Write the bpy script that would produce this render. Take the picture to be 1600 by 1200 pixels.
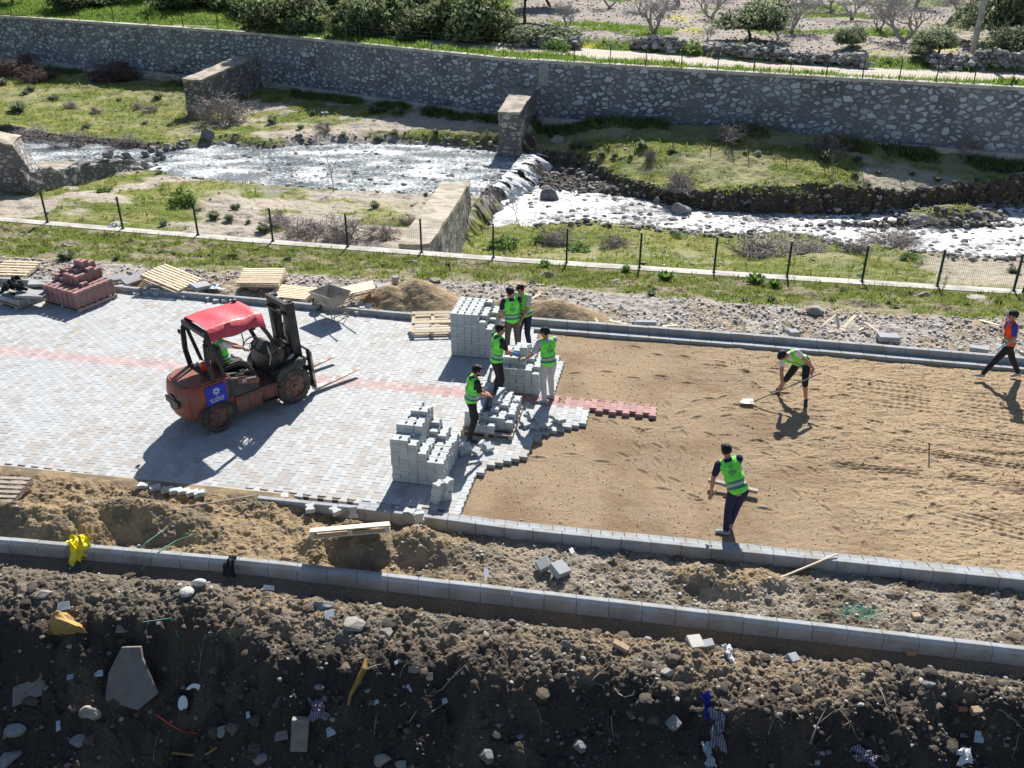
import bpy, bmesh, math, random
import numpy as np
from mathutils import Vector, Matrix, Euler
R = math.radians
for o in list(bpy.data.objects): bpy.data.objects.remove(o)
random.seed(7)
rng = np.random.default_rng(11)
S = bpy.context.scene
COL = S.collection
# ------------------------------------------------------------------ camera, sky, sun, exposure
FOC = 1467.0; PITCH = R(28.0); CAMH = 9.9
cam_d = bpy.data.cameras.new('camera'); cam = bpy.data.objects.new('camera', cam_d); COL.objects.link(cam)
cam.location = (0, 0, CAMH); cam.rotation_euler = (R(90) - PITCH, 0, 0)
cam_d.sensor_fit = 'HORIZONTAL'; cam_d.sensor_width = 36; cam_d.lens = 36 * FOC / 1600
cam_d.clip_start = 0.1; cam_d.clip_end = 3000
S.camera = cam
SUN_AZ = R(11.0); SUN_EL = R(40.0)        # azimuth to the right of +Y, ahead of the camera
w = bpy.data.worlds.new('World'); S.world = w; w.use_nodes = True
nt = w.node_tree; nt.nodes.clear()
sky = nt.nodes.new('ShaderNodeTexSky'); sky.sky_type = 'NISHITA'; sky.sun_disc = False
sky.sun_elevation = SUN_EL; sky.sun_rotation = SUN_AZ
sky.air_density = 1.0; sky.dust_density = 0.6; sky.ozone_density = 1.5
bg = nt.nodes.new('ShaderNodeBackground'); bg.inputs[1].default_value = 0.062
wo = nt.nodes.new('ShaderNodeOutputWorld')
nt.links.new(sky.outputs[0], bg.inputs[0]); nt.links.new(bg.outputs[0], wo.inputs[0])
sd = bpy.data.lights.new('sun', 'SUN'); sd.energy = 5.0; sd.angle = R(0.5); sd.color = (1.0, 0.95, 0.87)
sun = bpy.data.objects.new('sun', sd); COL.objects.link(sun)
sdir = Vector((math.sin(SUN_AZ) * math.cos(SUN_EL), math.cos(SUN_AZ) * math.cos(SUN_EL), math.sin(SUN_EL)))
sun.rotation_euler = sdir.to_track_quat('Z', 'Y').to_euler(); sun.location = (10, 30, 40)
S.view_settings.view_transform = 'Standard'; S.view_settings.look = 'None'
S.view_settings.gamma = 1; S.view_settings.use_curve_mapping = False
S.view_settings.exposure = 0.84
S.render.engine = 'CYCLES'

def W(px, py, z=0.0):
    """point of the photo (1600x1200) on the level plane z"""
    dx = (px - 800) / FOC; dv = (py - 600) / FOC
    d = (dx, math.cos(PITCH) - math.sin(PITCH) * dv, -math.sin(PITCH) - math.cos(PITCH) * dv)
    t = (z - CAMH) / d[2]
    return Vector((t * d[0], t * d[1], z))

# ------------------------------------------------------------------ noise
_T = [np.random.default_rng(100 + i).random((256, 256)) for i in range(8)]
def vn(x, y, s=0):
    T = _T[s % 8]
    x = np.asarray(x, float) + 71.3 * (s + 1); y = np.asarray(y, float) + 37.7 * (s + 1)
    xi = np.floor(x).astype(int); yi = np.floor(y).astype(int)
    fx = x - xi; fy = y - yi; fx = fx * fx * (3 - 2 * fx); fy = fy * fy * (3 - 2 * fy)
    a = T[xi & 255, yi & 255]; b = T[(xi + 1) & 255, yi & 255]
    c = T[xi & 255, (yi + 1) & 255]; d = T[(xi + 1) & 255, (yi + 1) & 255]
    return (a * (1 - fx) + b * fx) * (1 - fy) + (c * (1 - fx) + d * fx) * fy
def fbm(x, y, o=4, s=0, g=0.5):
    x = np.asarray(x, float); y = np.asarray(y, float)
    r = 0; a = 1.0; t = 0
    for i in range(o):
        r = r + a * vn(x * 2 ** i, y * 2 ** i, s + i); t += a; a *= g
    return r / t
def sst(a, b, x):
    t = np.clip((x - a) / (b - a), 0, 1); return t * t * (3 - 2 * t)
def mix3(a, b, t): return a + (b - a) * t[..., None]

# ------------------------------------------------------------------ materials
def mat(name, col=(0.5, 0.5, 0.5), rough=0.8, var=0.12, scale=8.0, bump=0.0, bscale=60.0, metal=0.0, attr=None,
        orand=0.0, spec=0.3, col2=None, c2scale=3.0, c2lo=0.45, c2hi=0.6, bdist=0.02, det=6):
    m = bpy.data.materials.new(name); m.use_nodes = True
    n = m.node_tree.nodes; l = m.node_tree.links; n.clear()
    out = n.new('ShaderNodeOutputMaterial'); b = n.new('ShaderNodeBsdfPrincipled')
    l.new(b.outputs[0], out.inputs[0])
    b.inputs['Roughness'].default_value = rough; b.inputs['Metallic'].default_value = metal
    b.inputs['Specular IOR Level'].default_value = spec
    tc = n.new('ShaderNodeTexCoord')
    if attr:
        a = n.new('ShaderNodeAttribute'); a.attribute_name = attr; src = a.outputs['Color']
    else:
        a = n.new('ShaderNodeRGB'); a.outputs[0].default_value = (*col, 1); src = a.outputs[0]
    if col2:
        nz = n.new('ShaderNodeTexNoise'); nz.inputs['Scale'].default_value = c2scale; nz.inputs['Detail'].default_value = det
        l.new(tc.outputs['Object'], nz.inputs['Vector'])
        mr = n.new('ShaderNodeMapRange'); mr.inputs[1].default_value = c2lo; mr.inputs[2].default_value = c2hi
        l.new(nz.outputs['Fac'], mr.inputs[0])
        mx = n.new('ShaderNodeMix'); mx.data_type = 'RGBA'; l.new(mr.outputs[0], mx.inputs[0])
        l.new(src, mx.inputs[6]); mx.inputs[7].default_value = (*col2, 1); src = mx.outputs[2]
    if var > 0:
        nz = n.new('ShaderNodeTexNoise'); nz.inputs['Scale'].default_value = scale; nz.inputs['Detail'].default_value = det
        nz.inputs['Roughness'].default_value = 0.65
        l.new(tc.outputs['Object'], nz.inputs['Vector'])
        mr = n.new('ShaderNodeMapRange'); mr.inputs[1].default_value = 0.28; mr.inputs[2].default_value = 0.72
        mr.inputs[3].default_value = 1 - var; mr.inputs[4].default_value = 1 + var
        l.new(nz.outputs['Fac'], mr.inputs[0])
        vm = n.new('ShaderNodeVectorMath'); vm.operation = 'SCALE'; l.new(src, vm.inputs[0]); l.new(mr.outputs[0], vm.inputs['Scale']); src = vm.outputs[0]
    if orand > 0:
        oi = n.new('ShaderNodeObjectInfo'); mr = n.new('ShaderNodeMapRange')
        mr.inputs[3].default_value = 1 - orand; mr.inputs[4].default_value = 1 + orand
        l.new(oi.outputs['Random'], mr.inputs[0])
        vm = n.new('ShaderNodeVectorMath'); vm.operation = 'SCALE'; l.new(src, vm.inputs[0]); l.new(mr.outputs[0], vm.inputs['Scale']); src = vm.outputs[0]
    l.new(src, b.inputs['Base Color'])
    if bump > 0:
        nz = n.new('ShaderNodeTexNoise'); nz.inputs['Scale'].default_value = bscale; nz.inputs['Detail'].default_value = det
        nz.inputs['Roughness'].default_value = 0.7
        l.new(tc.outputs['Object'], nz.inputs['Vector'])
        bp = n.new('ShaderNodeBump'); bp.inputs['Strength'].default_value = bump; bp.inputs['Distance'].default_value = bdist
        l.new(nz.outputs['Fac'], bp.inputs['Height']); l.new(bp.outputs[0], b.inputs['Normal'])
    return m

M = {}
M['soil'] = mat('soil_vcol', attr='Col', rough=0.95, var=0.45, scale=34, bump=1.0, bscale=70, bdist=0.02, spec=0.1)
M['sand'] = mat('sand_vcol', attr='Col', rough=0.95, var=0.32, scale=38, bump=1.0, bscale=55, bdist=0.03, spec=0.1)
M['land'] = mat('land_vcol', attr='Col', rough=0.95, var=0.3, scale=6, bump=0.8, bscale=14, bdist=0.08, spec=0.1)
def leaf_mat(name, tr=0.5):
    m = mat(name, attr='Col', rough=0.65, var=0.1, scale=3, spec=0.15); n = m.node_tree.nodes; l = m.node_tree.links
    b = [x for x in n if x.type == 'BSDF_PRINCIPLED'][0]; out = [x for x in n if x.type == 'OUTPUT_MATERIAL'][0]
    t = n.new('ShaderNodeBsdfTranslucent'); l.new(b.inputs['Base Color'].links[0].from_socket, t.inputs['Color'])
    x = n.new('ShaderNodeMixShader'); x.inputs[0].default_value = tr; l.new(b.outputs[0], x.inputs[1]); l.new(t.outputs[0], x.inputs[2]); l.new(x.outputs[0], out.inputs[0]); return m
M['vcol'] = mat('vcol_plain', attr='Col', rough=0.85, var=0.12, scale=20, spec=0.15)
M['leafv'] = leaf_mat('foliage_vcol', 0.5)
M['paver'] = mat('paver_concrete', (0.43, 0.46, 0.47), 0.85, var=0.10, scale=30, bump=0.3, bscale=200, bdist=0.003, orand=0.10)
M['paver_red'] = mat('paver_red_concrete', (0.30, 0.18, 0.172), 0.85, var=0.25, scale=30, bump=0.3, bscale=200, bdist=0.003, orand=0.15)
M['pavefield'] = mat('paving_vcol', attr='Col', rough=0.8, var=0.10, scale=40, bump=0.25, bscale=200, bdist=0.003)
M['kerb'] = mat('kerb_concrete', (0.31, 0.33, 0.355), 0.85, var=0.12, scale=9, bump=0.3, bscale=120, bdist=0.004, col2=(0.27, 0.27, 0.26), c2scale=2.5)
M['coping'] = mat('coping_concrete', (0.50, 0.48, 0.44), 0.9, var=0.14, scale=3, bump=0.3, bscale=40, bdist=0.01, col2=(0.36, 0.34, 0.31), c2scale=1.3)
M['wood'] = mat('pale_wood', (0.66, 0.55, 0.40), 0.75, var=0.2, scale=12, bump=0.2, bscale=60, bdist=0.004, orand=0.1)
M['wood_old'] = mat('weathered_wood', (0.34, 0.29, 0.24), 0.85, var=0.3, scale=10, bump=0.3, bscale=60, bdist=0.004)
M['rock'] = mat('river_rock', (0.22, 0.22, 0.225), 0.85, var=0.3, scale=5, bump=0.7, bscale=15, bdist=0.03, orand=0.25)
M['rockpale'] = mat('pale_rock', (0.30, 0.28, 0.255), 0.9, var=0.35, scale=8, bump=0.6, bscale=30, bdist=0.02, orand=0.2)
M['black'] = mat('black_paint', (0.022, 0.023, 0.026), 0.5, var=0.4, scale=6, spec=0.4, col2=(0.07, 0.06, 0.055), c2scale=3, c2lo=0.5, c2hi=0.75)
M['rubber'] = mat('tyre_rubber', (0.045, 0.042, 0.04), 0.85, var=0.3, scale=15, col2=(0.14, 0.12, 0.10), c2scale=6, c2lo=0.45, c2hi=0.75)
M['steel'] = mat('bare_steel', (0.42, 0.42, 0.42), 0.45, var=0.3, scale=10, metal=0.8, col2=(0.2, 0.15, 0.12), c2scale=5)
M['green_post'] = mat('green_post_paint', (0.012, 0.045, 0.035), 0.5, var=0.1)

# ------------------------------------------------------------------ object helpers
def tag(o, label=None, cat=None, group=None, kind=None):
    if label: o['label'] = label
    if cat: o['category'] = cat
    if group: o['group'] = group
    if kind: o['kind'] = kind
    return o
def thing(name, label, cat, loc=(0, 0, 0), rz=0.0, group=None):
    o = bpy.data.objects.new(name, None); COL.objects.link(o)
    o.empty_display_size = 0.2
    o.location = loc; o.rotation_euler = (0, 0, rz)
    return tag(o, label, cat, group)
def link(o, parent=None):
    COL.objects.link(o)
    if parent is not None: o.parent = parent
    return o
def npmesh(name, V, F, mats=(), col=None, smooth=False, mi=None):
    """V (n,3); F (m,3) or (m,4) arrays"""
    V = np.asarray(V, dtype=np.float32); F = np.asarray(F, dtype=np.int32)
    me = bpy.data.meshes.new(name); k = F.shape[1]
    me.vertices.add(len(V)); me.vertices.foreach_set('co', V.ravel())
    me.loops.add(F.size); me.loops.foreach_set('vertex_index', F.ravel())
    me.polygons.add(len(F)); me.polygons.foreach_set('loop_start', np.arange(0, F.size, k, dtype=np.int32))
    me.polygons.foreach_set('loop_total', np.full(len(F), k, dtype=np.int32))
    if mi is not None: me.polygons.foreach_set('material_index', np.asarray(mi, dtype=np.int32))
    me.polygons.foreach_set('use_smooth', np.full(len(F), smooth, dtype=bool))
    for m in mats: me.materials.append(m)
    if col is not None:
        a = me.color_attributes.new('Col', 'FLOAT_COLOR', 'POINT')
        c = np.ones((len(V), 4), dtype=np.float32); c[:, :3] = col
        a.data.foreach_set('color', c.ravel())
    me.update(calc_edges=True); me.validate()
    return me
def npobj(name, V, F, mats, parent=None, **k):
    o = bpy.data.objects.new(name, npmesh(name, V, F, mats, **k)); return link(o, parent)
def grid(X, Y, Z):
    n, m = X.shape
    V = np.stack([X, Y, Z], -1).reshape(-1, 3)
    i = np.arange(n * m).reshape(n, m)
    F = np.stack([i[:-1, :-1], i[:-1, 1:], i[1:, 1:], i[1:, :-1]], -1).reshape(-1, 4)
    return V, F

class MB:
    """collects shapes and links them as ONE mesh object"""
    def __init__(s): s.v = []; s.f = []; s.m = []; s.xf = Matrix.Identity(4)
    def add(s, vs, fs, mi=0):
        b = len(s.v); s.v += [tuple(s.xf @ Vector(v)) for v in vs]
        s.f += [tuple(b + i for i in f) for f in fs]; s.m += [mi] * len(fs)
    def box(s, c, d, rot=None, mi=0):
        q = Euler(rot).to_matrix() if rot else Matrix.Identity(3)
        vs = [Vector(c) + q @ Vector((x * d[0] / 2, y * d[1] / 2, z * d[2] / 2)) for x in (-1, 1) for y in (-1, 1) for z in (-1, 1)]
        s.add(vs, [(0, 1, 3, 2), (4, 6, 7, 5), (0, 4, 5, 1), (2, 3, 7, 6), (0, 2, 6, 4), (1, 5, 7, 3)], mi)
    def bar(s, p0, p1, w, h, mi=0, up=(0, 0, 1)):
        p0 = Vector(p0); p1 = Vector(p1); a = (p1 - p0).normalized(); u = Vector(up)
        if abs(a.dot(u)) > 0.98: u = Vector((1, 0, 0))
        r = a.cross(u).normalized(); u = r.cross(a)
        vs = [p + r * (x * w / 2) + u * (z * h / 2) for p in (p0, p1) for x, z in ((-1, -1), (1, -1), (1, 1), (-1, 1))]
        s.add(vs, [(0, 3, 2, 1), (4, 5, 6, 7), (0, 1, 5, 4), (1, 2, 6, 5), (2, 3, 7, 6), (3, 0, 4, 7)], mi)
    def tube(s, pts, rad, n=8, mi=0, cap=True):
        pts = [Vector(p) for p in pts]; k = len(pts)
        rad = rad if isinstance(rad, (list, tuple)) else [rad] * k
        vs = []; fs = []; pr = None
        for i, p in enumerate(pts):
            a = (pts[min(i + 1, k - 1)] - pts[max(i - 1, 0)]).normalized()
            if pr is None:
                u = Vector((0, 0, 1)) if abs(a.z) < 0.9 else Vector((1, 0, 0)); r = a.cross(u).normalized()
            else: r = (pr - a * pr.dot(a)).normalized()
            pr = r; u = r.cross(a)
            for j in range(n):
                t = 2 * math.pi * j / n; vs.append(p + (r * math.cos(t) + u * math.sin(t)) * rad[i])
        for i in range(k - 1):
            for j in range(n): fs.append((i * n + j, i * n + (j + 1) % n, (i + 1) * n + (j + 1) % n, (i + 1) * n + j))
        if cap: fs.append(tuple(range(n))[::-1]); fs.append(tuple((k - 1) * n + j for j in range(n)))
        s.add(vs, fs, mi)
    def cyl(s, p0, p1, r0, r1=None, n=16, mi=0): s.tube([p0, p1], [r0, r0 if r1 is None else r1], n, mi)
    def ball(s, c, r, sc=(1, 1, 1), nu=12, nv=8, mi=0, q=None):
        vs = []; fs = []
        q = q or Matrix.Identity(3)
        for i in range(nv + 1):
            t = math.pi * i / nv
            for j in range(nu):
                p = 2 * math.pi * j / nu
                vs.append(Vector(c) + q @ Vector((r * sc[0] * math.sin(t) * math.cos(p), r * sc[1] * math.sin(t) * math.sin(p), r * sc[2] * math.cos(t))))
        for i in range(nv):
            for j in range(nu): fs.append((i * nu + j, (i + 1) * nu + j, (i + 1) * nu + (j + 1) % nu, i * nu + (j + 1) % nu))
        s.add(vs, fs, mi)
    def prism(s, poly, z0, z1, mi=0, axis='z'):
        """poly of 2d points extruded along an axis"""
        n = len(poly)
        f = {'z': lambda a, b, c: (a, b, c), 'y': lambda a, b, c: (a, c, b), 'x': lambda a, b, c: (c, a, b)}[axis]
        vs = [f(a, b, z0) for a, b in poly] + [f(a, b, z1) for a, b in poly]
        fs = [tuple(range(n))[::-1], tuple(range(n, 2 * n))] + [(i, (i + 1) % n, n + (i + 1) % n, n + i) for i in range(n)]
        s.add(vs, fs, mi)
    def mesh(s, name, mats, bevel=0, smooth=None, seg=2):
        me = bpy.data.meshes.new(name); me.from_pydata(s.v, [], s.f)
        for m in (mats if isinstance(mats, (list, tuple)) else [mats]): me.materials.append(m)
        me.polygons.foreach_set('material_index', s.m)
        b = bmesh.new(); b.from_mesh(me)
        bmesh.ops.remove_doubles(b, verts=b.verts, dist=1e-5)
        bmesh.ops.recalc_face_normals(b, faces=b.faces)
        if bevel:
            es = [e for e in b.edges if len(e.link_faces) == 2 and e.calc_face_angle(0) > 0.5]
            bmesh.ops.bevel(b, geom=es, offset=bevel, segments=seg, affect='EDGES', clamp_overlap=True)
        b.to_mesh(me); b.free()
        if smooth is not None:
            me.polygons.foreach_set('use_smooth', [True] * len(me.polygons))
            me.set_sharp_from_angle(angle=R(smooth))
        me.update(); return me
    def build(s, name, mats, parent=None, bevel=0, smooth=None, seg=2):
        return link(bpy.data.objects.new(name, s.mesh(name, mats, bevel, smooth, seg)), parent)
def copy_tree(o, parent=None):
    c = o.copy(); COL.objects.link(c)
    if parent is not None: c.parent = parent
    for ch in list(o.children): copy_tree(ch, c)
    return c

def pl(pts):
    """piecewise linear world line y(x) through points, extrapolated"""
    xs = np.array([p[0] for p in pts]); ys = np.array([p[1] for p in pts])
    s0 = (ys[1] - ys[0]) / (xs[1] - xs[0]); s1 = (ys[-1] - ys[-2]) / (xs[-1] - xs[-2])
    def f(x):
        x = np.asarray(x, float); y = np.interp(x, xs, ys)
        y = np.where(x < xs[0], ys[0] + s0 * (x - xs[0]), y)
        return np.where(x > xs[-1], ys[-1] + s1 * (x - xs[-1]), y)
    return f
def pxl(pts, z): return pl([W(a, b, z) for a, b in pts])
# ------------------------------------------------------------------ the lines the place is laid out on
K1 = pxl([(0, 838), (400, 872), (800, 917), (1200, 963), (1600, 1009)], 0.1)      # outer kerb, back edge of its top
K2 = pxl([(0, 728), (80, 736), (400, 768), (600, 789), (800, 816), (1200, 855), (1600, 895)], 0.0)   # road edge of the inner kerb
K3 = pxl([(0, 443), (170, 455), (400, 476), (640, 500), (830, 514), (1200, 542), (1600, 577)], 0.0)   # road edge of far gutter
GR = pxl([(0, 402), (400, 428), (800, 442), (1000, 462), (1200, 478), (1400, 492), (1600, 500)], -0.1)  # rubble / grass
FWN = pxl([(0, 346), (400, 380), (800, 410), (1200, 436), (1600, 461)], -0.9)      # near edge of the fence wall
WALLW = 0.42
FAR = pl([tuple(W(0, 25, -1))[:2], tuple(W(400, 52, -1))[:2], tuple(W(790, 92, -1))[:2], tuple(W(1200, 116, -1))[:2], tuple(W(1600, 138, -1))[:2]])
def FWF(x): return FWN(x) + WALLW

def xs_of(a, b, step, ext, n=14):
    core = np.arange(a, b + step, step)
    l = a - (a - ext[0]) * (np.linspace(0, 1, n)[1:] ** 1.6); r = core[-1] + (ext[1] - core[-1]) * (np.linspace(0, 1, n)[1:] ** 1.6)
    return np.concatenate([l[::-1], core, r])

def sheet(name, xs, f0, f1, vs, hfun, cfun, m, kind='structure', smooth=False):
    X = np.repeat(xs[:, None], len(vs), 1); a = f0(xs)[:, None]; b = f1(xs)[:, None]
    Y = a + (b - a) * vs[None, :]
    Z = hfun(X, Y)
    V, F = grid(X, Y, Z)
    C = cfun(X, Y, Z).reshape(-1, 3)
    o = npobj(name, V, F, [m], col=C, smooth=smooth)
    o['kind'] = kind
    return o

# ---- soil bank in front of the outer kerb
CR = pxl([(-200, 950), (0, 948), (200, 955), (300, 945), (400, 985), (500, 1000), (650, 1012), (800, 1028), (950, 1040), (1050, 1062), (1200, 1092),
          (1400, 1092), (1480, 1070), (1600, 1078), (1900, 1090)], -0.05)
def h_soil(x, y):
    k1 = K1(x); d = k1 - 0.16 - y
    n = fbm(x * 1.3, y * 1.3, 4, 1) - 0.5
    dc = k1 - 0.16 - CR(x) + (fbm(x * 2.0, y * 0 + 3, 3, 2) - 0.5) * 0.6
    dip = 0.10 + 0.12 * sst(-6, 0, x)
    z = -0.10 - dip * np.exp(-((d - 0.22) / 0.2) ** 2) + 0.12 * np.exp(-((d - dc * 0.7) / (dc * 0.35 + 0.05)) ** 2)
    z = z + sst(0.25, 0.7, d) * n * 0.22
    over = np.maximum(d - dc, 0)
    fall = np.where(over < 0.5, over ** 2 * 1.1, 0.275 + (over - 0.5) * 1.1)
    # hollows scooped out of the face
    g = fbm(x * 0.9 + 5, y * 0.9, 3, 4) - 0.5
    z = z - fall + sst(0.0, 0.4, over) * g * 0.95 + sst(0.3, .9, d) * (fbm(x * 2.2, y * 2.2, 3, 7) - 0.5) * 0.22
    amp = sst(0.1, 0.5, d)
    z = z + amp * ((fbm(x * 7, y * 7, 3, 3) - 0.5) * 0.15 + (fbm(x * 22, y * 22, 3, 5) - 0.5) * 0.07 + np.abs(fbm(x * 3.2, y * 3.2, 3, 6) - 0.5) * 0.35 * sst(0, .3, over))
    return np.maximum(z, -4.2 + 0.1 * n)
def c_soil(x, y, z):
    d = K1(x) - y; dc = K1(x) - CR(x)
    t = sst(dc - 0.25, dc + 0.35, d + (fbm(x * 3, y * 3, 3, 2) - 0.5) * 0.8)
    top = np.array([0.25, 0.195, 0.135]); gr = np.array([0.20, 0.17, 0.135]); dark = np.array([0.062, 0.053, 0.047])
    c = mix3(top + 0 * x[..., None], gr, sst(0.4, 0.65, fbm(x * 1.4, y * 1.4, 3, 6)))
    left = 1 - sst(-6.5, -3.5, x)
    c = mix3(c, gr * 0.85, left * 0.8)
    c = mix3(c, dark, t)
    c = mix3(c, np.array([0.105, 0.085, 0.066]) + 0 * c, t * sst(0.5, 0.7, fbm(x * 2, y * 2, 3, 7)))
    return c
v = np.concatenate([np.linspace(0, 0.35, 10)[:-1], np.linspace(0.35, 1, 300)])
sheet('soil_bank', xs_of(-9.6, 8.6, 0.018, (-40, 40)), lambda x: 0 * x + 4.0, lambda x: K1(x) - 0.145, v, h_soil, c_soil, M['soil'])

# ---- strip of soil and sand between the two kerbs
MOUNDS = []
def mound(px, py, rx, ry, h, z=0.0, rot=0.0):
    p = W(px, py, z); MOUNDS.append((p.x, p.y, rx, ry, h, rot))
mound(225, 812, 1.5, 0.46, 0.50); mound(40, 812, 1.4, 0.44, 0.42); mound(130, 812, 1.0, 0.42, 0.34)
mound(560, 848, 0.75, 0.44, 0.50); mound(660, 852, 0.7, 0.42, 0.42); mound(500, 850, 0.4, 0.3, 0.2)
mound(1115, 903, 0.75, 0.36, 0.30); mound(1190, 898, 0.5, 0.3, 0.18); mound(1000, 900, 0.5, 0.3, 0.06)
def mounds(x, y):
    z = 0 * x
    for (mx, my, rx, ry, h, rot) in MOUNDS:
        a = (x - mx) + 0.17 * (y - my) * 0; b = (y - my) + 0.17 * (x - mx)
        q = (a / rx) ** 2 + (b / ry) ** 2
        z = np.maximum(z, h * np.clip(1.25 - np.sqrt(q + 0.06), 0, 1) ** 1.05)
    return z
def h_strip(x, y):
    z = -0.07 + mounds(x, y)
    t = (y - K1(x)) / (K2(x) - K1(x))
    n = fbm(x * 6, y * 6, 4, 2) - 0.5
    edge = sst(0, 0.12, t) * (1 - sst(0.82, 0.97, t))
    right = sst(-4.3, -3.2, x)
    z = z + edge * n * 0.16 + edge * (fbm(x * 20, y * 20, 3, 5) - 0.5) * 0.05
    z = z - 0.10 * right * sst(0.55, 0.8, t) + (1 - right) * 0.09 * sst(0.6, 0.95, t)
    return z
def c_strip(x, y, z):
    sand = np.array([0.36, 0.27, 0.165]); dk = np.array([0.20, 0.165, 0.12]); rub = np.array([0.33, 0.29, 0.24])
    t = (y - K1(x)) / (K2(x) - K1(x))
    c = mix3(sand + 0 * x[..., None], dk, sst(0.45, 0.62, fbm(x * 2.2, y * 2.2, 4, 6)) * 0.8)
    r = sst(-1.5, 1.0, x) * (1 - sst(0.05, 0.14, mounds(x, y)))
    c = mix3(c, rub, r * 0.8)
    c = mix3(c, dk * 0.9, r * sst(0.5, 0.62, fbm(x * 3, y * 3, 4, 1)))
    return c
sheet('sand_strip', xs_of(-10.6, 9.2, 0.022, (-40, 40)), lambda x: K1(x) + 0.0, lambda x: K2(x) - 0.005, np.linspace(0, 1, 130), h_strip, c_strip, M['sand'])

# ---- sand bed of the road
def trk(x, y, ax, ay, bx, by, hw, depth):
    """tyre track: longitudinal ribs plus chevron lugs"""
    dx, dy = bx - ax, by - ay; L = math.hypot(dx, dy); ux, uy = dx / L, dy / L
    s = (x - ax) * ux + (y - ay) * uy; d = -(x - ax) * uy + (y - ay) * ux
    wob = (fbm(s * 0.8, s * 0 + ax, 2, 3) - 0.5) * 0.12; d = d + wob
    m = sst(0.25, 0.5, fbm(x * 1.6, y * 1.6, 3, 6)) * 0.85 * (1 - sst(hw * 0.85, hw, np.abs(d))) * sst(-0.6, 0.6, s) * (1 - sst(L - 0.4, L, s))
    rib = np.cos(d / hw * math.pi * 3.2)
    lug = np.cos((s + np.abs(d) * 0.9) * 2 * math.pi / 0.15)
    return m * (depth * (-0.35 + 0.45 * rib + 0.16 * lug)), m
def h_sand(x, y):
    z = -0.085 + (fbm(x * 1.2, y * 1.2, 4, 1) - 0.5) * 0.035
    z = z + (fbm(x * 9, y * 9, 4, 3, 0.6) - 0.5) * 0.020
    rough = sst(2.5, 7.5, x + (fbm(x, y, 3, 5) - 0.5) * 3)
    z = z + rough * ((fbm(x * 3, y * 7, 3, 4) - 0.5) * 0.055 + (fbm(x * 10, y * 22, 3, 2) - 0.5) * 0.03)
    q = W(1250, 590, 0); 
    for (a, b, hw, dp) in TRACKS:
        t, m = trk(x, y, a[0], a[1], b[0], b[1], hw, dp); z = z * (1 - m * 0.4) - 0.085 * m * 0.4 + t
    r_ = np.random.default_rng(4)
    for _ in range(46):      # footprints, left and right in short strides
        fx, fy, a = r_.uniform(1.0, 11.5), r_.uniform(12.9, 20.0), r_.uniform(0, 6.28)
        for k in range(4):
            cx = fx + math.cos(a) * .62 * k - math.sin(a) * .1 * (-1) ** k; cy = fy + math.sin(a) * .62 * k + math.cos(a) * .1 * (-1) ** k
            u = (x - cx) * math.cos(a) + (y - cy) * math.sin(a); w_ = -(x - cx) * math.sin(a) + (y - cy) * math.cos(a); q_ = (u / .14) ** 2 + (w_ / .055) ** 2
            z = z - 0.022 * np.exp(-q_ ** 2) + 0.008 * np.exp(-((np.sqrt(q_) - 1.4) / .3) ** 2)
    # ruts at the right edge
    z = z - 0.07 * np.exp(-(((x - 9.3) / 0.8) ** 2 + ((y - 13.6) / 0.16) ** 2)) - 0.06 * np.exp(-(((x - 9.6) / 0.7) ** 2 + ((y - 14.5) / 0.14) ** 2))
    z = z - 0.05 * np.exp(-(((x - 9.9) / 1.6) ** 2 + ((y - 15.8 + 0.2 * (x - 9.9)) / 0.09) ** 2))
    return z - 0.02 * (1 - sst(0, 0.12, y - K2(x)))
TRACKS = []
for (a, b, hw, dp) in [((1320, 594), (1700, 640), 0.34, 0.035), ((1350, 616), (1700, 668), 0.30, 0.032),
                       ((1370, 690), (1700, 738), 0.16, 0.035), ((1480, 668), (1700, 696), 0.2, 0.03),
                       ((1280, 716), (1700, 760), 0.12, 0.035), ((1480, 800), (1700, 850), 0.25, 0.04)]:
    TRACKS.append((W(*a), W(*b), hw, dp))
def c_sand(x, y, z):
    a = np.array([0.35, 0.26, 0.172]); b = np.array([0.26, 0.185, 0.118]); g = np.array([0.31, 0.245, 0.168])
    c = mix3(a + 0 * x[..., None], b, sst(0.35, 0.7, fbm(x * 1.0, y * 1.0, 4, 2)))
    c = mix3(c, g, sst(0.5, 0.65, fbm(x * 2.3, y * 2.3, 4, 5)) * 0.7)
    c = mix3(c, np.array([0.44, 0.33, 0.21]) + 0 * c, sst(4.5, 8, x) * 0.6)
    return c
sheet('sand_bed', xs_of(-2.4, 12.6, 0.022, (-60, 60)), lambda x: K2(x) - 0.0, lambda x: K3(x) + 0.0, np.linspace(0, 1, 380), h_sand, c_sand, M['sand'])

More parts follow.
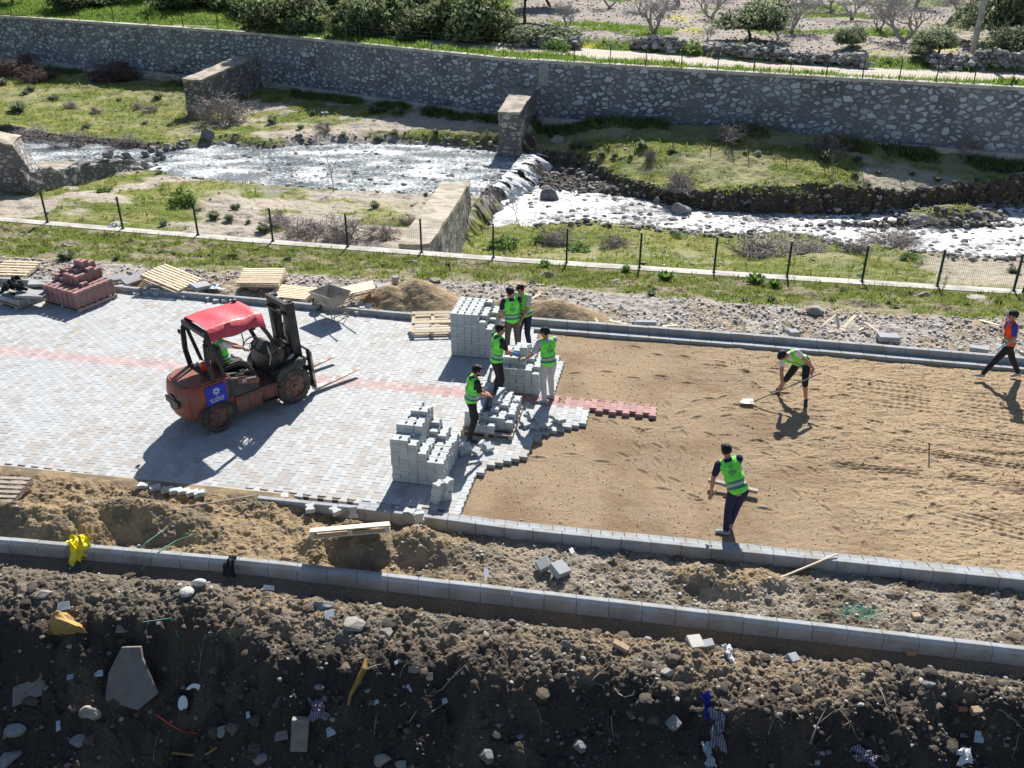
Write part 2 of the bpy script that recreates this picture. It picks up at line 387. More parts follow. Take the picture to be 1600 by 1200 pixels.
# ---- verge beyond the road: rubble, then grass sloping to the fence wall
def h_verge(x, y):
    t = (y - K3(x)) / (GR(x) - K3(x)); u = (y - GR(x)) / (FWN(x) - GR(x))
    z = -0.10 + 0 * x
    z = z + (1 - sst(0.9, 1.05, t)) * sst(0.1, 0.3, t) * ((fbm(x * 5, y * 5, 4, 1) - 0.5) * 0.16 + 0.04)
    z = z - sst(0.0, 1.0, u) * 0.80 - 0.25 * np.exp(-((u - 0.42) / 0.08) ** 2) * sst(0.35, 0.6, fbm(x * 0.8, y * 0.1, 2, 6)) + sst(0, 0.2, u) * (1 - sst(0.85, 1, u)) * (fbm(x * 2.5, y * 2.5, 4, 3) - 0.5) * 0.35
    for (mx, my, rx, ry, h) in VM:
        q = ((x - mx) / rx) ** 2 + ((y - my + 0.2 * (x - mx)) / ry) ** 2
        z = np.maximum(z, -0.1 + h * np.clip(1.3 - np.sqrt(q + 0.08), 0, 1) + (fbm(x * 7, y * 7, 3, 2) - 0.5) * 0.05 - (q > 1.7) * 9)
    return z
VM = []
for (px, py, rx, ry, h) in [(655, 466, 1.0, 0.75, 0.62), (610, 468, 0.8, 0.6, 0.5), (870, 492, 1.25, 0.6, 0.50), (800, 482, 0.7, 0.5, 0.40), (230, 440, 0.6, 0.4, 0.25)]:
    p = W(px, py, 0); VM.append((p.x, p.y, rx, ry, h))
def c_verge(x, y, z):
    t = (y - K3(x)) / (GR(x) - K3(x)); u = (y - GR(x)) / (FWN(x) - GR(x))
    rub = np.array([0.40, 0.365, 0.33]); sd = np.array([0.36, 0.27, 0.17]); gr = np.array([0.15, 0.18, 0.05]); br = np.array([0.26, 0.23, 0.15])
    c = mix3(rub + 0 * x[..., None], sd, sst(0.5, 0.65, fbm(x * 0.9, y * 0.9, 3, 4)) * 0.6)
    vm = 0 * x
    for (mx, my, rx, ry, h) in VM: vm = np.maximum(vm, 1 - sst(1.0, 1.6, ((x - mx) / rx) ** 2 + ((y - my + 0.2 * (x - mx)) / ry) ** 2))
    c = mix3(c, sd, vm)
    g = mix3(gr + 0 * x[..., None], br, sst(0.45, 0.65, fbm(x * 1.2, y * 2.2, 4, 5)))
    return mix3(c, g, sst(-0.05, 0.08, u + (fbm(x * 2, y * 2, 3, 1) - 0.5) * 0.15))
sheet('verge', xs_of(-21, 17, 0.05, (-70, 70)), lambda x: K3(x) + 0.28, lambda x: FWN(x), np.linspace(0, 1, 170), h_verge, c_verge, M['land'])

# ---- river bed with its terraces
ZU, ZD = -6.0, -6.95
UPF = pxl([(-300, 240), (0, 232), (130, 236), (250, 243), (300, 236), (350, 229), (400, 240), (480, 231), (600, 228), (700, 233), (790, 243), (840, 246)], ZU)
UPN = pxl([(-300, 262), (0, 250), (130, 250), (240, 262), (300, 276), (400, 281), (500, 287), (560, 294), (650, 299), (720, 293), (790, 300), (840, 305)], ZU)
DNF = pxl([(780, 290), (860, 300), (930, 303), (1000, 313), (1100, 322), (1200, 327), (1400, 327), (1500, 318), (1600, 306), (1900, 290)], ZD)
DNN = pxl([(780, 352), (850, 347), (930, 341), (1040, 352), (1130, 362), (1250, 362), (1300, 376), (1450, 390), (1600, 397), (1900, 410)], ZD)
CLF = pxl([(780, 236), (850, 240), (910, 247), (940, 262), (980, 278), (1060, 297), (1130, 304), (1250, 309), (1450, 302), (1600, 296), (1900, 290)], -6.0)
def CLN(x): return CLF(x) + (fbm(x * 0.9, np.asarray(x, float) * 0, 3, 5) - 0.5) * 0.8
CLU = pxl([(-300, 185), (0, 196), (60, 208), (120, 214), (180, 220), (250, 226), (300, 215), (400, 225), (800, 225)], -5.7)
def WXF(y): return 0.45 + (y - 61.0) * 0.2
def h_river(x, y):
    n = fbm(x * 0.35, y * 0.35, 4, 2) - 0.5; n2 = fbm(x * 1.4, y * 1.4, 4, 3) - 0.5
    T = -5.3 + 0.78 * sst(-4, 6, x) + n * 0.4 + n2 * 0.25 - 0.35 * sst(4, 10, FAR(x) - y)
    # upstream
    bed = -6.25 + n2 * 0.25
    tf = sst(0, 1.2, y - UPF(x)); tn = sst(0, 1.6, UPN(x) - y)
    lft = 1 - sst(-27, -24, x)
    zu_f = bed + (T + 0.1 - bed) * sst(0.0, 1.0, (y - UPF(x)) / 2.2) * (1 - lft) + lft * ((T - bed) * sst(-0.6, 0.2, y - CLU(x)))
    Tn = -5.75 + n * 0.6 + n2 * 0.25 + 0.8 * sst(0, 16, UPN(x) - y)
    zu_n = bed + (Tn - bed) * sst(0.0, 1.0, (UPN(x) - y) / 1.8)
    zu = np.where(y > 0.5 * (UPF(x) + UPN(x)), zu_f, zu_n)
    # downstream
    bd = -7.2 + n2 * 0.35
    c = CLN(x); Tr = T - 1.3 * (1 - np.clip((y - c) / 8.5, 0, 1))
    low = bd + 0.25 + np.clip((y - DNF(x)) / np.maximum(c - DNF(x), 0.5), 0, 1) * 0.3
    low = np.where(y < DNF(x) + 0.4, bd + (low - bd) * sst(0, 0.4, y - DNF(x)), low)
    low = low + (fbm(x * 2.5, y * 2.5, 4, 6) - 0.45) * 0.5 * (y > DNF(x) + 0.5)
    zd_f = low + (Tr - low) * sst(-0.35, 0.45, y - c + (fbm(x * 3.5, y * 3.5, 3, 1) - 0.5) * 0.9)
    Tn2 = -6.55 + n * 0.6 + n2 * 0.25 + 2.4 * sst(2, 17, DNN(x) - y)
    zd_n = bd + (Tn2 - bd) * sst(0.0, 1.0, (DNN(x) - y) / 2.0)
    isl = 0.75 * np.exp(-(((x - 17.5) / 4.5) ** 2 + ((y - 54.0 + 0.14 * (x - 17.5)) / 0.8) ** 2)) + 0.8 * np.exp(-(((x - 25.5) / 3.0) ** 2 + ((y - 52.3) / 1.0) ** 2)) + 0.6 * np.exp(-(((x - 31) / 3.0) ** 2 + ((y - 54.6) / 1.2) ** 2)) + 0.55 * np.exp(-(((x - 22) / 7.0) ** 2 + ((y - 50.6) / 0.35) ** 2))
    zd_n = zd_n + isl * (fbm(x * 1.2, y * 1.2, 3, 6) + 0.3); zd_f = zd_f + isl * (y < DNF(x) + 0.2)
    zd = np.where(y > 0.5 * (DNF(x) + DNN(x)), zd_f, zd_n)
    wb = sst(-0.5, 0.7, x - WXF(y) + (fbm(x * 1.5, y * 1.5, 3, 2) - 0.5) * 0.8); z = zu + (zd - zu) * wb
    z = z + (fbm(x * 4, y * 4, 2, 4) - 0.5) * 0.08
    return z
def c_river(x, y, z):
    gr = np.array([0.15, 0.185, 0.045]); gy = np.array([0.25, 0.25, 0.095]); sd = np.array([0.42, 0.37, 0.31]); mud_shade = np.array([0.10, 0.085, 0.075]); rk = np.array([0.26, 0.25, 0.24])
    c = mix3(gr + 0 * x[..., None], gy, sst(0.4, 0.62, fbm(x * 0.5, y * 0.7, 4, 1)))
    up = x < WXF(y)
    sandy = sst(0.50, 0.60, fbm(x * 0.22, y * 0.4, 4, 6)) * np.where(up, 1.0, 0.25)
    midup = np.exp(-((y - UPF(x) - 3.5) / 1.4) ** 2) * up * sst(-26, -20, x)
    near = np.where(up, (1 - sst(-6, -1.0, y - UPN(x))) * sst(-19, -14.5, x + (fbm(x * .5, y * .5, 3, 2) - .5) * 5), 0.0)
    sandy = np.maximum(sandy, np.maximum(midup * sst(0.42, 0.56, fbm(x * 0.3, y * 0.6, 3, 2)), near * sst(0.38, 0.5, fbm(x * 0.3, y * 0.5, 3, 3)) * up))
    lftg = (1 - sst(-24, -20, x)) * (y > UPF(x))
    sandy = sandy * (1 - 0.8 * lftg)
    rside = 0.8 * (x > 21) * sst(0.45, 0.55, fbm(x * 0.25, y * 0.25, 3, 4)) * (y < CLF(x) + 6) * (y > CLF(x))
    sandy = np.maximum(sandy, rside)
    rs2 = (~up) * (y < DNN(x)) * sst(18, 24, x + (fbm(x * .3, y * .3, 3, 1) - .5) * 12)
    sandy = np.maximum(sandy, rs2 * 0.9)
    c = mix3(c, sd, sandy)
    zw = np.where(up, ZU, ZD)
    c = mix3(c, rk, 1 - sst(0.02, 0.28, z - zw))
    dnlow = (~up) * (y > DNF(x) - 0.3) * (y < CLN(x) + 0.2)
    c = mix3(c, mud_shade + 0.1 * (fbm(x * 2, y * 2, 3, 5) > 0.55)[..., None], dnlow * 0.9)  # earth tone set darker to carry the shade of the cliff
    cliffu = (x < -24) * (1 - sst(0.0, 0.5, y - CLU(x)))*(y>UPF(x))
    c = mix3(c, mud_shade, cliffu * 0.9)
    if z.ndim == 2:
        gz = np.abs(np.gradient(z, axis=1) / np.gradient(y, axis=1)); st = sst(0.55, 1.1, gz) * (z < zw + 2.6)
        c = mix3(c, np.array([0.085, 0.072, 0.062]) * (0.6 + 0.8 * fbm(x * 2, y * 2, 3, 5))[..., None], st)  # steep faces: bare earth with the cliff's shade put into the colour
    return c
sheet('river_bed', xs_of(-46, 36, 0.16, (-160, 160)), lambda x: FWF(x) - 0.05, lambda x: FAR(x) - 0.3, np.linspace(0, 1, 330), h_river, c_river, M['land'])

# ---- the land beyond the far wall
PU = pxl([(-200, 22), (100, 30), (400, 42), (700, 62), (860, 71), (1000, 80), (1200, 97), (1400, 107), (1600, 113), (1900, 120)], -1.0)
PD = pxl([(-200, 27), (100, 36), (400, 48), (700, 74), (860, 84), (1000, 97), (1200, 108), (1400, 121), (1600, 129), (1900, 140)], -1.0)
def h_field(x, y):
    d = y - FAR(x); nn = fbm(x * 0.4, y * 0.4, 4, 2) - 0.5
    z = -1.05 + sst(0.3, 1.2, d) * nn * 0.5
    on = sst(-0.5, 0.3, y - PD(x)) * (1 - sst(-0.3, 0.5, y - PU(x)))
    z = z * (1 - on) - 1.05 * on
    z = z + sst(0, 3, y - PU(x)) * (0.35 + (fbm(x * 1.1, y * 1.1, 4, 3) - 0.5) * 0.25) + 0.012 * np.maximum(y - 90, 0)
    z = z + sst(220, 600, y) * (40 + 60 * fbm(x * 0.006, y * 0.006, 3, 1))
    return z
YEL = [tuple(W(a, b, -.7))[:2] + (r, q) for a, b, r, q in [(1430, 82, 3.0, 1.2), (1490, 76, 1.6, 1.6), (1500, 45, 1.5, 4), (920, 66, .8, .7), (1060, 28, 1.5, 2.5), (1080, 48, 1, 1), (1210, 88, .9, .6), (1395, 75, 2, .8), (670, 28, 1.2, 2)]]
def c_field(x, y, z):
    path = np.array([0.55, 0.49, 0.42]); gr = np.array([0.12, 0.17, 0.04]); dirt = np.array([0.34, 0.30, 0.27]); yg = np.array([0.16, 0.18, 0.05])
    d = y - FAR(x)
    on = sst(-0.25, 0.15, y - PD(x) + (fbm(x, y, 3, 1) - 0.5) * 1.0) * (1 - sst(-0.2, 0.3, y - PU(x) + (fbm(x, y, 3, 2) - 0.5) * 1.0))
    g = mix3(gr + 0 * x[..., None], yg, sst(0.4, 0.6, fbm(x * 0.5, y * 0.5, 4, 5)))
    right = sst(-1.5, 3.0, x + (fbm(x * 0.2, y * 0.2, 3, 4) - 0.5) * 6)
    orch = right * sst(1.5, 3.5, y - PU(x))
    dd = mix3(dirt + 0 * g, g * 1.2, sst(0.56, 0.66, fbm(x * 0.16, y * 0.2, 4, 6)) * 0.9)
    c = mix3(g, dd, orch)
    c = mix3(c, path, on * (0.35 + 0.65 * sst(-14, -2, x)))
    far = sst(160, 260, y)
    for (ax, ay, rx, ry) in YEL: c = mix3(c, np.array([0.50, 0.46, 0.03]) + 0 * c, np.exp(-(((x - ax) / rx) ** 2 + ((y - ay) / ry) ** 2)) * sst(0.4, 0.55, fbm(x * 1.5, y * 1.5, 3, 3)) * 0.85)
    return mix3(c, np.array([0.09, 0.11, 0.06]) + 0 * c, far)
v = np.concatenate([np.linspace(0, 0.09, 220), np.linspace(0.09, 1, 60)[1:] ** 1.0])
sheet('field', xs_of(-62, 62, 0.28, (-900, 900)), lambda x: FAR(x) + 0.3, lambda x: 0 * x + 900.0, v, h_field, c_field, M['land'])

def hit(px, py, hf, y0=5.0, y1=140.0):
    """where the photo's ray meets the ground hf(x, y)"""
    dx = (px - 800) / FOC; dv = (py - 600) / FOC
    d = np.array([dx, math.cos(PITCH) - math.sin(PITCH) * dv, -math.sin(PITCH) - math.cos(PITCH) * dv])
    t = np.linspace(y0 / d[1], y1 / d[1], 1200); P = d[None] * t[:, None] + np.array([0, 0, CAMH]); hh = hf(P[:, 0], P[:, 1])
    k = np.argmax(P[:, 2] <= hh)
    t2 = np.linspace(t[max(k - 1, 0)], t[k], 30); P = d[None] * t2[:, None] + np.array([0, 0, CAMH]); hh = hf(P[:, 0], P[:, 1]); k = np.argmax(P[:, 2] <= hh)
    return Vector((P[k, 0], P[k, 1], float(hh[k])))
def H_all(x, y):
    x = np.asarray(x, float); y = np.asarray(y, float)
    z = np.full(x.shape, -0.1)
    for cnd, f in ((y < K1(x), h_soil), ((y >= K1(x)) & (y < K2(x)), h_strip), ((y >= K2(x)) & (y < K3(x)), h_sand), ((y >= K3(x)) & (y < FWN(x)), h_verge),
                   ((y >= FWF(x)) & (y < FAR(x)), h_river), (y >= FAR(x), h_field)):
        if cnd.any(): z[cnd] = f(x[cnd], y[cnd])
    z[(y >= FWN(x)) & (y < FWF(x))] = -0.88
    return z
# ------------------------------------------------------------------ kerbs (laid, so part of the setting)
def kerb_run(name, f, x0, x1, prof, seg, m, gap=0.006, side=-1, jit=0.004):
    """prof: (d, z) outline; d runs away from line f on the given side"""
    mb = MB(); x = x0; k = 0
    while x < x1:
        xa, xb = x + gap / 2, x + seg - gap / 2; n = len(prof); jz = random.uniform(-jit, jit)
        vs = [(xx, float(f(xx)) + side * d, z + jz) for xx in (xa, xb) for d, z in prof]
        mb.add(vs, [tuple(range(n)), tuple(range(n, 2 * n))[::-1]] + [(i, (i + 1) % n, n + (i + 1) % n, n + i) for i in range(n)])
        x += seg; k += 1
    o = mb.build(name, m, bevel=0.006, seg=1); tag(o, kind='structure'); return o
kerb_run('kerb', K1, -22, 20, [(0, -0.2), (0, 0.10), (0.09, 0.105), (0.155, 0.055), (0.16, -0.3)], 0.5, M['kerb'])
xk = float(W(405, 775).x)
kerb_run('kerb', K2, xk, 20, [(0.17, -0.3), (0.17, 0.05), (0.26, 0.052), (0.275, 0.035), (0.275, -0.35)], 0.5, M['kerb'])
kerb_run('kerb', K2, -30, xk - 0.02, [(-0.03, -0.2), (-0.03, 0.016), (0.10, 0.016), (0.10, -0.25)], 0.7, M['coping'])
kerb_run('gutter', K2, float(W(560, 790).x), 20, [(-0.02, -0.15), (-0.02, 0.012), (0.06, 0.008), (0.12, 0.014), (0.168, 0.045), (0.168, -0.15)], 0.205, M['kerb'])
kerb_run('kerb', K3, -30, 0.0, [(0.02, -0.2), (0.02, 0.13), (0.035, 0.145), (0.14, 0.145), (0.14, -0.2)], 0.5, M['kerb'], side=1)
kerb_run('kerb', K3, 0.4, 24, [(0.28, -0.2), (0.285, 0.13), (0.30, 0.145), (0.42, 0.145), (0.42, -0.2)], 0.5, M['kerb'], side=1)
kerb_run('gutter', K3, 0.4, 24, [(0.0, -0.12), (0.0, 0.0), (0.275, -0.012), (0.275, -0.12)], 0.5, M['kerb'], side=1)

# ------------------------------------------------------------------ laid interlocking paving
PO = [(.0812, .0985), (.0812, .052), (.0590, .029), (.0590, -.029), (.0812, -.052), (.0812, -.0985),
      (-.0812, -.0985), (-.0812, -.052), (-.0590, -.029), (-.0590, .029), (-.0812, .052), (-.0812, .0985)][::-1]
PW, PLEN = 0.1412, 0.2
def inpoly(px, py, poly):
    r = False; n = len(poly); j = n - 1
    for i in range(n):
        xi, yi = poly[i]; xj, yj = poly[j]
        if (yi > py) != (yj > py) and px < (xj - xi) * (py - yi) / (yj - yi) + xi: r = not r
        j = i
    return r
ang = math.atan(-0.19); U = Vector((math.cos(ang), math.sin(ang), 0)); Vv = Vector((-math.sin(ang), math.cos(ang), 0))
O0 = W(1020, 646, 0)
edge = [(720, 799), (726, 775), (742, 738), (775, 727), (800, 716), (826, 708), (831, 690), (850, 679), (880, 667), (918, 657), (922, 640), (923, 634), (872, 630), (866, 608), (880, 563), (848, 538), (832, 514)]
epoly = [tuple(W(a, b))[:2] for a, b in edge]
poly = [(-24.0, float(K2(-24.0)))] + [(float(xx), float(K2(xx))) for xx in np.linspace(-20, epoly[0][0], 20)] + epoly + \
       [(float(xx), float(K3(xx)) + 0.05) for xx in np.linspace(epoly[-1][0], -20, 14)] + [(-24.0, float(K3(-24.0)))]
V = []; F = []; C = []; nb = 0
ring_in = [(x * 0.955, y * 0.965) for x, y in PO]
redend = W(1035, 650, 0).x
for i in range(-200, 6):
    for j in range(-22, 34):
        c = O0 + U * (i * PW) + Vv * (j * PLEN + (i % 2) * 0.1)
        red = j in (0, 1)
        ok = inpoly(c.x, c.y, poly) or (red and -14 < i <= 0) or (c.x < -4.6 and K2(c.x) + 0.0 < c.y < K3(c.x))
        if c.x < -21 or not ok: continue
        r1 = random.gauss(0, 0.0018); tx = random.gauss(0, 0.006); ty = random.gauss(0, 0.006)
        rz = random.gauss(0, 0.006); ca, sa = math.cos(ang + rz), math.sin(ang + rz)
        for ring, z in ((ring_in, 0.0), (PO, -0.005), (PO, -0.08)):
            for (a, b) in ring:
                V.append((c.x + a * ca - b * sa, c.y + a * sa + b * ca, z + r1 + a * tx + b * ty))
        b0 = nb * 36; F.append(list(range(b0, b0 + 12)))
        for k in range(12):
            k2 = (k + 1) % 12
            F.append((b0 + k, b0 + 12 + k, b0 + 12 + k2, b0 + k2)); F.append((b0 + 12 + k, b0 + 24 + k, b0 + 24 + k2, b0 + 12 + k2))
        t = float(fbm(c.x * 0.9, c.y * 0.9, 3, 2)); q = random.random()
        if red: wr = float(sst(-3.5, 0.5, c.x)); col = (np.array([0.35, 0.20, 0.19]) * wr + np.array([0.43, 0.33, 0.325]) * (1 - wr)) * random.uniform(0.85, 1.15)
        else:
            col = np.array([0.40, 0.412, 0.42]) * random.uniform(0.90, 1.08)
            pb = 0.10 + 0.35 * float(sst(0.48, 0.64, t)) + 0.25 * float(1 - sst(14.5, 17.5, c.y))
            if q < pb: col = np.array([0.37, 0.355, 0.34]) * random.uniform(0.88, 1.1)
        C += [col] * 36; nb += 1
me = bpy.data.meshes.new('paving'); me.from_pydata(V, [], F); me.materials.append(M['pavefield'])
a = me.color_attributes.new('Col', 'FLOAT_COLOR', 'POINT'); cc = np.ones((len(V), 4), dtype=np.float32); cc[:, :3] = np.array(C); a.data.foreach_set('color', cc.ravel())
o = link(bpy.data.objects.new('paving', me)); tag(o, kind='structure')
# jointing sand under and between the blocks
mb = MB(); jp = [(x, y) for x, y in poly]
xs = np.linspace(-21, epoly[0][0] - 0.45, 30)
vs = [(float(x), float(K2(x)) + 0.02, -0.018) for x in xs] + [(float(x), float(K3(x)) + 0.1, -0.018) for x in xs]
mb.add(vs, [(i, i + 1, 31 + i, 30 + i) for i in range(29)])
M['joint'] = mat('joint_sand', (0.20, 0.185, 0.165), 0.95, var=0.25, scale=20)
tag(mb.build('joint_sand', M['joint']), kind='structure')

# ------------------------------------------------------------------ rubble stone walls
def stone_mat(name, sc, stone=(0.27, 0.29, 0.31), mortar=(0.075, 0.078, 0.085), sq=1.35, lo=0.05, bump=1.0):
    m = bpy.data.materials.new(name); m.use_nodes = True
    n = m.node_tree.nodes; l = m.node_tree.links; n.clear()
    out = n.new('ShaderNodeOutputMaterial'); b = n.new('ShaderNodeBsdfPrincipled'); l.new(b.outputs[0], out.inputs[0])
    b.inputs['Roughness'].default_value = 0.9; b.inputs['Specular IOR Level'].default_value = 0.15
    tc = n.new('ShaderNodeTexCoord'); mp = n.new('ShaderNodeMapping'); mp.inputs['Scale'].default_value = (1, 1, sq)
    l.new(tc.outputs['Object'], mp.inputs[0])
    nz = n.new('ShaderNodeTexNoise'); nz.inputs['Scale'].default_value = 2.6; nz.inputs['Detail'].default_value = 2
    l.new(mp.outputs[0], nz.inputs['Vector'])
    ad = n.new('ShaderNodeVectorMath'); ad.operation = 'MULTIPLY_ADD'; l.new(nz.outputs['Color'], ad.inputs[0]); ad.inputs[1].default_value = (0.30, 0.30, 0.30); l.new(mp.outputs[0], ad.inputs[2])
    ve = n.new('ShaderNodeTexVoronoi'); ve.feature = 'DISTANCE_TO_EDGE'; ve.inputs['Scale'].default_value = sc
    vc = n.new('ShaderNodeTexVoronoi'); vc.feature = 'F1'; vc.inputs['Scale'].default_value = sc
    for x in (ve, vc): l.new(ad.outputs[0], x.inputs['Vector'])
    # stone size varies from cell to cell
    sp = n.new('ShaderNodeSeparateColor'); l.new(vc.outputs['Color'], sp.inputs[0])
    th = n.new('ShaderNodeMapRange'); th.inputs[3].default_value = lo * 0.6; th.inputs[4].default_value = lo * 3.6; l.new(sp.outputs[0], th.inputs[0])
    sb = n.new('ShaderNodeMath'); sb.operation = 'SUBTRACT'; l.new(ve.outputs[0], sb.inputs[0]); l.new(th.outputs[0], sb.inputs[1])
    mr = n.new('ShaderNodeMapRange'); mr.inputs[1].default_value = -0.015; mr.inputs[2].default_value = 0.05; l.new(sb.outputs[0], mr.inputs[0])
    br = n.new('ShaderNodeMapRange'); br.inputs[3].default_value = 0.5; br.inputs[4].default_value = 1.35; l.new(sp.outputs[1], br.inputs[0])
    n3 = n.new('ShaderNodeTexNoise'); n3.inputs['Scale'].default_value = 7; n3.inputs['Detail'].default_value = 5; l.new(tc.outputs['Object'], n3.inputs['Vector'])
    m3 = n.new('ShaderNodeMapRange'); m3.inputs[3].default_value = 0.6; m3.inputs[4].default_value = 1.4; l.new(n3.outputs['Fac'], m3.inputs[0])
    mu = n.new('ShaderNodeMath'); mu.operation = 'MULTIPLY'; l.new(br.outputs[0], mu.inputs[0]); l.new(m3.outputs[0], mu.inputs[1])
    sc1 = n.new('ShaderNodeVectorMath'); sc1.operation = 'SCALE'; sc1.inputs[0].default_value = stone; l.new(mu.outputs[0], sc1.inputs['Scale'])
    n4 = n.new('ShaderNodeTexNoise'); n4.inputs['Scale'].default_value = 0.35; n4.inputs['Detail'].default_value = 4; l.new(tc.outputs['Object'], n4.inputs['Vector'])
    m4 = n.new('ShaderNodeMapRange'); m4.inputs[1].default_value = 0.35; m4.inputs[2].default_value = 0.65; m4.inputs[3].default_value = 0.8; m4.inputs[4].default_value = 1.3; l.new(n4.outputs['Fac'], m4.inputs[0])
    sc2 = n.new('ShaderNodeVectorMath'); sc2.operation = 'SCALE'; sc2.inputs[0].default_value = mortar; l.new(m4.outputs[0], sc2.inputs['Scale'])
    mx = n.new('ShaderNodeMix'); mx.data_type = 'RGBA'; l.new(mr.outputs[0], mx.inputs[0]); l.new(sc2.outputs[0], mx.inputs[6]); l.new(sc1.outputs[0], mx.inputs[7])
    l.new(mx.outputs[2], b.inputs['Base Color'])
    bp = n.new('ShaderNodeBump'); bp.inputs['Strength'].default_value = bump; bp.inputs['Distance'].default_value = 0.06; l.new(mr.outputs[0], bp.inputs['Height'])
    l.new(bp.outputs[0], b.inputs['Normal'])
    return m
M['wallstone'] = stone_mat('rubble_wall', 1.9, stone=(0.37, 0.41, 0.455), mortar=(0.15, 0.158, 0.175), sq=1.6, lo=0.058, bump=0.8)
M['damstone'] = stone_mat('dam_rubble', 2.4, stone=(0.33, 0.32, 0.31), mortar=(0.15, 0.145, 0.14), lo=0.045)

def pwall(fx, xs, top, bot, batter, th, m, parent, name):
    """wall along y=fx(x): face towards the camera"""
    mb = MB(); n = len(xs)
    vs = [(x, float(fx(x)) - batter, bot) for x in xs] + [(x, float(fx(x)), top) for x in xs] + [(x, float(fx(x)) + th, top) for x in xs] + [(x, float(fx(x)) + th, bot) for x in xs]
    fs = []
    for i in range(n - 1):
        for k in range(4):
            a, b = k * n, ((k + 1) % 4) * n; fs.append((a + i, a + i + 1, b + i + 1, b + i))
    fs += [(0, n, 2 * n, 3 * n), (n - 1, 4 * n - 1, 3 * n - 1, 2 * n - 1)]
    mb.add(vs, fs); return mb.build(name, m, parent)
t = thing('retaining_wall', 'long rubble stone retaining wall with a pale concrete coping across the far river bank', 'wall', (0, 0, 0))
xw = np.concatenate([np.linspace(-110, -48, 6), W(400, 52, -1)[:1], W(790, 92, -1)[:1], [2.67, 16.68, 31.05, 60, 100]]); xw = np.unique(np.concatenate([xw, np.linspace(-46, 34, 30)]))
pwall(lambda x: FAR(x), xw, -1.14, -9, 0.55, 0.6, M['wallstone'], t, 'stone_face')
pwall(lambda x: FAR(x) - 0.09, xw, -0.93, -1.14, 0.0, 0.72, M['coping'], t, 'coping')
pwall(lambda x: FAR(x) - 0.85, xw, -4.75, -9, 0.0, 0.5, M['coping'], t, 'footing')
mb = MB(); p = W(850, 98, -1); mb.box((p.x, float(FAR(p.x)) - 0.10, -1.9), (0.7, 0.25, 1.5)); mb.build('concrete_panel', M['kerb'], t)
t = thing('retaining_wall', 'low concrete topped river wall on the near bank carrying the green mesh fence', 'wall', (0, 0, 0))
xw2 = np.unique(np.concatenate([np.linspace(-70, 70, 50), [-18.78, -8.83, 0, 8.01, 15.41]]))
pwall(lambda x: FWN(x), xw2, -0.88, -1.5, 0.0, WALLW, M['coping'], t, 'coping')
pwall(lambda x: FWN(x) + 0.03, xw2, -1.5, -9.5, 0.0, WALLW + 0.3, M['damstone'], t, 'stone_face')

def roughen(o, amp, cuts=16, sc=1.3):
    b = bmesh.new(); b.from_mesh(o.data); bmesh.ops.subdivide_edges(b, edges=b.edges, cuts=cuts, use_grid_fill=True)
    c = np.array([v.co[:] for v in b.verts]); s = amp * 2
    dx = (fbm(c[:, 0] * sc + 3, c[:, 1] * sc + c[:, 2] * sc, 4, 1) - .5) * s; dy = (fbm(c[:, 1] * sc, c[:, 0] * sc + c[:, 2] * sc * 1.3, 4, 2) - .5) * s; dz = (fbm(c[:, 0] * sc, c[:, 1] * sc, 4, 3) - .5) * s
    for v, x_, y_, z_ in zip(b.verts, dx, dy, dz): v.co += Vector((x_, y_, z_))
    b.to_mesh(o.data); b.free(); return o
M['damtop'] = mat('weathered_top', (0.40, 0.35, 0.29), 0.95, var=0.3, scale=2.5, bump=0.6, bscale=12, bdist=0.04, col2=(0.26, 0.23, 0.19), c2scale=1.1)
def wedge(label, quad, zb, name='dam_wall', m='damstone', bat=0.12):
    """top quad of 4 world points (A,B far; C,D near), vertical faces down to zb"""
    t = thing(name, label, 'dam wall', (0, 0, 0)); q = [Vector(p) for p in quad]
    c = sum(q, Vector()) / 4
    bot = [Vector((p.x + (p.x - c.x) * bat * 0.5, p.y + (p.y - c.y) * 0.03, zb)) for p in q]
    mb = MB(); mb.add(q + bot, [(0, 1, 2, 3), (7, 6, 5, 4), (0, 4, 5, 1), (1, 5, 6, 2), (2, 6, 7, 3), (3, 7, 4, 0)]); roughen(mb.build('stone_body', M[m], t), .12)
    mb = MB(); e = [p + (p - c).normalized() * 0.06 for p in q]
    mb.add([p + Vector((0, 0, 0.004)) for p in e] + [p + Vector((0, 0, 0.16)) for p in e], [(3, 2, 1, 0), (4, 5, 6, 7), (0, 1, 5, 4), (1, 2, 6, 5), (2, 3, 7, 6), (3, 0, 4, 7)])
    roughen(mb.build('coping', M['damtop'], t), .10); return t
wedge('stone cross wall in the middle of the river, reaching from the far wall to the waterfall', [W(808, 129, -2.9), W(846, 128, -2.9), W(813, 179, -3.3), W(779, 178, -3.3)], -8.6)
wedge('sloping stone cross wall against the far wall, upstream on the grassy terrace', [W(370, 91, -2.7), W(404, 89, -2.7), W(314, 128, -3.1), W(286, 126, -3.1)], -7)
wedge('broad pale topped stone cross wall rising from the waterfall to the near fence', [W(690, 289, -4.4), W(734, 291, -4.4), W(672, 388, -1.25), W(622, 386, -1.25)], -8.8)
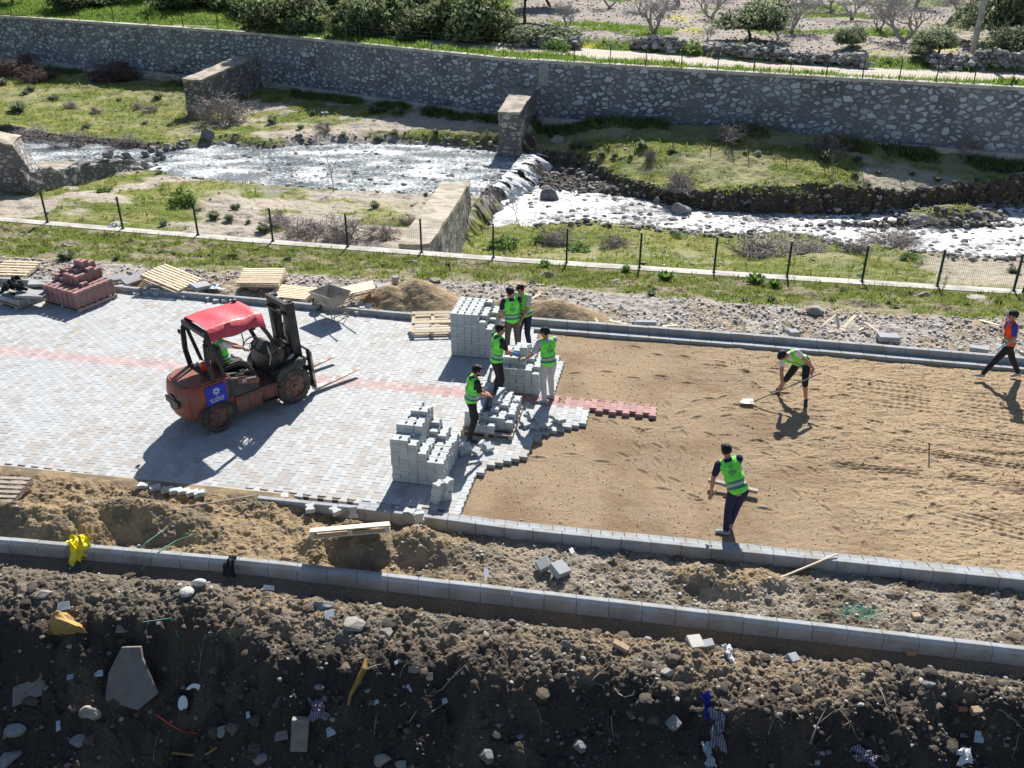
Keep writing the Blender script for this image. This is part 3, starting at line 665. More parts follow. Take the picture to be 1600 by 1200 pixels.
# left near wing wall
t = thing('dam_wall', 'weathered stone wing wall cut off by the left edge, behind the near fence', 'dam wall', (0, 0, 0))
A = W(-140, 335, -6.2); B = W(84, 320, -6.2); d = (B - A); L = d.length; d.normalize(); nrm = Vector((-d.y, d.x, 0))
pr = [(0, 0), (L, 0), (L * 0.97, 0.4), (L * 0.81, 3.3), (L * 0.70, 3.55), (L * 0.45, 3.9), (0, 4.6)]
mb = MB(); vs = [A + d * a + Vector((0, 0, b)) + nrm * (0.25 * b / 4) for a, b in pr] + [A + d * a + Vector((0, 0, b)) + nrm * 2.2 for a, b in pr]; n = len(pr)
mb.add(vs, [tuple(range(n)), tuple(range(n, 2 * n))[::-1]] + [(i, (i + 1) % n, n + (i + 1) % n, n + i) for i in range(n)]); roughen(mb.build('stone_body', M['damstone'], t), .12, 6)
mb = MB(); vs = []
for off in (-0.0, 2.25):
    for dz in (0.01, 0.15): vs += [A + d * a + Vector((0, 0, b + dz)) + nrm * (off + 0.22) for a, b in pr[3:]]
n = 4; fs = []
for i in range(3): fs += [(i, i + 1, n + i + 1, n + i), (2 * n + i, 3 * n + i, 3 * n + i + 1, 2 * n + i + 1), (n + i, n + i + 1, 3 * n + i + 1, 3 * n + i), (i, 2 * n + i, 2 * n + i + 1, i + 1)]
mb.add(vs, fs); roughen(mb.build('coping', M['damtop'], t), .10, 6)
# low rubble wall running from the wing wall into the stream
t = thing('rubble_wall', 'low broken rubble wall stepping down from the left wing wall into the stream', 'wall', (0, 0, 0))
A2 = W(66, 330, -6.3); B2 = W(252, 266, -6.3); d2 = B2 - A2; L2 = d2.length; d2.normalize(); n2_ = Vector((-d2.y, d2.x, 0)); pr = [(0, 0), (L2, 0), (L2 * .97, .5), (L2 * .8, 1.0), (L2 * .6, 1.45), (L2 * .45, 1.6), (L2 * .2, 1.8), (0, 2.2)]
mb = MB(); n = len(pr); vs = [A2 + d2 * a + Vector((0, 0, b)) + n2_ * (.3 * b) for a, b in pr] + [A2 + d2 * a + Vector((0, 0, b)) + n2_ * 1.1 for a, b in pr]
mb.add(vs, [tuple(range(n)), tuple(range(n, 2 * n))[::-1]] + [(i, (i + 1) % n, n + (i + 1) % n, n + i) for i in range(n)]); roughen(mb.build('stone_body', M['damstone'], t), .3, 8, 2.2)
# weir sill under the falls
t = thing('weir', 'dark wet stone sill under the waterfall between the two cross walls', 'weir', (0, 0, 0))
mb = MB(); a = W(728, 300, -6); b = W(822, 236, -6); dd = (b - a).normalized(); nn = Vector((dd.y, -dd.x, 0))
pts = [a, b, b + nn * 1.0, a + nn * 1.0]; mb.prism([(p.x, p.y) for p in pts], -8.8, -6.12); mb.build('sill', M['damstone'], t)
LIPA, LIPB, LIPN = a, b, nn

# ------------------------------------------------------------------ water
def water_mat(name, col, foam_glint, fs, lo, hi, rough):
    m = bpy.data.materials.new(name); m.use_nodes = True
    n = m.node_tree.nodes; l = m.node_tree.links; n.clear()
    out = n.new('ShaderNodeOutputMaterial'); b = n.new('ShaderNodeBsdfPrincipled'); l.new(b.outputs[0], out.inputs[0])
    tc = n.new('ShaderNodeTexCoord'); mp = n.new('ShaderNodeMapping'); mp.inputs['Scale'].default_value = (0.6, 1.2, 1); mp.inputs['Rotation'].default_value = (0, 0, 0.2)
    l.new(tc.outputs['Object'], mp.inputs[0])
    nz = n.new('ShaderNodeTexNoise'); nz.inputs['Scale'].default_value = fs; nz.inputs['Detail'].default_value = 8; nz.inputs['Roughness'].default_value = 0.7; l.new(mp.outputs[0], nz.inputs['Vector'])
    mr = n.new('ShaderNodeMapRange'); mr.inputs[1].default_value = lo; mr.inputs[2].default_value = hi; l.new(nz.outputs['Fac'], mr.inputs[0])
    nb = n.new('ShaderNodeTexNoise'); nb.inputs['Scale'].default_value = 0.5; nb.inputs['Detail'].default_value = 4; l.new(mp.outputs[0], nb.inputs['Vector'])
    ma = n.new('ShaderNodeMath'); ma.operation = 'MULTIPLY_ADD'; l.new(nb.outputs['Fac'], ma.inputs[0]); ma.inputs[1].default_value = 0.7; l.new(nz.outputs['Fac'], ma.inputs[2])
    mb_ = n.new('ShaderNodeMath'); mb_.operation = 'SUBTRACT'; l.new(ma.outputs[0], mb_.inputs[0]); mb_.inputs[1].default_value = 0.35; l.new(mb_.outputs[0], mr.inputs[0])
    mx = n.new('ShaderNodeMix'); mx.data_type = 'RGBA'; l.new(mr.outputs[0], mx.inputs[0]); mx.inputs[6].default_value = (*col, 1); mx.inputs[7].default_value = (*foam_glint, 1)  # white patches: foam plus sun glint painted into the colour
    l.new(mx.outputs[2], b.inputs['Base Color'])
    r2 = n.new('ShaderNodeMapRange'); r2.inputs[3].default_value = rough; r2.inputs[4].default_value = 0.6; l.new(mr.outputs[0], r2.inputs[0]); l.new(r2.outputs[0], b.inputs['Roughness'])
    b.inputs['IOR'].default_value = 1.33
    n2 = n.new('ShaderNodeTexNoise'); n2.inputs['Scale'].default_value = 9.0; n2.inputs['Detail'].default_value = 8; n2.inputs['Roughness'].default_value = 0.75; l.new(mp.outputs[0], n2.inputs['Vector'])
    bp = n.new('ShaderNodeBump'); bp.inputs['Strength'].default_value = 1.0; bp.inputs['Distance'].default_value = 0.09; l.new(n2.outputs['Fac'], bp.inputs['Height']); l.new(bp.outputs[0], b.inputs['Normal'])
    return m
M['water_up'] = water_mat('river_water', (0.13, 0.165, 0.185), (0.80, 0.83, 0.86), 8.0, 0.47, 0.66, 0.08)
M['water_dn'] = water_mat('rapids_water', (0.24, 0.25, 0.26), (0.88, 0.89, 0.90), 6.0, 0.38, 0.60, 0.12)
def wsheet(name, x0, x1, y0, y1, z, cond, m, step=0.22, amp=0.05):
    xs = np.arange(x0, x1, step); ys = np.arange(y0, y1, step); X, Y = np.meshgrid(xs, ys, indexing='ij')
    Z = z + (fbm(X * 0.8, Y * 2.2, 4, 3) - 0.5) * amp * 2 + (fbm(X * 2.5, Y * 5, 3, 5) - 0.5) * amp
    Vt, Ft = grid(X, Y, Z); cx = Vt[Ft].mean(1); Ft = Ft[cond(cx[:, 0], cx[:, 1])]
    o = npobj(name, Vt, Ft, [m], smooth=True); return tag(o, kind='structure')
def lipx(y): return LIPA.x + (y - LIPA.y) / (LIPB.y - LIPA.y) * (LIPB.x - LIPA.x)
wsheet('river_water', -160, 1.5, 50, 78, ZU, lambda x, y: (x < lipx(y) + 0.95) & (y < UPF(x) + 2.5) & (y > UPN(x) - 2.5), M['water_up'])
wsheet('river_water', -3.5, 120, 44, 66, ZD, lambda x, y: (x > lipx(y) + 0.9) & (y < DNF(x) + 2) & (y > DNN(x) - 2.5), M['water_dn'], amp=0.09)
# falling sheet
ns, nt_ = 90, 26; Vt = []
for i in range(ns):
    s = 0.16 + 0.80 * i / (ns - 1); p = LIPA + (LIPB - LIPA) * s + LIPN * 0.9
    for j in range(nt_):
        q = j / (nt_ - 1); wob = (float(fbm(s * 26, q * 1.5, 4, 3)) - 0.5) * 0.9 + (float(vn(s * 90, q * 6, 5)) - .5) * .16
        Vt.append((p.x + LIPN.x * (1.1 * math.sqrt(q) * (.7 + .6 * float(vn(s * 7, 0, 1))) + wob) + 0.3 * q, p.y + LIPN.y * (0.9 * math.sqrt(q) + wob), ZU + 0.03 - (ZU - ZD) * q ** 1.2))
i = np.arange(ns * nt_).reshape(ns, nt_); Ft = np.stack([i[:-1, :-1], i[1:, :-1], i[1:, 1:], i[:-1, 1:]], -1).reshape(-1, 4); cq = np.array([(k // (nt_ - 1), k % (nt_ - 1)) for k in range(len(Ft))]); Ft = Ft[fbm(cq[:, 0] * .16, cq[:, 1] * .05, 3, 4) + .12 * vn(cq[:, 0] * .8, cq[:, 1] * .3, 2) > .42]
M['falls'] = water_mat('falling_water', (0.5, 0.53, 0.56), (0.85, 0.87, 0.9), 2.2, 0.42, 0.6, 0.25)
tag(npobj('waterfall', np.array(Vt), Ft, [M['falls']], smooth=True), kind='structure')

# ------------------------------------------------------------------ fences
def fence(label, pts, h, wire, nw, nh, thick, mgreen):
    """pts: post feet (world)."""
    t = thing('mesh_fence', label, 'fence', pts[len(pts) // 2])
    base = Vector(pts[len(pts) // 2]); pm = None
    post = MB(); post.box((0, 0, h / 2), (0.06, 0.045, h)); post.box((0, 0, h + 0.008), (0.07, 0.055, 0.02)); post.box((0, 0, 0.01), (0.12, 0.12, 0.02)); pm = post.mesh('post', mgreen)
    for p in pts:
        o = link(bpy.data.objects.new('post', pm), t); o.location = Vector(p) - base
    for a, b in zip(pts[:-1], pts[1:]):
        a = Vector(a) - base; b = Vector(b) - base; mb = MB(); top = Vector((0, 0, h - 0.05)); lo = Vector((0, 0, 0.06))
        for k in range(1, nw):
            q = a + (b - a) * k / nw; mb.bar(q + lo, q + top, wire, wire)
        for k in range(nh):
            z = Vector((0, 0, 0.08 + (h - 0.15) * k / (nh - 1))); mb.bar(a + z, b + z, wire, wire * thick)
        mb.build('wire_panel', mgreen, t)
    return t
px = [(-154, 323), (-37, 332), (83, 343), (199, 353), (314, 364), (429, 375), (544, 386), (659, 395), (771, 402), (885, 411), (999, 419), (1116, 428), (1231, 436), (1350, 445), (1470, 454), (1591, 462), (1712, 472)]
pts = []
for a, b in px:
    p = W(a, b - 2, -0.88); p.y = float(FWN(p.x)) + 0.27; pts.append(p)
fence('dark green welded mesh fence on the near concrete river wall', pts, 1.14, 0.0032, 40, 6, 1.0, M['green_post'])
fx = [-92, -38, 16, 69, 122, 176, 230, 284, 339, 394, 450, 506, 562, 619, 674, 730, 786, 842, 898, 954, 1010, 1066, 1123, 1180, 1237, 1294, 1351, 1409, 1467, 1526, 1586, 1648, 1710]
pts = []
for a in fx:
    yy = np.interp(a, [0, 400, 790, 1200, 1600], [24, 51, 91, 115, 137]); p = W(a, yy, -0.93); p.y = float(FAR(p.x)) + 0.25; pts.append(p)
fence('dark green post and wire fence running along the top of the far stone wall', pts, 1.25, 0.006, 14, 5, 1.0, M['green_post'])
# ------------------------------------------------------------------ pavers in stacks
def paver_mesh(name, m):
    mb = MB(); ri = [(x * 0.95, y * 0.96) for x, y in PO]
    vs = [(a, b, 0.08) for a, b in ri] + [(a, b, 0.074) for a, b in PO] + [(a, b, 0.0) for a, b in PO]
    fs = [tuple(range(12)), tuple(range(24, 36))[::-1]]
    for k in range(12):
        k2 = (k + 1) % 12; fs += [(k, 12 + k, 12 + k2, k2), (12 + k, 24 + k, 24 + k2, 12 + k2)]
    mb.add(vs, fs); return mb.mesh(name, m)
PM = paver_mesh('concrete_paver', M['paver']); PMR = paver_mesh('concrete_paver', M['paver_red'])
NP = [0]
ORD = ['first', 'second', 'third', 'fourth', 'fifth', 'sixth', 'seventh', 'eighth', 'ninth', 'tenth', 'eleventh', 'twelfth', 'thirteenth', 'fourteenth']
def paver(loc, rot, label, group, mesh=None, cat='paver'):
    o = link(bpy.data.objects.new('concrete_paver', mesh or PM)); o.location = loc; o.rotation_euler = rot
    NP[0] += 1; return tag(o, label, cat, group)
BULK = []           # interior blocks: (matrix, red)
def pallet_mesh_parts(w=1.05, d=1.05):
    b = []
    for k in range(7): b.append(('deck_board', (0, -d / 2 + 0.05 + k * (d - 0.1) / 6, 0.108), (w, 0.095, 0.02)))
    for x in (-w / 2 + 0.045, 0, w / 2 - 0.045): b.append(('stringer', (x, 0, 0.0595), (0.08, d, 0.075)))
    for y in (-d / 2 + 0.05, 0, d / 2 - 0.05): b.append(('bottom_board', (0, y, 0.0105), (w, 0.095, 0.02)))
    return b
def make_pallet(label, loc, rot, w=1.05, d=1.05, m='wood', group='wooden pallets', nd=7, bw=0.095, brk=0):
    t = thing('wooden_pallet', label, 'pallet', loc, 0, group); t.rotation_euler = rot
    rr = random.Random(int(abs(loc[0] * 100)))
    for k in range(nd):
        mb = MB(); mb.box((rr.uniform(-.01, .01), -d / 2 + 0.05 + k * (d - 0.1) / (nd - 1), 0.108), (w + rr.uniform(-.02, .02), bw, 0.02), (0, 0, rr.uniform(-0.015, 0.015))); mb.build('deck_board', M[m], t)
    for x in (-w / 2 + 0.045, 0, w / 2 - 0.045):
        mb = MB(); mb.box((x, 0, 0.0595), (0.08, d, 0.075)); mb.build('stringer', M[m], t)
    for y in (-d / 2 + 0.05, 0, d / 2 - 0.05):
        mb = MB(); mb.box((0, y, 0.0105), (w, 0.095, 0.02)); mb.build('bottom_board', M[m], t)
    return t
def stack(corner, a, Hm, label, group, z0=0.13, pallet=True, red=False, plabel=None, only=None, sx=0.1685, sy=0.204):
    """Hm[j][i] layers, j from the front, i from the left; corner = front left on the ground"""
    ux = Vector((math.cos(a), math.sin(a), 0)); uy = Vector((-math.sin(a), math.cos(a), 0))
    nj, ni = len(Hm), len(Hm[0])
    for j in range(nj):
        for i in range(ni):
            for k in range(Hm[j][i]):
                c = corner + ux * ((i + .5) * sx) + uy * ((j + .5) * sy)
                jx = random.gauss(0, .003) + ((k // 2) % 2) * 0.006; jy = random.gauss(0, .004)
                loc = (c.x + jx, c.y + jy, z0 + k * 0.0835); rot = (0, 0, a + random.gauss(0, 0.012))
                top = k >= Hm[j][i] - 1
                fr = j == 0 or Hm[j - 1][i] <= k
                rt = i == ni - 1 or Hm[j][i + 1] <= k
                ex = top or fr or (rt and i == ni - 1) or rt
                if only: ex = only(i, j, k, top, fr, rt)
                lab = '%s, %s row, %s from left, %s layer up' % (label, 'front' if j == 0 else ORD[j], ORD[i], ORD[k])
                if ex: paver(loc, rot, lab, group, PMR if red else PM, 'red paver' if red else 'paver')
                else: BULK.append((loc, rot, red))
    if pallet:
        c = corner + ux * (ni * sx / 2) + uy * (nj * sy / 2)
        make_pallet(plabel, (c.x, c.y, 0.0), (0, 0, a), ni * sx + 0.06, nj * sy + 0.02, 'wood_old', 'pallets under the paver stacks')
# nearest stack
H1 = [[11, 11, 10, 8, 6, 6], [10, 10, 10, 8, 6, 6], [12, 12, 12, 7, 6, 6], [12, 12, 12, 7, 6, 6], [12, 13, 13, 8, 7, 5], [11, 13, 12, 9, 7, 5]]
stack(W(613, 753), ang, H1, 'grey paver of the nearest stack', 'pavers in the nearest grey stack', plabel='weathered pallet under the nearest grey paver stack', z0=0.02, pallet=False,
      only=lambda i, j, k, top, fr, rt: top or (j == 0 and k > 0) or (i == 5 and k > 2) or (fr and k > 8))
H3 = [[13, 13, 13, 13, 11, 9], [13, 13, 13, 13, 12, 9], [13, 13, 13, 13, 12, 10], [13, 13, 13, 13, 12, 11], [13, 13, 13, 13, 13, 11]]
stack(W(705, 556), ang, H3, 'grey paver of the tallest stack', 'pavers in the tallest grey stack', z0=0.02, pallet=False,
      only=lambda i, j, k, top, fr, rt: (top and j < 4) or (fr and j == 0 and k > 7))
H2 = [[7, 7, 7, 7, 6], [9, 9, 8, 7, 7], [10, 10, 11, 8, 7], [9, 9, 10, 8, 7], [8, 9, 9, 8, 6]]
stack(W(783, 613), ang, H2, 'grey paver of the middle stack', 'pavers in the middle grey stack', z0=0.02, pallet=False,
      only=lambda i, j, k, top, fr, rt: (top and j < 3) or (fr and j == 0 and k > 3))
H4 = [[0, 3, 2, 0, 4, 0], [4, 4, 2, 4, 4, 2], [4, 4, 2, 4, 4, 3], [4, 4, 4, 5, 4, 3], [4, 4, 5, 5, 4, 3], [4, 4, 4, 5, 4, 3]]
H4 = [[0, 3, 2, 2, 0, 0], [4, 4, 3, 3, 3, 2], [4, 4, 2, 4, 3, 3], [4, 4, 1, 5, 4, 3], [5, 5, 2, 5, 4, 3], [6, 6, 2, 5, 4, 3]]
stack(W(722, 681), ang, H4, 'grey paver on the half emptied pallet', 'pavers on the half emptied pallet', plabel='weathered pallet with the last low rows of pavers, beside the standing workers', z0=0.125,
      only=lambda i, j, k, top, fr, rt: top or (fr and j < 1))
# red pavers on a pallet
pa, pb = W(72, 474), W(131, 491); ar = math.atan2(pb.y - pa.y, pb.x - pa.x)
HR = [[5, 5, 5, 5, 5, 5, 5], [5, 5, 5, 5, 5, 5, 5], [7, 6, 8, 8, 8, 6, 5], [8, 8, 9, 9, 8, 5, 5], [6, 8, 11, 11, 9, 5, 5], [6, 7, 8, 10, 8, 5, 5]]
stack(pa, ar, HR, 'dusty red paver of the pyramid stack', 'pavers in the red stack', red=True, plabel='weathered pallet carrying the red paver pyramid', sx=0.19, sy=0.2,
      only=lambda i, j, k, top, fr, rt: (top and (k > 4 or j < 2)) or (fr and j == 0 and k > 2))
# a small leaning pile and loose ones
def loose(px, py, z, rz, label, rx=0.0, ry=0.0, grp='loose grey pavers', red=False):
    p = W(px, py, z); return paver(p, (rx, ry, rz), label, grp, PMR if red else PM, 'paver')
q = W(683, 783, 0)
for k in range(5):
    a = ang + 0.75 + (k % 2) * 0.12 + random.uniform(-.05, .05)
    paver((q.x + 0.012 * k, q.y, k * 0.081), (0, 0, a - 1.2), 'left column paver, ' + ORD[k] + ' layer up, of the small leaning pile by the nearest stack', 'pavers in the small pile')
    if k > 1: paver((q.x + 0.15 + 0.01 * k, q.y + 0.09, k * 0.081), (0, 0, a - 1.2), 'right column paver, ' + ORD[k] + ' layer up, of the small leaning pile by the nearest stack', 'pavers in the small pile')
for k in range(2): paver((q.x + 0.17, q.y + 0.11, k * 0.081), (0, 0, 0.2), 'right column paver, ' + ORD[k] + ' layer up, of the small leaning pile by the nearest stack', 'pavers in the small pile')
q = W(728, 706, 0)
for k, (dx, dy, z, rz, rx) in enumerate([(0, 0, 0, 0.3, 0), (0.02, 0.01, .081, 0.35, 0), (-.18, .1, 0, 0.6, 0), (.2, -.12, 0.03, 1.1, .5), (-.1, -.1, .07, 0.9, 0.4)]):
    paver((q.x + dx, q.y + dy, z), (rx, 0, rz), ORD[k] + ' loose grey paver tumbled between the nearest stack and the half emptied pallet', 'loose pavers by the workers feet')
for n_, (x, y, rz, rx) in enumerate([(752, 697, 1.2, 1.2), (763, 700, 0.5, 0.25)]):
    loose(x, y, 0.05, rz, ('left' if n_ == 0 else 'right') + ' pale loose paver propped just below the half emptied pallet', rx, 0, 'propped pale pavers')
for k, (x, y, rz, rx, z) in enumerate([(866, 654, 0.9, 0.35, 0.06), (876, 660, 0.4, -0.3, 0.05), (848, 655, 0.2, 0.5, 0.03), (836, 668, 1.3, 0.1, 0.02), (845, 662, 0.4, .3, 0.09), (826, 652, 1.0, .4, 0.05), (820, 664, 0.6, .2, 0.02), (855, 668, 1.0, -.2, 0.02)]):
    loose(x, y, z, rz, ORD[k] + ' loose paver tossed on the laid edge left of the red row', rx, 0, 'tossed pavers beside the red row')
for (x, y, rz) in [(655, 806, 0.2)]:
    o = loose(x, y, 0.08, rz, 'single pale paver standing on end on the inner kerb', 1.57, 0)
for n_, (x, y, rz) in enumerate([(190, 447, 0.1), (214, 459, 0.3), (228, 457, 0.9), (245, 458, 0.2), (281, 459, 0.5), (288, 462, 0.9), (325, 466, 1.2), (338, 468, .3), (352, 468, .1), (364, 470, .2)]):
    loose(x, y + 3, 0.0, rz, ORD[n_] + ' cut paver from the left along the far kerb, left of the forklift', random.choice([0, 1.5]), 0, 'cut pavers along the far kerb')
for n_, (x, y, rz, z) in enumerate([(468, 478, .2, 0), (482, 480, 1.2, 0), (490, 478, .4, 0), (552, 485, .3, 0), (558, 490, .9, 0), (566, 482, .2, .08), (572, 490, 1.3, 0), (548, 480, .6, .0), (562, 476, 1.1, .1), (576, 478, .1, .08), (630, 492, .1, 0), (640, 494, .8, .0)]):
    loose(x, y + 1, z, rz, ORD[n_] + ' cut paver along the far kerb, counted rightwards from behind the wheelbarrow', random.choice([0, 1.5]), 0, 'cut pavers beside the wheelbarrow')
for k, (x, y, rz) in enumerate([(225, 762, .1), (243, 765, .5), (262, 768, .2), (275, 770, .15), (288, 771, .2), (301, 773, .3), (312, 774, .5)]):
    loose(x, y, 0.0, rz + 1.5, ORD[k] + ' broken paver from the left in the row above the pale shovel', 0, 0.1, 'broken pavers above the shovel')
for n_, (x, y, rz) in enumerate([(485, 797, .2), (524, 801, .7), (552, 801, .1), (640, 803, 1.3)]):
    loose(x, y, 0.0, rz, ORD[n_] + ' broken paver piece from the left in the inner kerb gutter', random.choice([0, .9]), 0, 'paver pieces in the gutter')
print('individual pavers', NP[0], 'bulk', len(BULK))
vv = []; ff = []; mi = []; base = np.array([v.co[:] for v in PM.vertices]); bf = [tuple(p.vertices) for p in PM.polygons]
for loc, rot, red in BULK:
    Mx = Matrix.Translation(loc) @ Euler(rot).to_matrix().to_4x4(); n0 = len(vv)
    vv += [tuple(Mx @ Vector(v)) for v in base]; ff += [tuple(n0 + i for i in f) for f in bf]; mi += [int(red)] * len(bf)
me = bpy.data.meshes.new('stacked_pavers'); me.from_pydata(vv, [], ff); me.materials.append(M['paver']); me.materials.append(M['paver_red']); me.polygons.foreach_set('material_index', mi)
tag(link(bpy.data.objects.new('stacked_pavers', me)), 'grey and red pavers deep inside and behind the stacked rows', 'pavers', None, 'stuff')

# ------------------------------------------------------------------ slatted pallets lying about
def lie(px, py, z, rz, label, rx=0.0, ry=0.0, w=1.15, d=0.85, m='wood', nd=8, bw=0.07):
    p = W(px, py, z); return make_pallet(label, tuple(p), (rx, ry, rz), w, d, m, 'slatted pallets lying about', nd, bw)
lie(268, 438, 0.22, ang - 0.22, 'pale slatted pallet propped at a slant between the red stack and the forklift', -0.02, 0.20, 1.3, 1.0)
lie(412, 440, 0.02, ang + 0.05, 'lowest pale pallet of the pile behind the forklift roof', 0.02, 0, 1.15, 0.9)
lie(410, 438, 0.16, ang + 0.12, 'second pallet of the pile behind the forklift roof', 0.05, 0, 1.15, 0.9)
lie(409, 436, 0.30, ang + 0.2, 'topmost pallet of the pile behind the forklift roof', 0.10, 0, 1.15, 0.9)
lie(458, 462, 0.06, ang - 0.05, 'pale slatted pallet lying behind the wheelbarrow and the forklift mast', 0.0, 0, 1.1, 0.85)
lie(551, 458, 0.28, ang + 0.42, 'closely boarded pale panel leaning on the sand heap behind the wheelbarrow', -0.06, -0.14, 1.2, 0.7, nd=10, bw=0.068)
t = lie(676, 502, 0.28, ang + 0.25, 'upturned slatted pallet leaning on the far kerb beside the tallest paver stack', 0.35 + math.pi, 0, 1.05, 0.75, nd=6, bw=0.05)
lie(548, 834, 0.44, ang + 0.33, 'thin pale pallet lying across the sand heap below the road', -0.50, 0, 1.3, 0.5, nd=6, bw=0.09)
lie(25, 424, 0.0, ang + 0.1, 'worn pale pallet cut off by the left edge, behind the black sheeting', 0.1, 0, 1.1, 0.9, nd=6)
lie(-4, 775, 0.05, ang + 0.12, 'stained pallet cut off by the left edge beside the paving', 0.06, 0, 0.9, 0.9, 'wood_old', nd=7)
# pallet with slabs and black sheeting at the far left
p = W(22, 474); t = make_pallet('weathered pallet at the left edge carrying grey slabs and black sheeting', (p.x, p.y + 0.25, 0), (0, 0, ar), 1.3, 1.0, 'wood_old', 'pallets under the paver stacks')
def slab(px, py, z, rot, d, label, m='kerb', name='kerb_block', grp=None, bev=0.01):
    mb = MB(); mb.box((0, 0, d[2] / 2), d); o = mb.build(name, M[m], bevel=bev, seg=1); o.location = W(px, py, z); o.rotation_euler = rot
    return tag(o, label, 'concrete block', grp)
slab(20, 470, 0.13, (0, 0, ar), (0.95, 0.3, 0.15), 'long grey kerb block on the pallet under the black sheeting')
slab(52, 462, 0.28, (0, 0.05, ar + 0.5), (0.75, 0.45, 0.08), 'pale flat slab on the left pallet beside the red pavers')
slab(40, 468, 0.13, (0, 0, ar + 0.05), (0.8, 0.35, 0.15), 'grey kerb block on the left pallet beneath the flat slab')
slab(66, 445, 0.05, (0, 0.1, 0.3), (0.7, 0.35, 0.08), 'pale slab on the rubble just behind the red pavers')
slab(207, 438, 0.1, (0.35, 0, 0.9), (0.6, 0.32, 0.07), 'grey slab leaning on the far kerb right of the red pavers')
slab(180, 437, 0.05, (0.2, 0, 0.4), (0.6, 0.3, 0.08), 'grey slab flat on the rubble right of the red pavers')
slab(312, 450, 0.1, (0.3, 0.2, 1.1), (0.6, 0.28, 0.12), 'grey kerb block tipped beside the slanted pallet')
slab(241, 452, 0.02, (0, 0.3, 0.5), (0.4, 0.3, 0.18), 'dark block under the slanted pallet')
slab(1009, 511, 0.0, (0, 0, ang + 0.12), (0.52, 0.16, 0.17), 'white kerb block lying on the rubble behind the far kerb')
slab(1387, 531, 0.0, (0, 0.05, ang + 0.15), (0.50, 0.3, 0.13), 'grey kerb block on the rubble right of the timber scraps')
slab(1238, 523, 0.0, (0.1, 0.15, 0.4), (0.3, 0.2, 0.12), 'small grey block on the rubble behind the bending worker')
slab(1529, 548, 0.0, (0, 0, ang - 0.2), (0.42, 0.22, 0.10), 'grey kerb block beside the walking worker')
slab(618, 447, 0.05, (0.1, 0.0, 0.3), (0.16, 0.14, 0.3), 'small grey block standing upright above the sand heap')
slab(600, 453, 0.0, (0.0, 0.0, 0.3), (0.4, 0.3, 0.15), 'pale block beside the boarded panel')
slab(872, 893, 0.0, (0.35, 0.25, 0.75), (0.30, 0.26, 0.12), 'broken pale gutter block lying between the kerbs', 'kerb', 'gutter_block')
slab(850, 885, -0.02, (0.3, -0.3, 0.4), (0.22, 0.2, 0.12), 'grey block fragment beside the broken pale gutter block', 'kerb', 'gutter_block')
slab(1085, 1008, 0.0, (0.15, 0.1, 0.25), (0.22, 0.24, 0.10), 'pale square block on the bank crest below the outer kerb', 'coping', 'gutter_block')
slab(1107, 1010, 0.0, (0.1, -0.2, 0.1), (0.16, 0.15, 0.09), 'small blue grey block beside the pale square block on the bank', 'kerb', 'gutter_block')

# ------------------------------------------------------------------ timber scraps on the rubble
for (x0, y0, x1, y1, z0, z1, wd, lab) in [
        (1285, 509, 1306, 492, .05, .25, .06, 'reddish timber strip leaning left in the timber scraps'), (1311, 515, 1307, 493, .02, .3, .07, 'upright pale timber strip in the timber scraps'),
        (1318, 512, 1337, 492, .05, .25, .09, 'wide pale board leaning right in the timber scraps'), (1340, 483, 1367, 507, .35, .02, .05, 'long thin lath crossing the timber scraps'),
        (1300, 507, 1320, 517, .1, .02, .06, 'short pale lath at the front of the timber scraps'), (1342, 516, 1353, 511, .0, .05, .05, 'small lath lying right of the timber scraps'),
        (1350, 503, 1373, 519, .15, .05, .05, 'lath sloping down at the right end of the timber scraps'), (1355, 507, 1366, 529, .15, .0, .04, 'dark thin stick at the right end of the timber scraps'),
        (1530, 500, 1560, 508, .05, .05, .08, 'pale plank on the rubble behind the walking worker'),
        (935, 509, 978, 507, .0, .02, .12, 'flat pale plank lying behind the far kerb'), (952, 501, 972, 505, .02, .05, .06, 'short reddish plank above the flat plank'),
        (930, 497, 936, 508, .1, .0, .07, 'short upright scrap of wood at the foot of the long sand heap'), (1035, 510, 1058, 508, .0, .0, .08, 'small pale plank right of the white kerb block'),
        (830, 467, 845, 459, .35, .45, .09, 'white short board on the sand heap behind the workers')]:
    mb = MB(); mb.bar(W(x0, y0, z0), W(x1, y1, z1), wd, 0.02); tag(mb.build('timber_scrap', M['wood' if 'dark' not in lab else 'wood_old']), lab, 'timber scrap', 'timber scraps on the rubble')

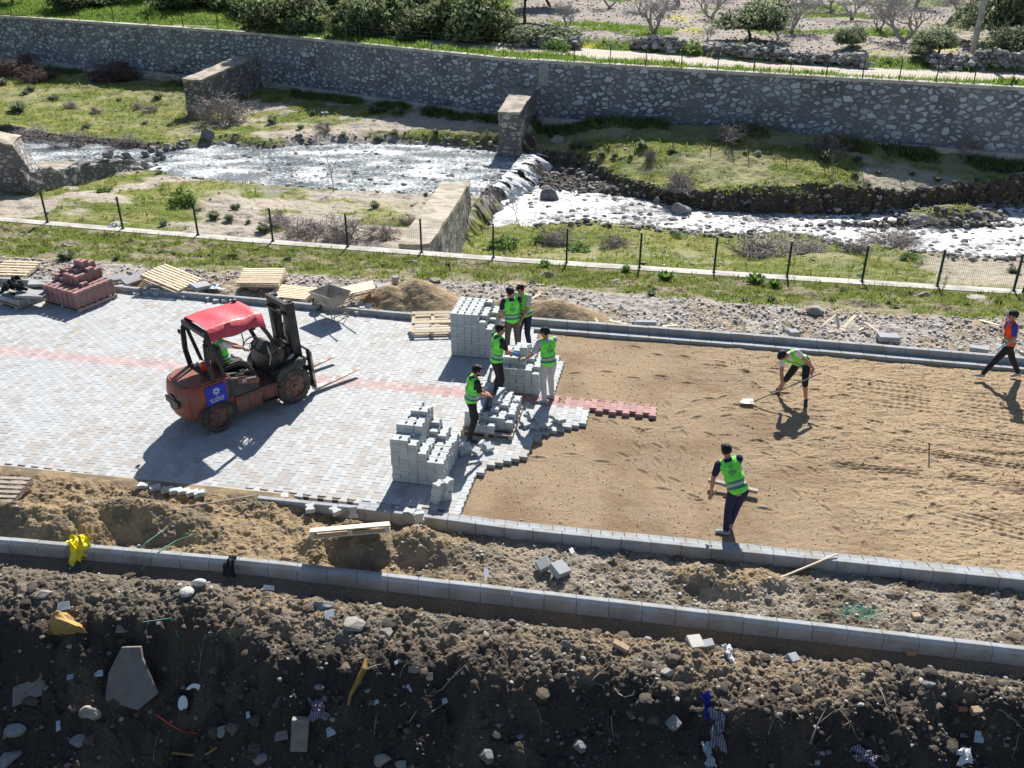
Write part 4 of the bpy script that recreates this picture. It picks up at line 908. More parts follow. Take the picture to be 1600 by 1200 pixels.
# ------------------------------------------------------------------ wheelbarrow
M['wb'] = mat('dusty_barrow_steel', (0.36, 0.34, 0.31), 0.7, var=0.3, scale=8, metal=0.2, col2=(0.26, 0.21, 0.17), c2scale=4)
def wheelbarrow(loc, rz):
    t = thing('wheelbarrow', 'dusty grey steel wheelbarrow standing on the paving beyond the forklift', 'wheelbarrow', loc, rz)
    mb = MB(); A = [(.42, .34, .66), (-.45, .34, .70), (-.45, -.34, .70), (.42, -.34, .66)]; B = [(.22, .2, .34), (-.26, .2, .34), (-.26, -.2, .34), (.22, -.2, .34)]
    Ai = [(x * .965, y * .95, z - .004) for x, y, z in A]; Bi = [(x * .95, y * .94, z + .012) for x, y, z in B]
    mb.add(A + B + Ai + Bi, [(0, 1, 5, 4), (1, 2, 6, 5), (2, 3, 7, 6), (3, 0, 4, 7), (4, 5, 6, 7), (8, 12, 13, 9), (9, 13, 14, 10), (10, 14, 15, 11), (11, 15, 12, 8), (12, 15, 14, 13),
                             (0, 8, 9, 1), (1, 9, 10, 2), (2, 10, 11, 3), (3, 11, 8, 0)]); mb.build('tray', M['wb'], t)
    mb = MB(); mb.tube([Vector(a) for a in A + A[:1]], 0.014, 6); mb.build('rim', M['wb'], t)
    for s in (1, -1):
        mb = MB(); mb.tube([(.56, .06 * s, .2), (.2, .16 * s, .33), (-.3, .22 * s, .36), (-.62, .29 * s, .52), (-.85, .30 * s, .58)], .016, 8); h = mb.build('handle', M['wb'], t)
        mb = MB(); mb.tube([(-.82, .30 * s, .572), (-.96, .30 * s, .61)], .02, 8); mb.build('grip', M['black'], h)
        mb = MB(); mb.tube([(-.22, .2 * s, .34), (-.30, .23 * s, .02), (-.40, .23 * s, .0)], .015, 6); mb.tube([(-.42, .21 * s, .36), (-.36, .23 * s, .02)], .012, 6); mb.build('leg', M['wb'], t)
    mb = MB(); mb.tube([(-.32, -.22, .1), (-.32, .22, .1)], .012, 6); mb.build('brace', M['wb'], t)
    tor = MB()
    for k in range(24):
        a = 2 * math.pi * k / 24; a2 = 2 * math.pi * (k + 1) / 24
        tor.tube([(.56 + .15 * math.cos(a), 0, .19 + .15 * math.sin(a)), (.56 + .15 * math.cos(a2), 0, .19 + .15 * math.sin(a2))], .038, 8)
    w_ = tor.build('wheel', M['rubber'], t)
    mb = MB(); mb.cyl((.56, -.02, .19), (.56, .02, .19), .12, n=18); mb.cyl((.56, -.07, .19), (.56, .07, .19), .018); mb.build('hub', M['wb'], w_)
    return t
p = W(517, 497); wheelbarrow((p.x, p.y + 0.15, 0), R(140))

# ------------------------------------------------------------------ shovels and sticks
def shovel(name, label, pts, blade_c, blade_dir, blade_n, mh, mbl, bl=0.30, bw=0.25, cat='shovel'):
    t = thing(name, label, cat, tuple(blade_c)); o = Vector(blade_c)
    mb = MB(); mb.tube([Vector(p) - o for p in pts], 0.018, 8); mb.build('handle', mh, t)
    d = Vector(blade_dir).normalized(); n = Vector(blade_n).normalized(); s = d.cross(n).normalized(); n = s.cross(d)
    mb = MB(); rows = []
    for i in range(8):
        u = i / 7; wdt = bw / 2 * (1.0 if u < .55 else math.sqrt(max(0, 1 - ((u - .55) / .47) ** 2))) * (0.9 + 0.1 * u)
        rows.append([d * (bl * (u - 0.1)) + s * (wdt * (k / 3 - 1)) + n * (0.035 * (k / 3 - 1) ** 2 + 0.02 * u * u) for k in range(7)])
    vs = [v for r in rows for v in r]; fs = [(i * 7 + k, i * 7 + k + 1, (i + 1) * 7 + k + 1, (i + 1) * 7 + k) for i in range(7) for k in range(6)]
    vs2 = [v - n * 0.006 for v in vs]; m0 = len(vs); mb.add(vs + vs2, fs + [tuple(m0 + i for i in f[::-1]) for f in fs])
    mb.tube([-d * 0.10 + n * 0.0, d * 0.05 + n * 0.01], 0.022, 8); mb.build('blade', mbl, t, smooth=40); return t
M['white_metal'] = mat('worn_white_metal', (0.62, 0.60, 0.55), 0.5, var=0.15, scale=15, metal=0.3)
b = W(262, 796, 0.14); shovel('shovel', 'shovel with a pale blade lying on the sand below the paving', [b + Vector((0.03, 0, 0.01)), W(330, 786, 0.18), W(400, 774, 0.12)], b, W(235, 797, 0.13) - b, (0, 0, 1), M['wood_old'], M['white_metal'])
mb = MB(); mb.tube([W(1204, 909, -0.02), W(1308, 866, 0.09)], 0.016, 8); tag(mb.build('wooden_pole', M['wood']), 'thin pale wooden pole leaning across the inner kerb at lower right', 'pole')
mb = MB(); mb.tube([W(1452, 693, -.1), W(1451, 693, 0.24)], 0.014, 6); tag(mb.build('survey_stake', mat('rusty_rod', (0.12, 0.07, 0.04), .8)), 'short rusty stake standing upright in the sand bed', 'stake')
# utility pole and the sign on the near wall
p = W(1519, 86, -0.9)
t = thing('utility_pole', 'tall pale concrete utility pole beside the dirt road at upper right', 'pole', tuple(p))
mb = MB(); mb.tube([(0, 0, -.3), (0.0, 0, 9.5)], [0.22, 0.13], 10); mb.build('shaft', M['coping'], t)
mb = MB(); mb.box((0, 0, 9.2), (1.8, .12, .12)); mb.build('cross_arm', M['coping'], t)
p = W(1587, 450, -0.9); t = thing('sign', 'small blue grey notice board at the right end of the near wall', 'sign', (p.x, float(FWN(p.x)) + .1, -.88))
mb = MB(); mb.box((.02, 0, .4), (.05, .05, .8), (0, 0.1, 0)); mb.build('post', M['black'], t)
mb = MB(); mb.box((.2, -.03, .74), (.55, .02, .36)); mb.build('board', mat('sign_board', (.5, .56, .6), .5), t, bevel=.004)
# ------------------------------------------------------------------ forklift
M['fl_red'] = mat('worn_red_paint', (0.22, 0.06, 0.05), 0.6, var=0.35, scale=5, spec=0.4, col2=(0.13, 0.085, 0.06), c2scale=2.6, c2lo=0.42, c2hi=0.62)
M['fl_rust'] = mat('worn_brown_red_paint', (0.27, 0.06, 0.04), 0.5, var=0.35, scale=6, spec=0.4, col2=(0.13, 0.085, 0.06), c2scale=3.0, c2lo=0.5, c2hi=0.65)
M['fl_canvas'] = mat('red_canvas', (0.62, 0.07, 0.09), 0.38, var=0.15, scale=6, spec=0.55, bump=0.5, bscale=5, bdist=0.03)
M['fl_blue'] = mat('blue_panel', (0.012, 0.03, 0.42), 0.4, var=0.05)
M['white'] = mat('white_paint', (0.75, 0.76, 0.78), 0.5, var=0.04)
M['amber'] = mat('red_lens', (0.85, 0.04, 0.01), 0.25, var=0.0)
def text_mesh(txt, size, m, parent, Mx, name='lettering', align='CENTER'):
    c = bpy.data.curves.new('t', 'FONT'); c.body = txt; c.size = size; c.extrude = 0.002; c.align_x = align; c.align_y = 'CENTER'
    o = bpy.data.objects.new('t', c); COL.objects.link(o); dg = bpy.context.evaluated_depsgraph_get(); dg.update()
    me = bpy.data.meshes.new_from_object(o.evaluated_get(dg)); bpy.data.objects.remove(o)
    me.materials.clear(); me.materials.append(m); me.transform(Mx)
    return link(bpy.data.objects.new(name, me), parent)
def wheel(t, x, y, r, w, name='wheel'):
    s = 1 if y > 0 else -1
    mb = MB(); n = 40; prof = [(-w / 2, r * .62), (-w / 2, r * .93), (-w / 2 + .03, r), (w / 2 - .03, r), (w / 2, r * .93), (w / 2, r * .62)]
    vs = []; fs = []
    for i in range(n):
        a = 2 * math.pi * i / n
        for (yy, rr) in prof:
            lug = 1.0
            if rr > r * .9: lug = 1.0 if i % 2 else 0.955
            vs.append((math.cos(a) * rr * lug, yy, math.sin(a) * rr * lug))
    k = len(prof)
    for i in range(n):
        for j in range(k - 1): fs.append((i * k + j, i * k + j + 1, ((i + 1) % n) * k + j + 1, ((i + 1) % n) * k + j))
        fs.append((i * k + k - 1, i * k, ((i + 1) % n) * k, ((i + 1) % n) * k + k - 1))
    mb.add(vs, fs)
    wo_ = thing('wheel', None, None); wo_.parent = t; wo_.location = (x, y, r)
    ty = mb.build('tyre', M['rubber'], wo_)
    mb = MB(); yo = s * (w / 2 - 0.03)
    mb.cyl((0, -w / 2 + .03, 0), (0, w / 2 - .03, 0), r * .63, n=28)
    rim = mb.build('rim', M['fl_red'], wo_, bevel=.01)
    mb = MB(); mb.cyl((0, yo, 0), (0, yo + s * .03, 0), r * .36, r * .28, n=20); mb.cyl((0, yo, 0), (0, yo + s * .07, 0), r * .16, r * .13, n=16)
    for q in range(6):
        a = q * math.pi / 3; mb.cyl((math.cos(a) * r * .48, yo - s * .01, math.sin(a) * r * .48), (math.cos(a) * r * .48, yo + s * .008, math.sin(a) * r * .48), r * .07, n=10, mi=1)
    mb.build('hub', [M['fl_red'], M['black']], wo_)
    return wo_
def forklift(loc, rz, sc=1.0):
    t = thing('forklift', 'red and black forklift with a red canvas roof driving across the paving', 'forklift', loc, rz); t.scale = (sc,) * 3
    for s in (1, -1): wheel(t, 0, .50 * s, .34, .24); wheel(t, 1.78, .50 * s, .41, .28)
    # counterweight: rounded rear
    mb = MB(); zs = [(.30, .80, .0), (.42, .96, .0), (.85, 1.0, .02), (1.05, .98, .05), (1.13, .93, .10)]; vs = []; n = 0
    for z, k, dx in zs:
        ring = [(.42, -.56), (-.30, -.56), (-.52, -.48), (-.62, -.30), (-.65, 0), (-.62, .30), (-.52, .48), (-.30, .56), (.42, .56)]
        n = len(ring); vs += [((x * k + dx * .5) if x < 0 else x, y * k, z) for x, y in ring]
    fs = [tuple(range(n))[::-1], tuple(range((len(zs) - 1) * n, len(zs) * n))]
    for i in range(len(zs) - 1):
        for j in range(n): fs.append((i * n + j, i * n + (j + 1) % n, (i + 1) * n + (j + 1) % n, (i + 1) * n + j))
    mb.add(vs, fs); cw = mb.build('counterweight', M['fl_rust'], t, bevel=.03, smooth=35)
    mb = MB(); mb.cyl((-.66, 0, .72), (-.60, 0, .72), .17, n=20); mb.box((-.655, 0, .72), (.03, .55, .15)); mb.build('rear_grille', M['black'], cw, bevel=.01)
    # cut of the rear wheel arch
    for s in (1, -1):
        mb = MB(); pts = [(.0 + .42 * math.cos(a), .33 + .42 * math.sin(a)) for a in np.linspace(-0.1, math.pi + .1, 16)]
        mb.prism(pts, .545 * s, .566 * s, axis='y'); mb.build('wheel_arch', M['black'], t)
    # engine hood with seat
    mb = MB(); mb.prism([(.30, .62), (1.0, .62), (1.0, .98), (.30, 1.12)], -.46, .46, axis='y'); mb.build('engine_hood', M['black'], t, bevel=.02)
    # side chassis
    for s in (1, -1):
        mb = MB(); mb.prism([(.42, .26), (1.38, .26), (1.44, .34), (1.44, .62), (.42, .62)], .47 * s, .56 * s, axis='y'); mb.build('side_panel', M['fl_red'], t, bevel=.015)
        mb = MB(); mb.prism([(.28, .64), (.98, .64), (1.02, .72), (.88, .92), (.30, 1.10)], .44 * s, .56 * s, axis='y'); mb.build('hood_side', M['black'], t, bevel=.015)
        mb = MB(); mb.prism([(.52, .90), (.98, .76), (1.02, .84), (.96, .96), (.56, 1.06)], .555 * s, .572 * s, axis='y'); mb.build('side_cover', M['fl_red'], t, bevel=.006)
        mb = MB(); mb.prism([(1.36, .62), (1.52, .62), (2.12, .82), (2.14, .95), (1.98, .98), (1.5, .92), (1.38, .78)], .34 * s, .62 * s, axis='y'); mb.build('front_fender', M['black'], t, bevel=.02)
    mb = MB(); mb.box((.95, 0, .42), (1.7, .9, .34)); mb.box((1.2, 0, .60), (.9, .9, .05)); mb.build('chassis', M['fl_red'], t, bevel=.02)
    # decals on the camera side
    Rm = Matrix.Rotation(R(90), 4, 'X')
    mb = MB(); mb.prism([(-.20, .66), (.26, .66), (.26, 1.06), (-.20, 1.06)], -.580, -.566, axis='y'); bp = mb.build('blue_panel', M['fl_blue'], t)
    mb = MB()
    for k in range(8):
        a = k * math.pi / 4; c = Vector((.03 + .055 * math.cos(a), -.584, .93 + .055 * math.sin(a)))
        mb.bar(c - Vector((math.cos(a) * .02, 0, math.sin(a) * .02)), c + Vector((math.cos(a) * .022, 0, math.sin(a) * .022)), .022, .006, up=(0, 1, 0))
    for k in range(8):
        a = k * math.pi / 4 + .39; c = Vector((.03 + .03 * math.cos(a), -.584, .93 + .03 * math.sin(a))); mb.ball(c, .008, (1, .4, 1), 6, 4)
    mb.build('emblem', M['white'], bp)
    text_mesh('T.C.', .035, M['white'], bp, Matrix.Translation((.03, -.582, .81)) @ Rm)
    text_mesh('BÜYÜKŞEHİR\nBELEDİYESİ', .052, M['white'], bp, Matrix.Translation((.03, -.582, .745)) @ Rm)
    text_mesh('30', .11, M['white'], t, Matrix.Translation((.66, -.578, .93)) @ Rm @ Matrix.Rotation(R(-10), 4, 'Z'))
    mb = MB(); mb.bar((.72, -.577, .975), (.93, -.577, .935), .012, .03, up=(0, 0, 1)); mb.build('stripe', M['white'], t)
    # seams, vents, hoses, lamps and steps
    for s in (1, -1):
        mb = MB()
        for x in (.72, 1.08): mb.box((x, .563 * s, .44), (.008, .006, .34))
        mb.box((.93, .563 * s, .56), (.9, .006, .008)); mb.build('panel_seam', M['black'], t)
        mb = MB(); mb.tube([(1.50, .50 * s, 1.42), (1.56, .58 * s, 1.46)], .012, 6); mb.cyl((1.54, .58 * s, 1.46), (1.64, .58 * s, 1.46), .07, .075, 14); mb.build('headlamp', M['black'], t, bevel=.006)
        mb = MB(); mb.tube([(1.30, .53 * s, 1.05), (1.34, .56 * s, 1.25), (1.30, .53 * s, 1.5)], .014, 6); mb.build('grab_handle', M['steel'], t)
    mb = MB()
    for k in range(6): mb.box((.36 + .0 * k, -.05 + .08 * (k - 2.5), 1.125), (.22, .03, .012))
    mb.build('hood_vent', M['black'], t)
    mb = MB(); mb.box((1.18, -.60, .30), (.34, .12, .03)); mb.bar((1.04, -.57, .30), (1.04, -.55, .50), .02, .02); mb.bar((1.32, -.57, .30), (1.32, -.55, .50), .02, .02); mb.build('step', M['black'], t)
    for k in range(3):
        mb = MB(); y = -.08 + .07 * k; mb.tube([(1.66, y, 1.0), (1.86, y * 1.3, 1.25), (1.98, y * 1.5, 1.7), (2.02, y * 1.5, 2.0), (2.10, y * 1.4, 2.05)], .014, 6); mb.build('hose', M['rubber'], t)
    # seat
    mb = MB(); mb.box((.62, 0, 1.16), (.48, .5, .12)); mb.build('seat', M['black'], t, bevel=.03, smooth=40)
    mb = MB(); mb.box((.40, 0, 1.42), (.12, .46, .46), (0, -.15, 0)); mb.build('backrest', M['black'], t, bevel=.03, smooth=40)
    # dash, steering
    mb = MB(); mb.prism([(1.42, .62), (1.66, .62), (1.74, 1.22), (1.60, 1.28), (1.38, 1.16)], -.44, .44, axis='y'); mb.build('dashboard', M['black'], t, bevel=.02)
    sc_ = MB(); sc_.tube([(1.42, 0, 1.1), (1.22, 0, 1.38)], .025, 8); sco = sc_.build('steering_column', M['black'], t)
    mb = MB(); c = Vector((1.20, 0, 1.40)); nx = Vector((-.55, 0, .83)).normalized(); e1 = Vector((0, 1, 0)); e2 = nx.cross(e1)
    ring = [c + (e1 * math.cos(a) + e2 * math.sin(a)) * .18 for a in np.linspace(0, 2 * math.pi, 25)]
    mb.tube(ring, .014, 6, cap=False)
    for a in (.5, 2.6, 4.7): mb.tube([c, c + (e1 * math.cos(a) + e2 * math.sin(a)) * .18], .010, 5)
    mb.build('steering_wheel', M['black'], sco)
    mb = MB()
    for k in range(3): mb.tube([(1.36 + .03 * k, -.18 - .06 * k, 1.15), (1.33 + .03 * k, -.19 - .06 * k, 1.34)], .009, 6); mb.ball((1.33 + .03 * k, -.19 - .06 * k, 1.35), .02, nu=8, nv=6)
    mb.build('levers', M['black'], t)
    # overhead guard
    ztop = 2.12
    for s in (1, -1):
        y = .47 * s
        mb = MB(); pts = [(.06, y, 1.08), (.0, y, 1.5), (.02, y, 1.95), (.12, y, ztop)]; 
        for a_, b_ in zip(pts[:-1], pts[1:]): mb.bar(a_, b_, .07, .10)
        mb.build('rear_post', M['black'], t, bevel=.01)
        mb = MB(); mb.bar((.32, y, 1.08), (.16, y, 1.75), .05, .07); mb.bar((.16, y, 1.75), (.08, y, ztop - .02), .05, .07); mb.build('inner_post', M['black'], t, bevel=.01)
        mb = MB(); mb.bar((1.62, y, 1.15), (1.40, y, 1.7), .06, .08); mb.bar((1.40, y, 1.7), (1.16, y, ztop), .06, .08); mb.build('front_post', M['black'], t, bevel=.01)
        mb = MB(); mb.bar((.12, y, ztop - .02), (1.2, y, ztop + .0), .06, .06); mb.build('roof_rail', M['black'], t, bevel=.01)
    for a_, b_, q_ in (((.08, -.5, ztop - .02), (.08, .5, ztop - .02), .12), ((1.18, -.5, ztop), (1.18, .5, ztop), .06), ((.06, -.45, 1.14), (.06, .45, 1.14), .08)):
        mb = MB(); mb.bar(a_, b_, q_, q_); mb.build('cross_rail', M['black'], t, bevel=.015)
    # canvas roof: draped sheet with folded sides
    vs = []; fs = []; na, nb_ = 15, 15
    for i in range(na):
        for j in range(nb_):
            u = i / (na - 1); v_ = j / (nb_ - 1); y = -.54 + 1.08 * v_; x = .10 + 1.22 * u
            e = abs(2 * v_ - 1); z = ztop + .09 + .035 * (1 - e ** 2) + .012 * math.sin(u * 14 + v_ * 5) * (1 - e) - .012 * math.cos(u * 9)
            if e > .9: z = ztop - .04 + .01 * math.sin(u * 17); y *= 1.06
            if e > .99: z = ztop - .13 + .02 * math.sin(u * 11)
            if u > .95: z -= .05
            vs.append((x, y, z))
    for i in range(na - 1):
        for j in range(nb_ - 1): fs.append((i * nb_ + j, (i + 1) * nb_ + j, (i + 1) * nb_ + j + 1, i * nb_ + j + 1))
    m0 = len(vs); vs += [(x, y * .985, z - .012) for x, y, z in vs]; fs += [tuple(m0 + q for q in f[::-1]) for f in fs[:]]
    mb = MB(); mb.add(vs, fs); mb.build('canvas_roof', M['fl_canvas'], t, smooth=60)
    mb = MB(); mb.ball((1.18, .40, ztop + .14), .05, (1.3, 1, .7)); mb.build('roof_lamp', M['black'], t)
    for s in (1, -1):
        mb = MB(); mb.tube([(.02, .5 * s, 1.92), (.02, .60 * s, 1.90)], .012, 6); mb.ball((.0, .62 * s, 1.86), .05, (.5, 1, 1.2)); mb.build('rear_lamp', M['black'], t)
    # gas bottle bracket with red beacon at the rear
    mb = MB(); mb.box((.16, .1, 1.20), (.14, .4, .12)); mb.build('bracket', M['steel'], t, bevel=.02)
    mb = MB(); mb.ball((.10, -.06, 1.31), .075, (1, 1.25, .85)); mb.cyl((.10, -.06, 1.2), (.10, -.06, 1.27), .06); mb.build('beacon', M['amber'], t, smooth=60)
    # mast
    tilt = R(-3); ms = thing('mast', None, None); ms.parent = t; ms.location = (2.12, 0, .12); ms.scale = (1.15, 1.28, 1.02); ms.rotation_euler = (0, tilt, 0)
    for s in (1, -1):
        mb = MB(); mb.prism([(-.09, .30), (.09, .30), (.09, .26), (-.03, .26), (-.03, .20), (-.09, .20)] if s > 0 else [(-.09, -.20), (-.03, -.20), (-.03, -.26), (.09, -.26), (.09, -.30), (-.09, -.30)], 0, 2.02); mb.build('outer_rail', M['black'], ms)
        mb = MB(); mb.box((.03, .215 * s, 1.05), (.12, .07, 2.0)); mb.build('inner_rail', M['black'], ms, bevel=.01)
        mb = MB(); mb.cyl((-.07, .16 * s, .1), (-.07, .16 * s, 1.5), .035, n=12); mb.cyl((-.07, .16 * s, 1.5), (-.07, .16 * s, 1.98), .02, n=10); mb.build('lift_cylinder', M['steel'] if s < 0 else M['black'], ms)
        mb = MB(); mb.bar((.02, .10 * s, .3), (.02, .10 * s, 1.95), .03, .02); mb.build('chain', M['black'], ms)
        mb = MB(); mb.tube([(-.5, .30 * s, .62), (-.09, .30 * s, .9)], .03, 8); mb.build('tilt_cylinder', M['steel'], ms)
    for c_, d_ in (((-.06, 0, 2.0), (.10, .64, .09)), ((-.10, 0, 1.80), (.05, .64, .07)), ((-.06, 0, .12), (.1, .60, .10)), ((-.08, 0, 1.05), (.05, .60, .08))):
        mb = MB(); mb.box(c_, d_); mb.build('cross_member', M['black'], ms, bevel=.01)
    mb = MB(); mb.cyl((.02, .14, 1.95), (.02, .08, 1.95), .06); mb.cyl((.02, -.14, 1.95), (.02, -.08, 1.95), .06); mb.build('pulley', M['steel'], ms)
    cr = MB(); cr.box((.14, 0, .10), (.05, .96, .10)); cr.box((.14, 0, .48), (.05, .96, .10)); cr.box((.13, .25, .29), (.04, .08, .4)); cr.box((.13, -.25, .29), (.04, .08, .4)); cro = cr.build('carriage', M['black'], ms, bevel=.01)
    for s in (1, -1):
        mb = MB(); mb.box((.19, .36 * s, .42), (.05, .12, .92)); mb.add([(.17, .30 * s, -.08), (.17, .42 * s, -.08), (1.25, .31 * s, -.04), (1.25, .41 * s, -.04), (.17, .30 * s, -.02), (.17, .42 * s, -.02), (1.25, .31 * s, -.028), (1.25, .41 * s, -.028)],
            [(0, 1, 3, 2), (4, 6, 7, 5), (0, 4, 5, 1), (2, 3, 7, 6), (0, 2, 6, 4), (1, 5, 7, 3)]); mb.build('fork', M['steel'], cro, bevel=.004)
    mb = MB()
    for z in (.7, .95): mb.box((.14, 0, z), (.03, .9, .04))
    for y in (-.44, .44): mb.box((.14, y, .72), (.03, .04, .5))
    mb.build('load_backrest', M['black'], cro)
    return t
p = W(343, 672); hd = R(44)
FL = forklift((p.x - math.sin(hd) * 0.5, p.y + math.cos(hd) * 0.5, 0.0), hd, 1.0)
FLM = Matrix.Translation(FL.location) @ Matrix.Rotation(hd, 4, 'Z')
# ------------------------------------------------------------------ people
SK = mat('skin', (0.42, 0.22, 0.14), 0.55, var=0.06, scale=20, spec=0.35)
def cloth(name, c, r=0.85): return mat(name, c, r, var=0.18, scale=14, bump=0.9, bscale=11, bdist=0.03)
CL = {'green': cloth('hi_vis_green', (0.20, 0.88, 0.11)), 'orange': cloth('hi_vis_orange', (0.90, 0.10, 0.03)), 'strip': mat('reflective_strip', (0.07, 0.16, 0.12), 0.35, var=0.05, spec=0.6),
      'strip_pale': mat('pale_strip', (0.35, 0.62, 0.40), 0.4, var=0.05), 'yellowgreen': cloth('hi_vis_yellow_green', (0.22, 0.80, 0.06)),
      'black': cloth('black_cloth', (0.022, 0.023, 0.028)), 'navy': cloth('navy_cloth', (0.02, 0.025, 0.07)), 'blue': cloth('blue_cloth', (0.035, 0.06, 0.36)), 'grey': cloth('grey_cloth', (0.42, 0.43, 0.46)),
      'white': cloth('white_cloth', (0.68, 0.68, 0.70)), 'brown': cloth('brown_cloth', (0.13, 0.105, 0.095)), 'pale': cloth('pale_grey_cloth', (0.47, 0.47, 0.50)),
      'hair': mat('dark_hair', (0.012, 0.010, 0.009), 0.6, var=0.3, scale=60, bump=0.6, bscale=150, bdist=0.005), 'shoe': cloth('grey_shoe', (0.33, 0.34, 0.36)), 'shoe_dark': cloth('dark_shoe', (0.05, 0.05, 0.06)),
      'sole': mat('sole', (0.5, 0.5, 0.5), 0.7), 'glove_blue': mat('blue_glove', (0.05, 0.22, 0.55), 0.5), 'glove_pale': mat('pale_glove', (0.35, 0.50, 0.58), 0.6), 'eye': mat('eye', (0.02, 0.015, 0.01), 0.2, var=0), 'cap': cloth('black_cap', (0.02, 0.02, 0.025))}
def prims_mesh(prims):
    """('c', p0, r0, p1, r1) tapered capsules and ('e', centre, radii, rotation) ellipsoids"""
    mb = MB()
    for p in prims:
        if p[0] == 'c':
            _, a, ra, b, rb = p; a = Vector(a); b = Vector(b)
            mb.tube([a, b], [ra, rb], 12); mb.ball(a, ra, nu=12, nv=8); mb.ball(b, rb, nu=12, nv=8)
        else: mb.ball(p[1], 1.0, p[2], 16, 12, q=p[3] if len(p) > 3 else None)
    return mb
def fuse(name, prims, voxel, m, parent, smooth=3, post=None, mats=None):
    mb = prims_mesh(prims); me = bpy.data.meshes.new('t'); me.from_pydata(mb.v, [], mb.f)
    b = bmesh.new(); b.from_mesh(me); bmesh.ops.remove_doubles(b, verts=b.verts, dist=1e-5); bmesh.ops.recalc_face_normals(b, faces=b.faces); b.to_mesh(me); b.free()
    o = bpy.data.objects.new('t', me); COL.objects.link(o)
    r = o.modifiers.new('r', 'REMESH'); r.mode = 'VOXEL'; r.voxel_size = voxel
    if smooth: s = o.modifiers.new('s', 'SMOOTH'); s.iterations = smooth; s.factor = 0.5
    dg = bpy.context.evaluated_depsgraph_get(); dg.update()
    m2 = bpy.data.meshes.new_from_object(o.evaluated_get(dg)); bpy.data.objects.remove(o)
    m2.materials.clear()
    for x in (mats or [m]): m2.materials.append(x)
    if post:
        b = bmesh.new(); b.from_mesh(m2); post(b); b.to_mesh(m2); b.free()
    m2.polygons.foreach_set('use_smooth', [True] * len(m2.polygons)); m2.update()
    return link(bpy.data.objects.new(name, m2), parent)
def ik(a, t, l1, l2, pole):
    a = Vector(a); t = Vector(t); d = t - a; L = min(d.length, (l1 + l2) * 0.999); dn = d.normalized(); t = a + dn * L
    x = (l1 * l1 - l2 * l2 + L * L) / (2 * L); h = math.sqrt(max(l1 * l1 - x * x, 0)); p = Vector(pole); p = (p - dn * p.dot(dn)).normalized()
    return a + dn * x + p * h, t
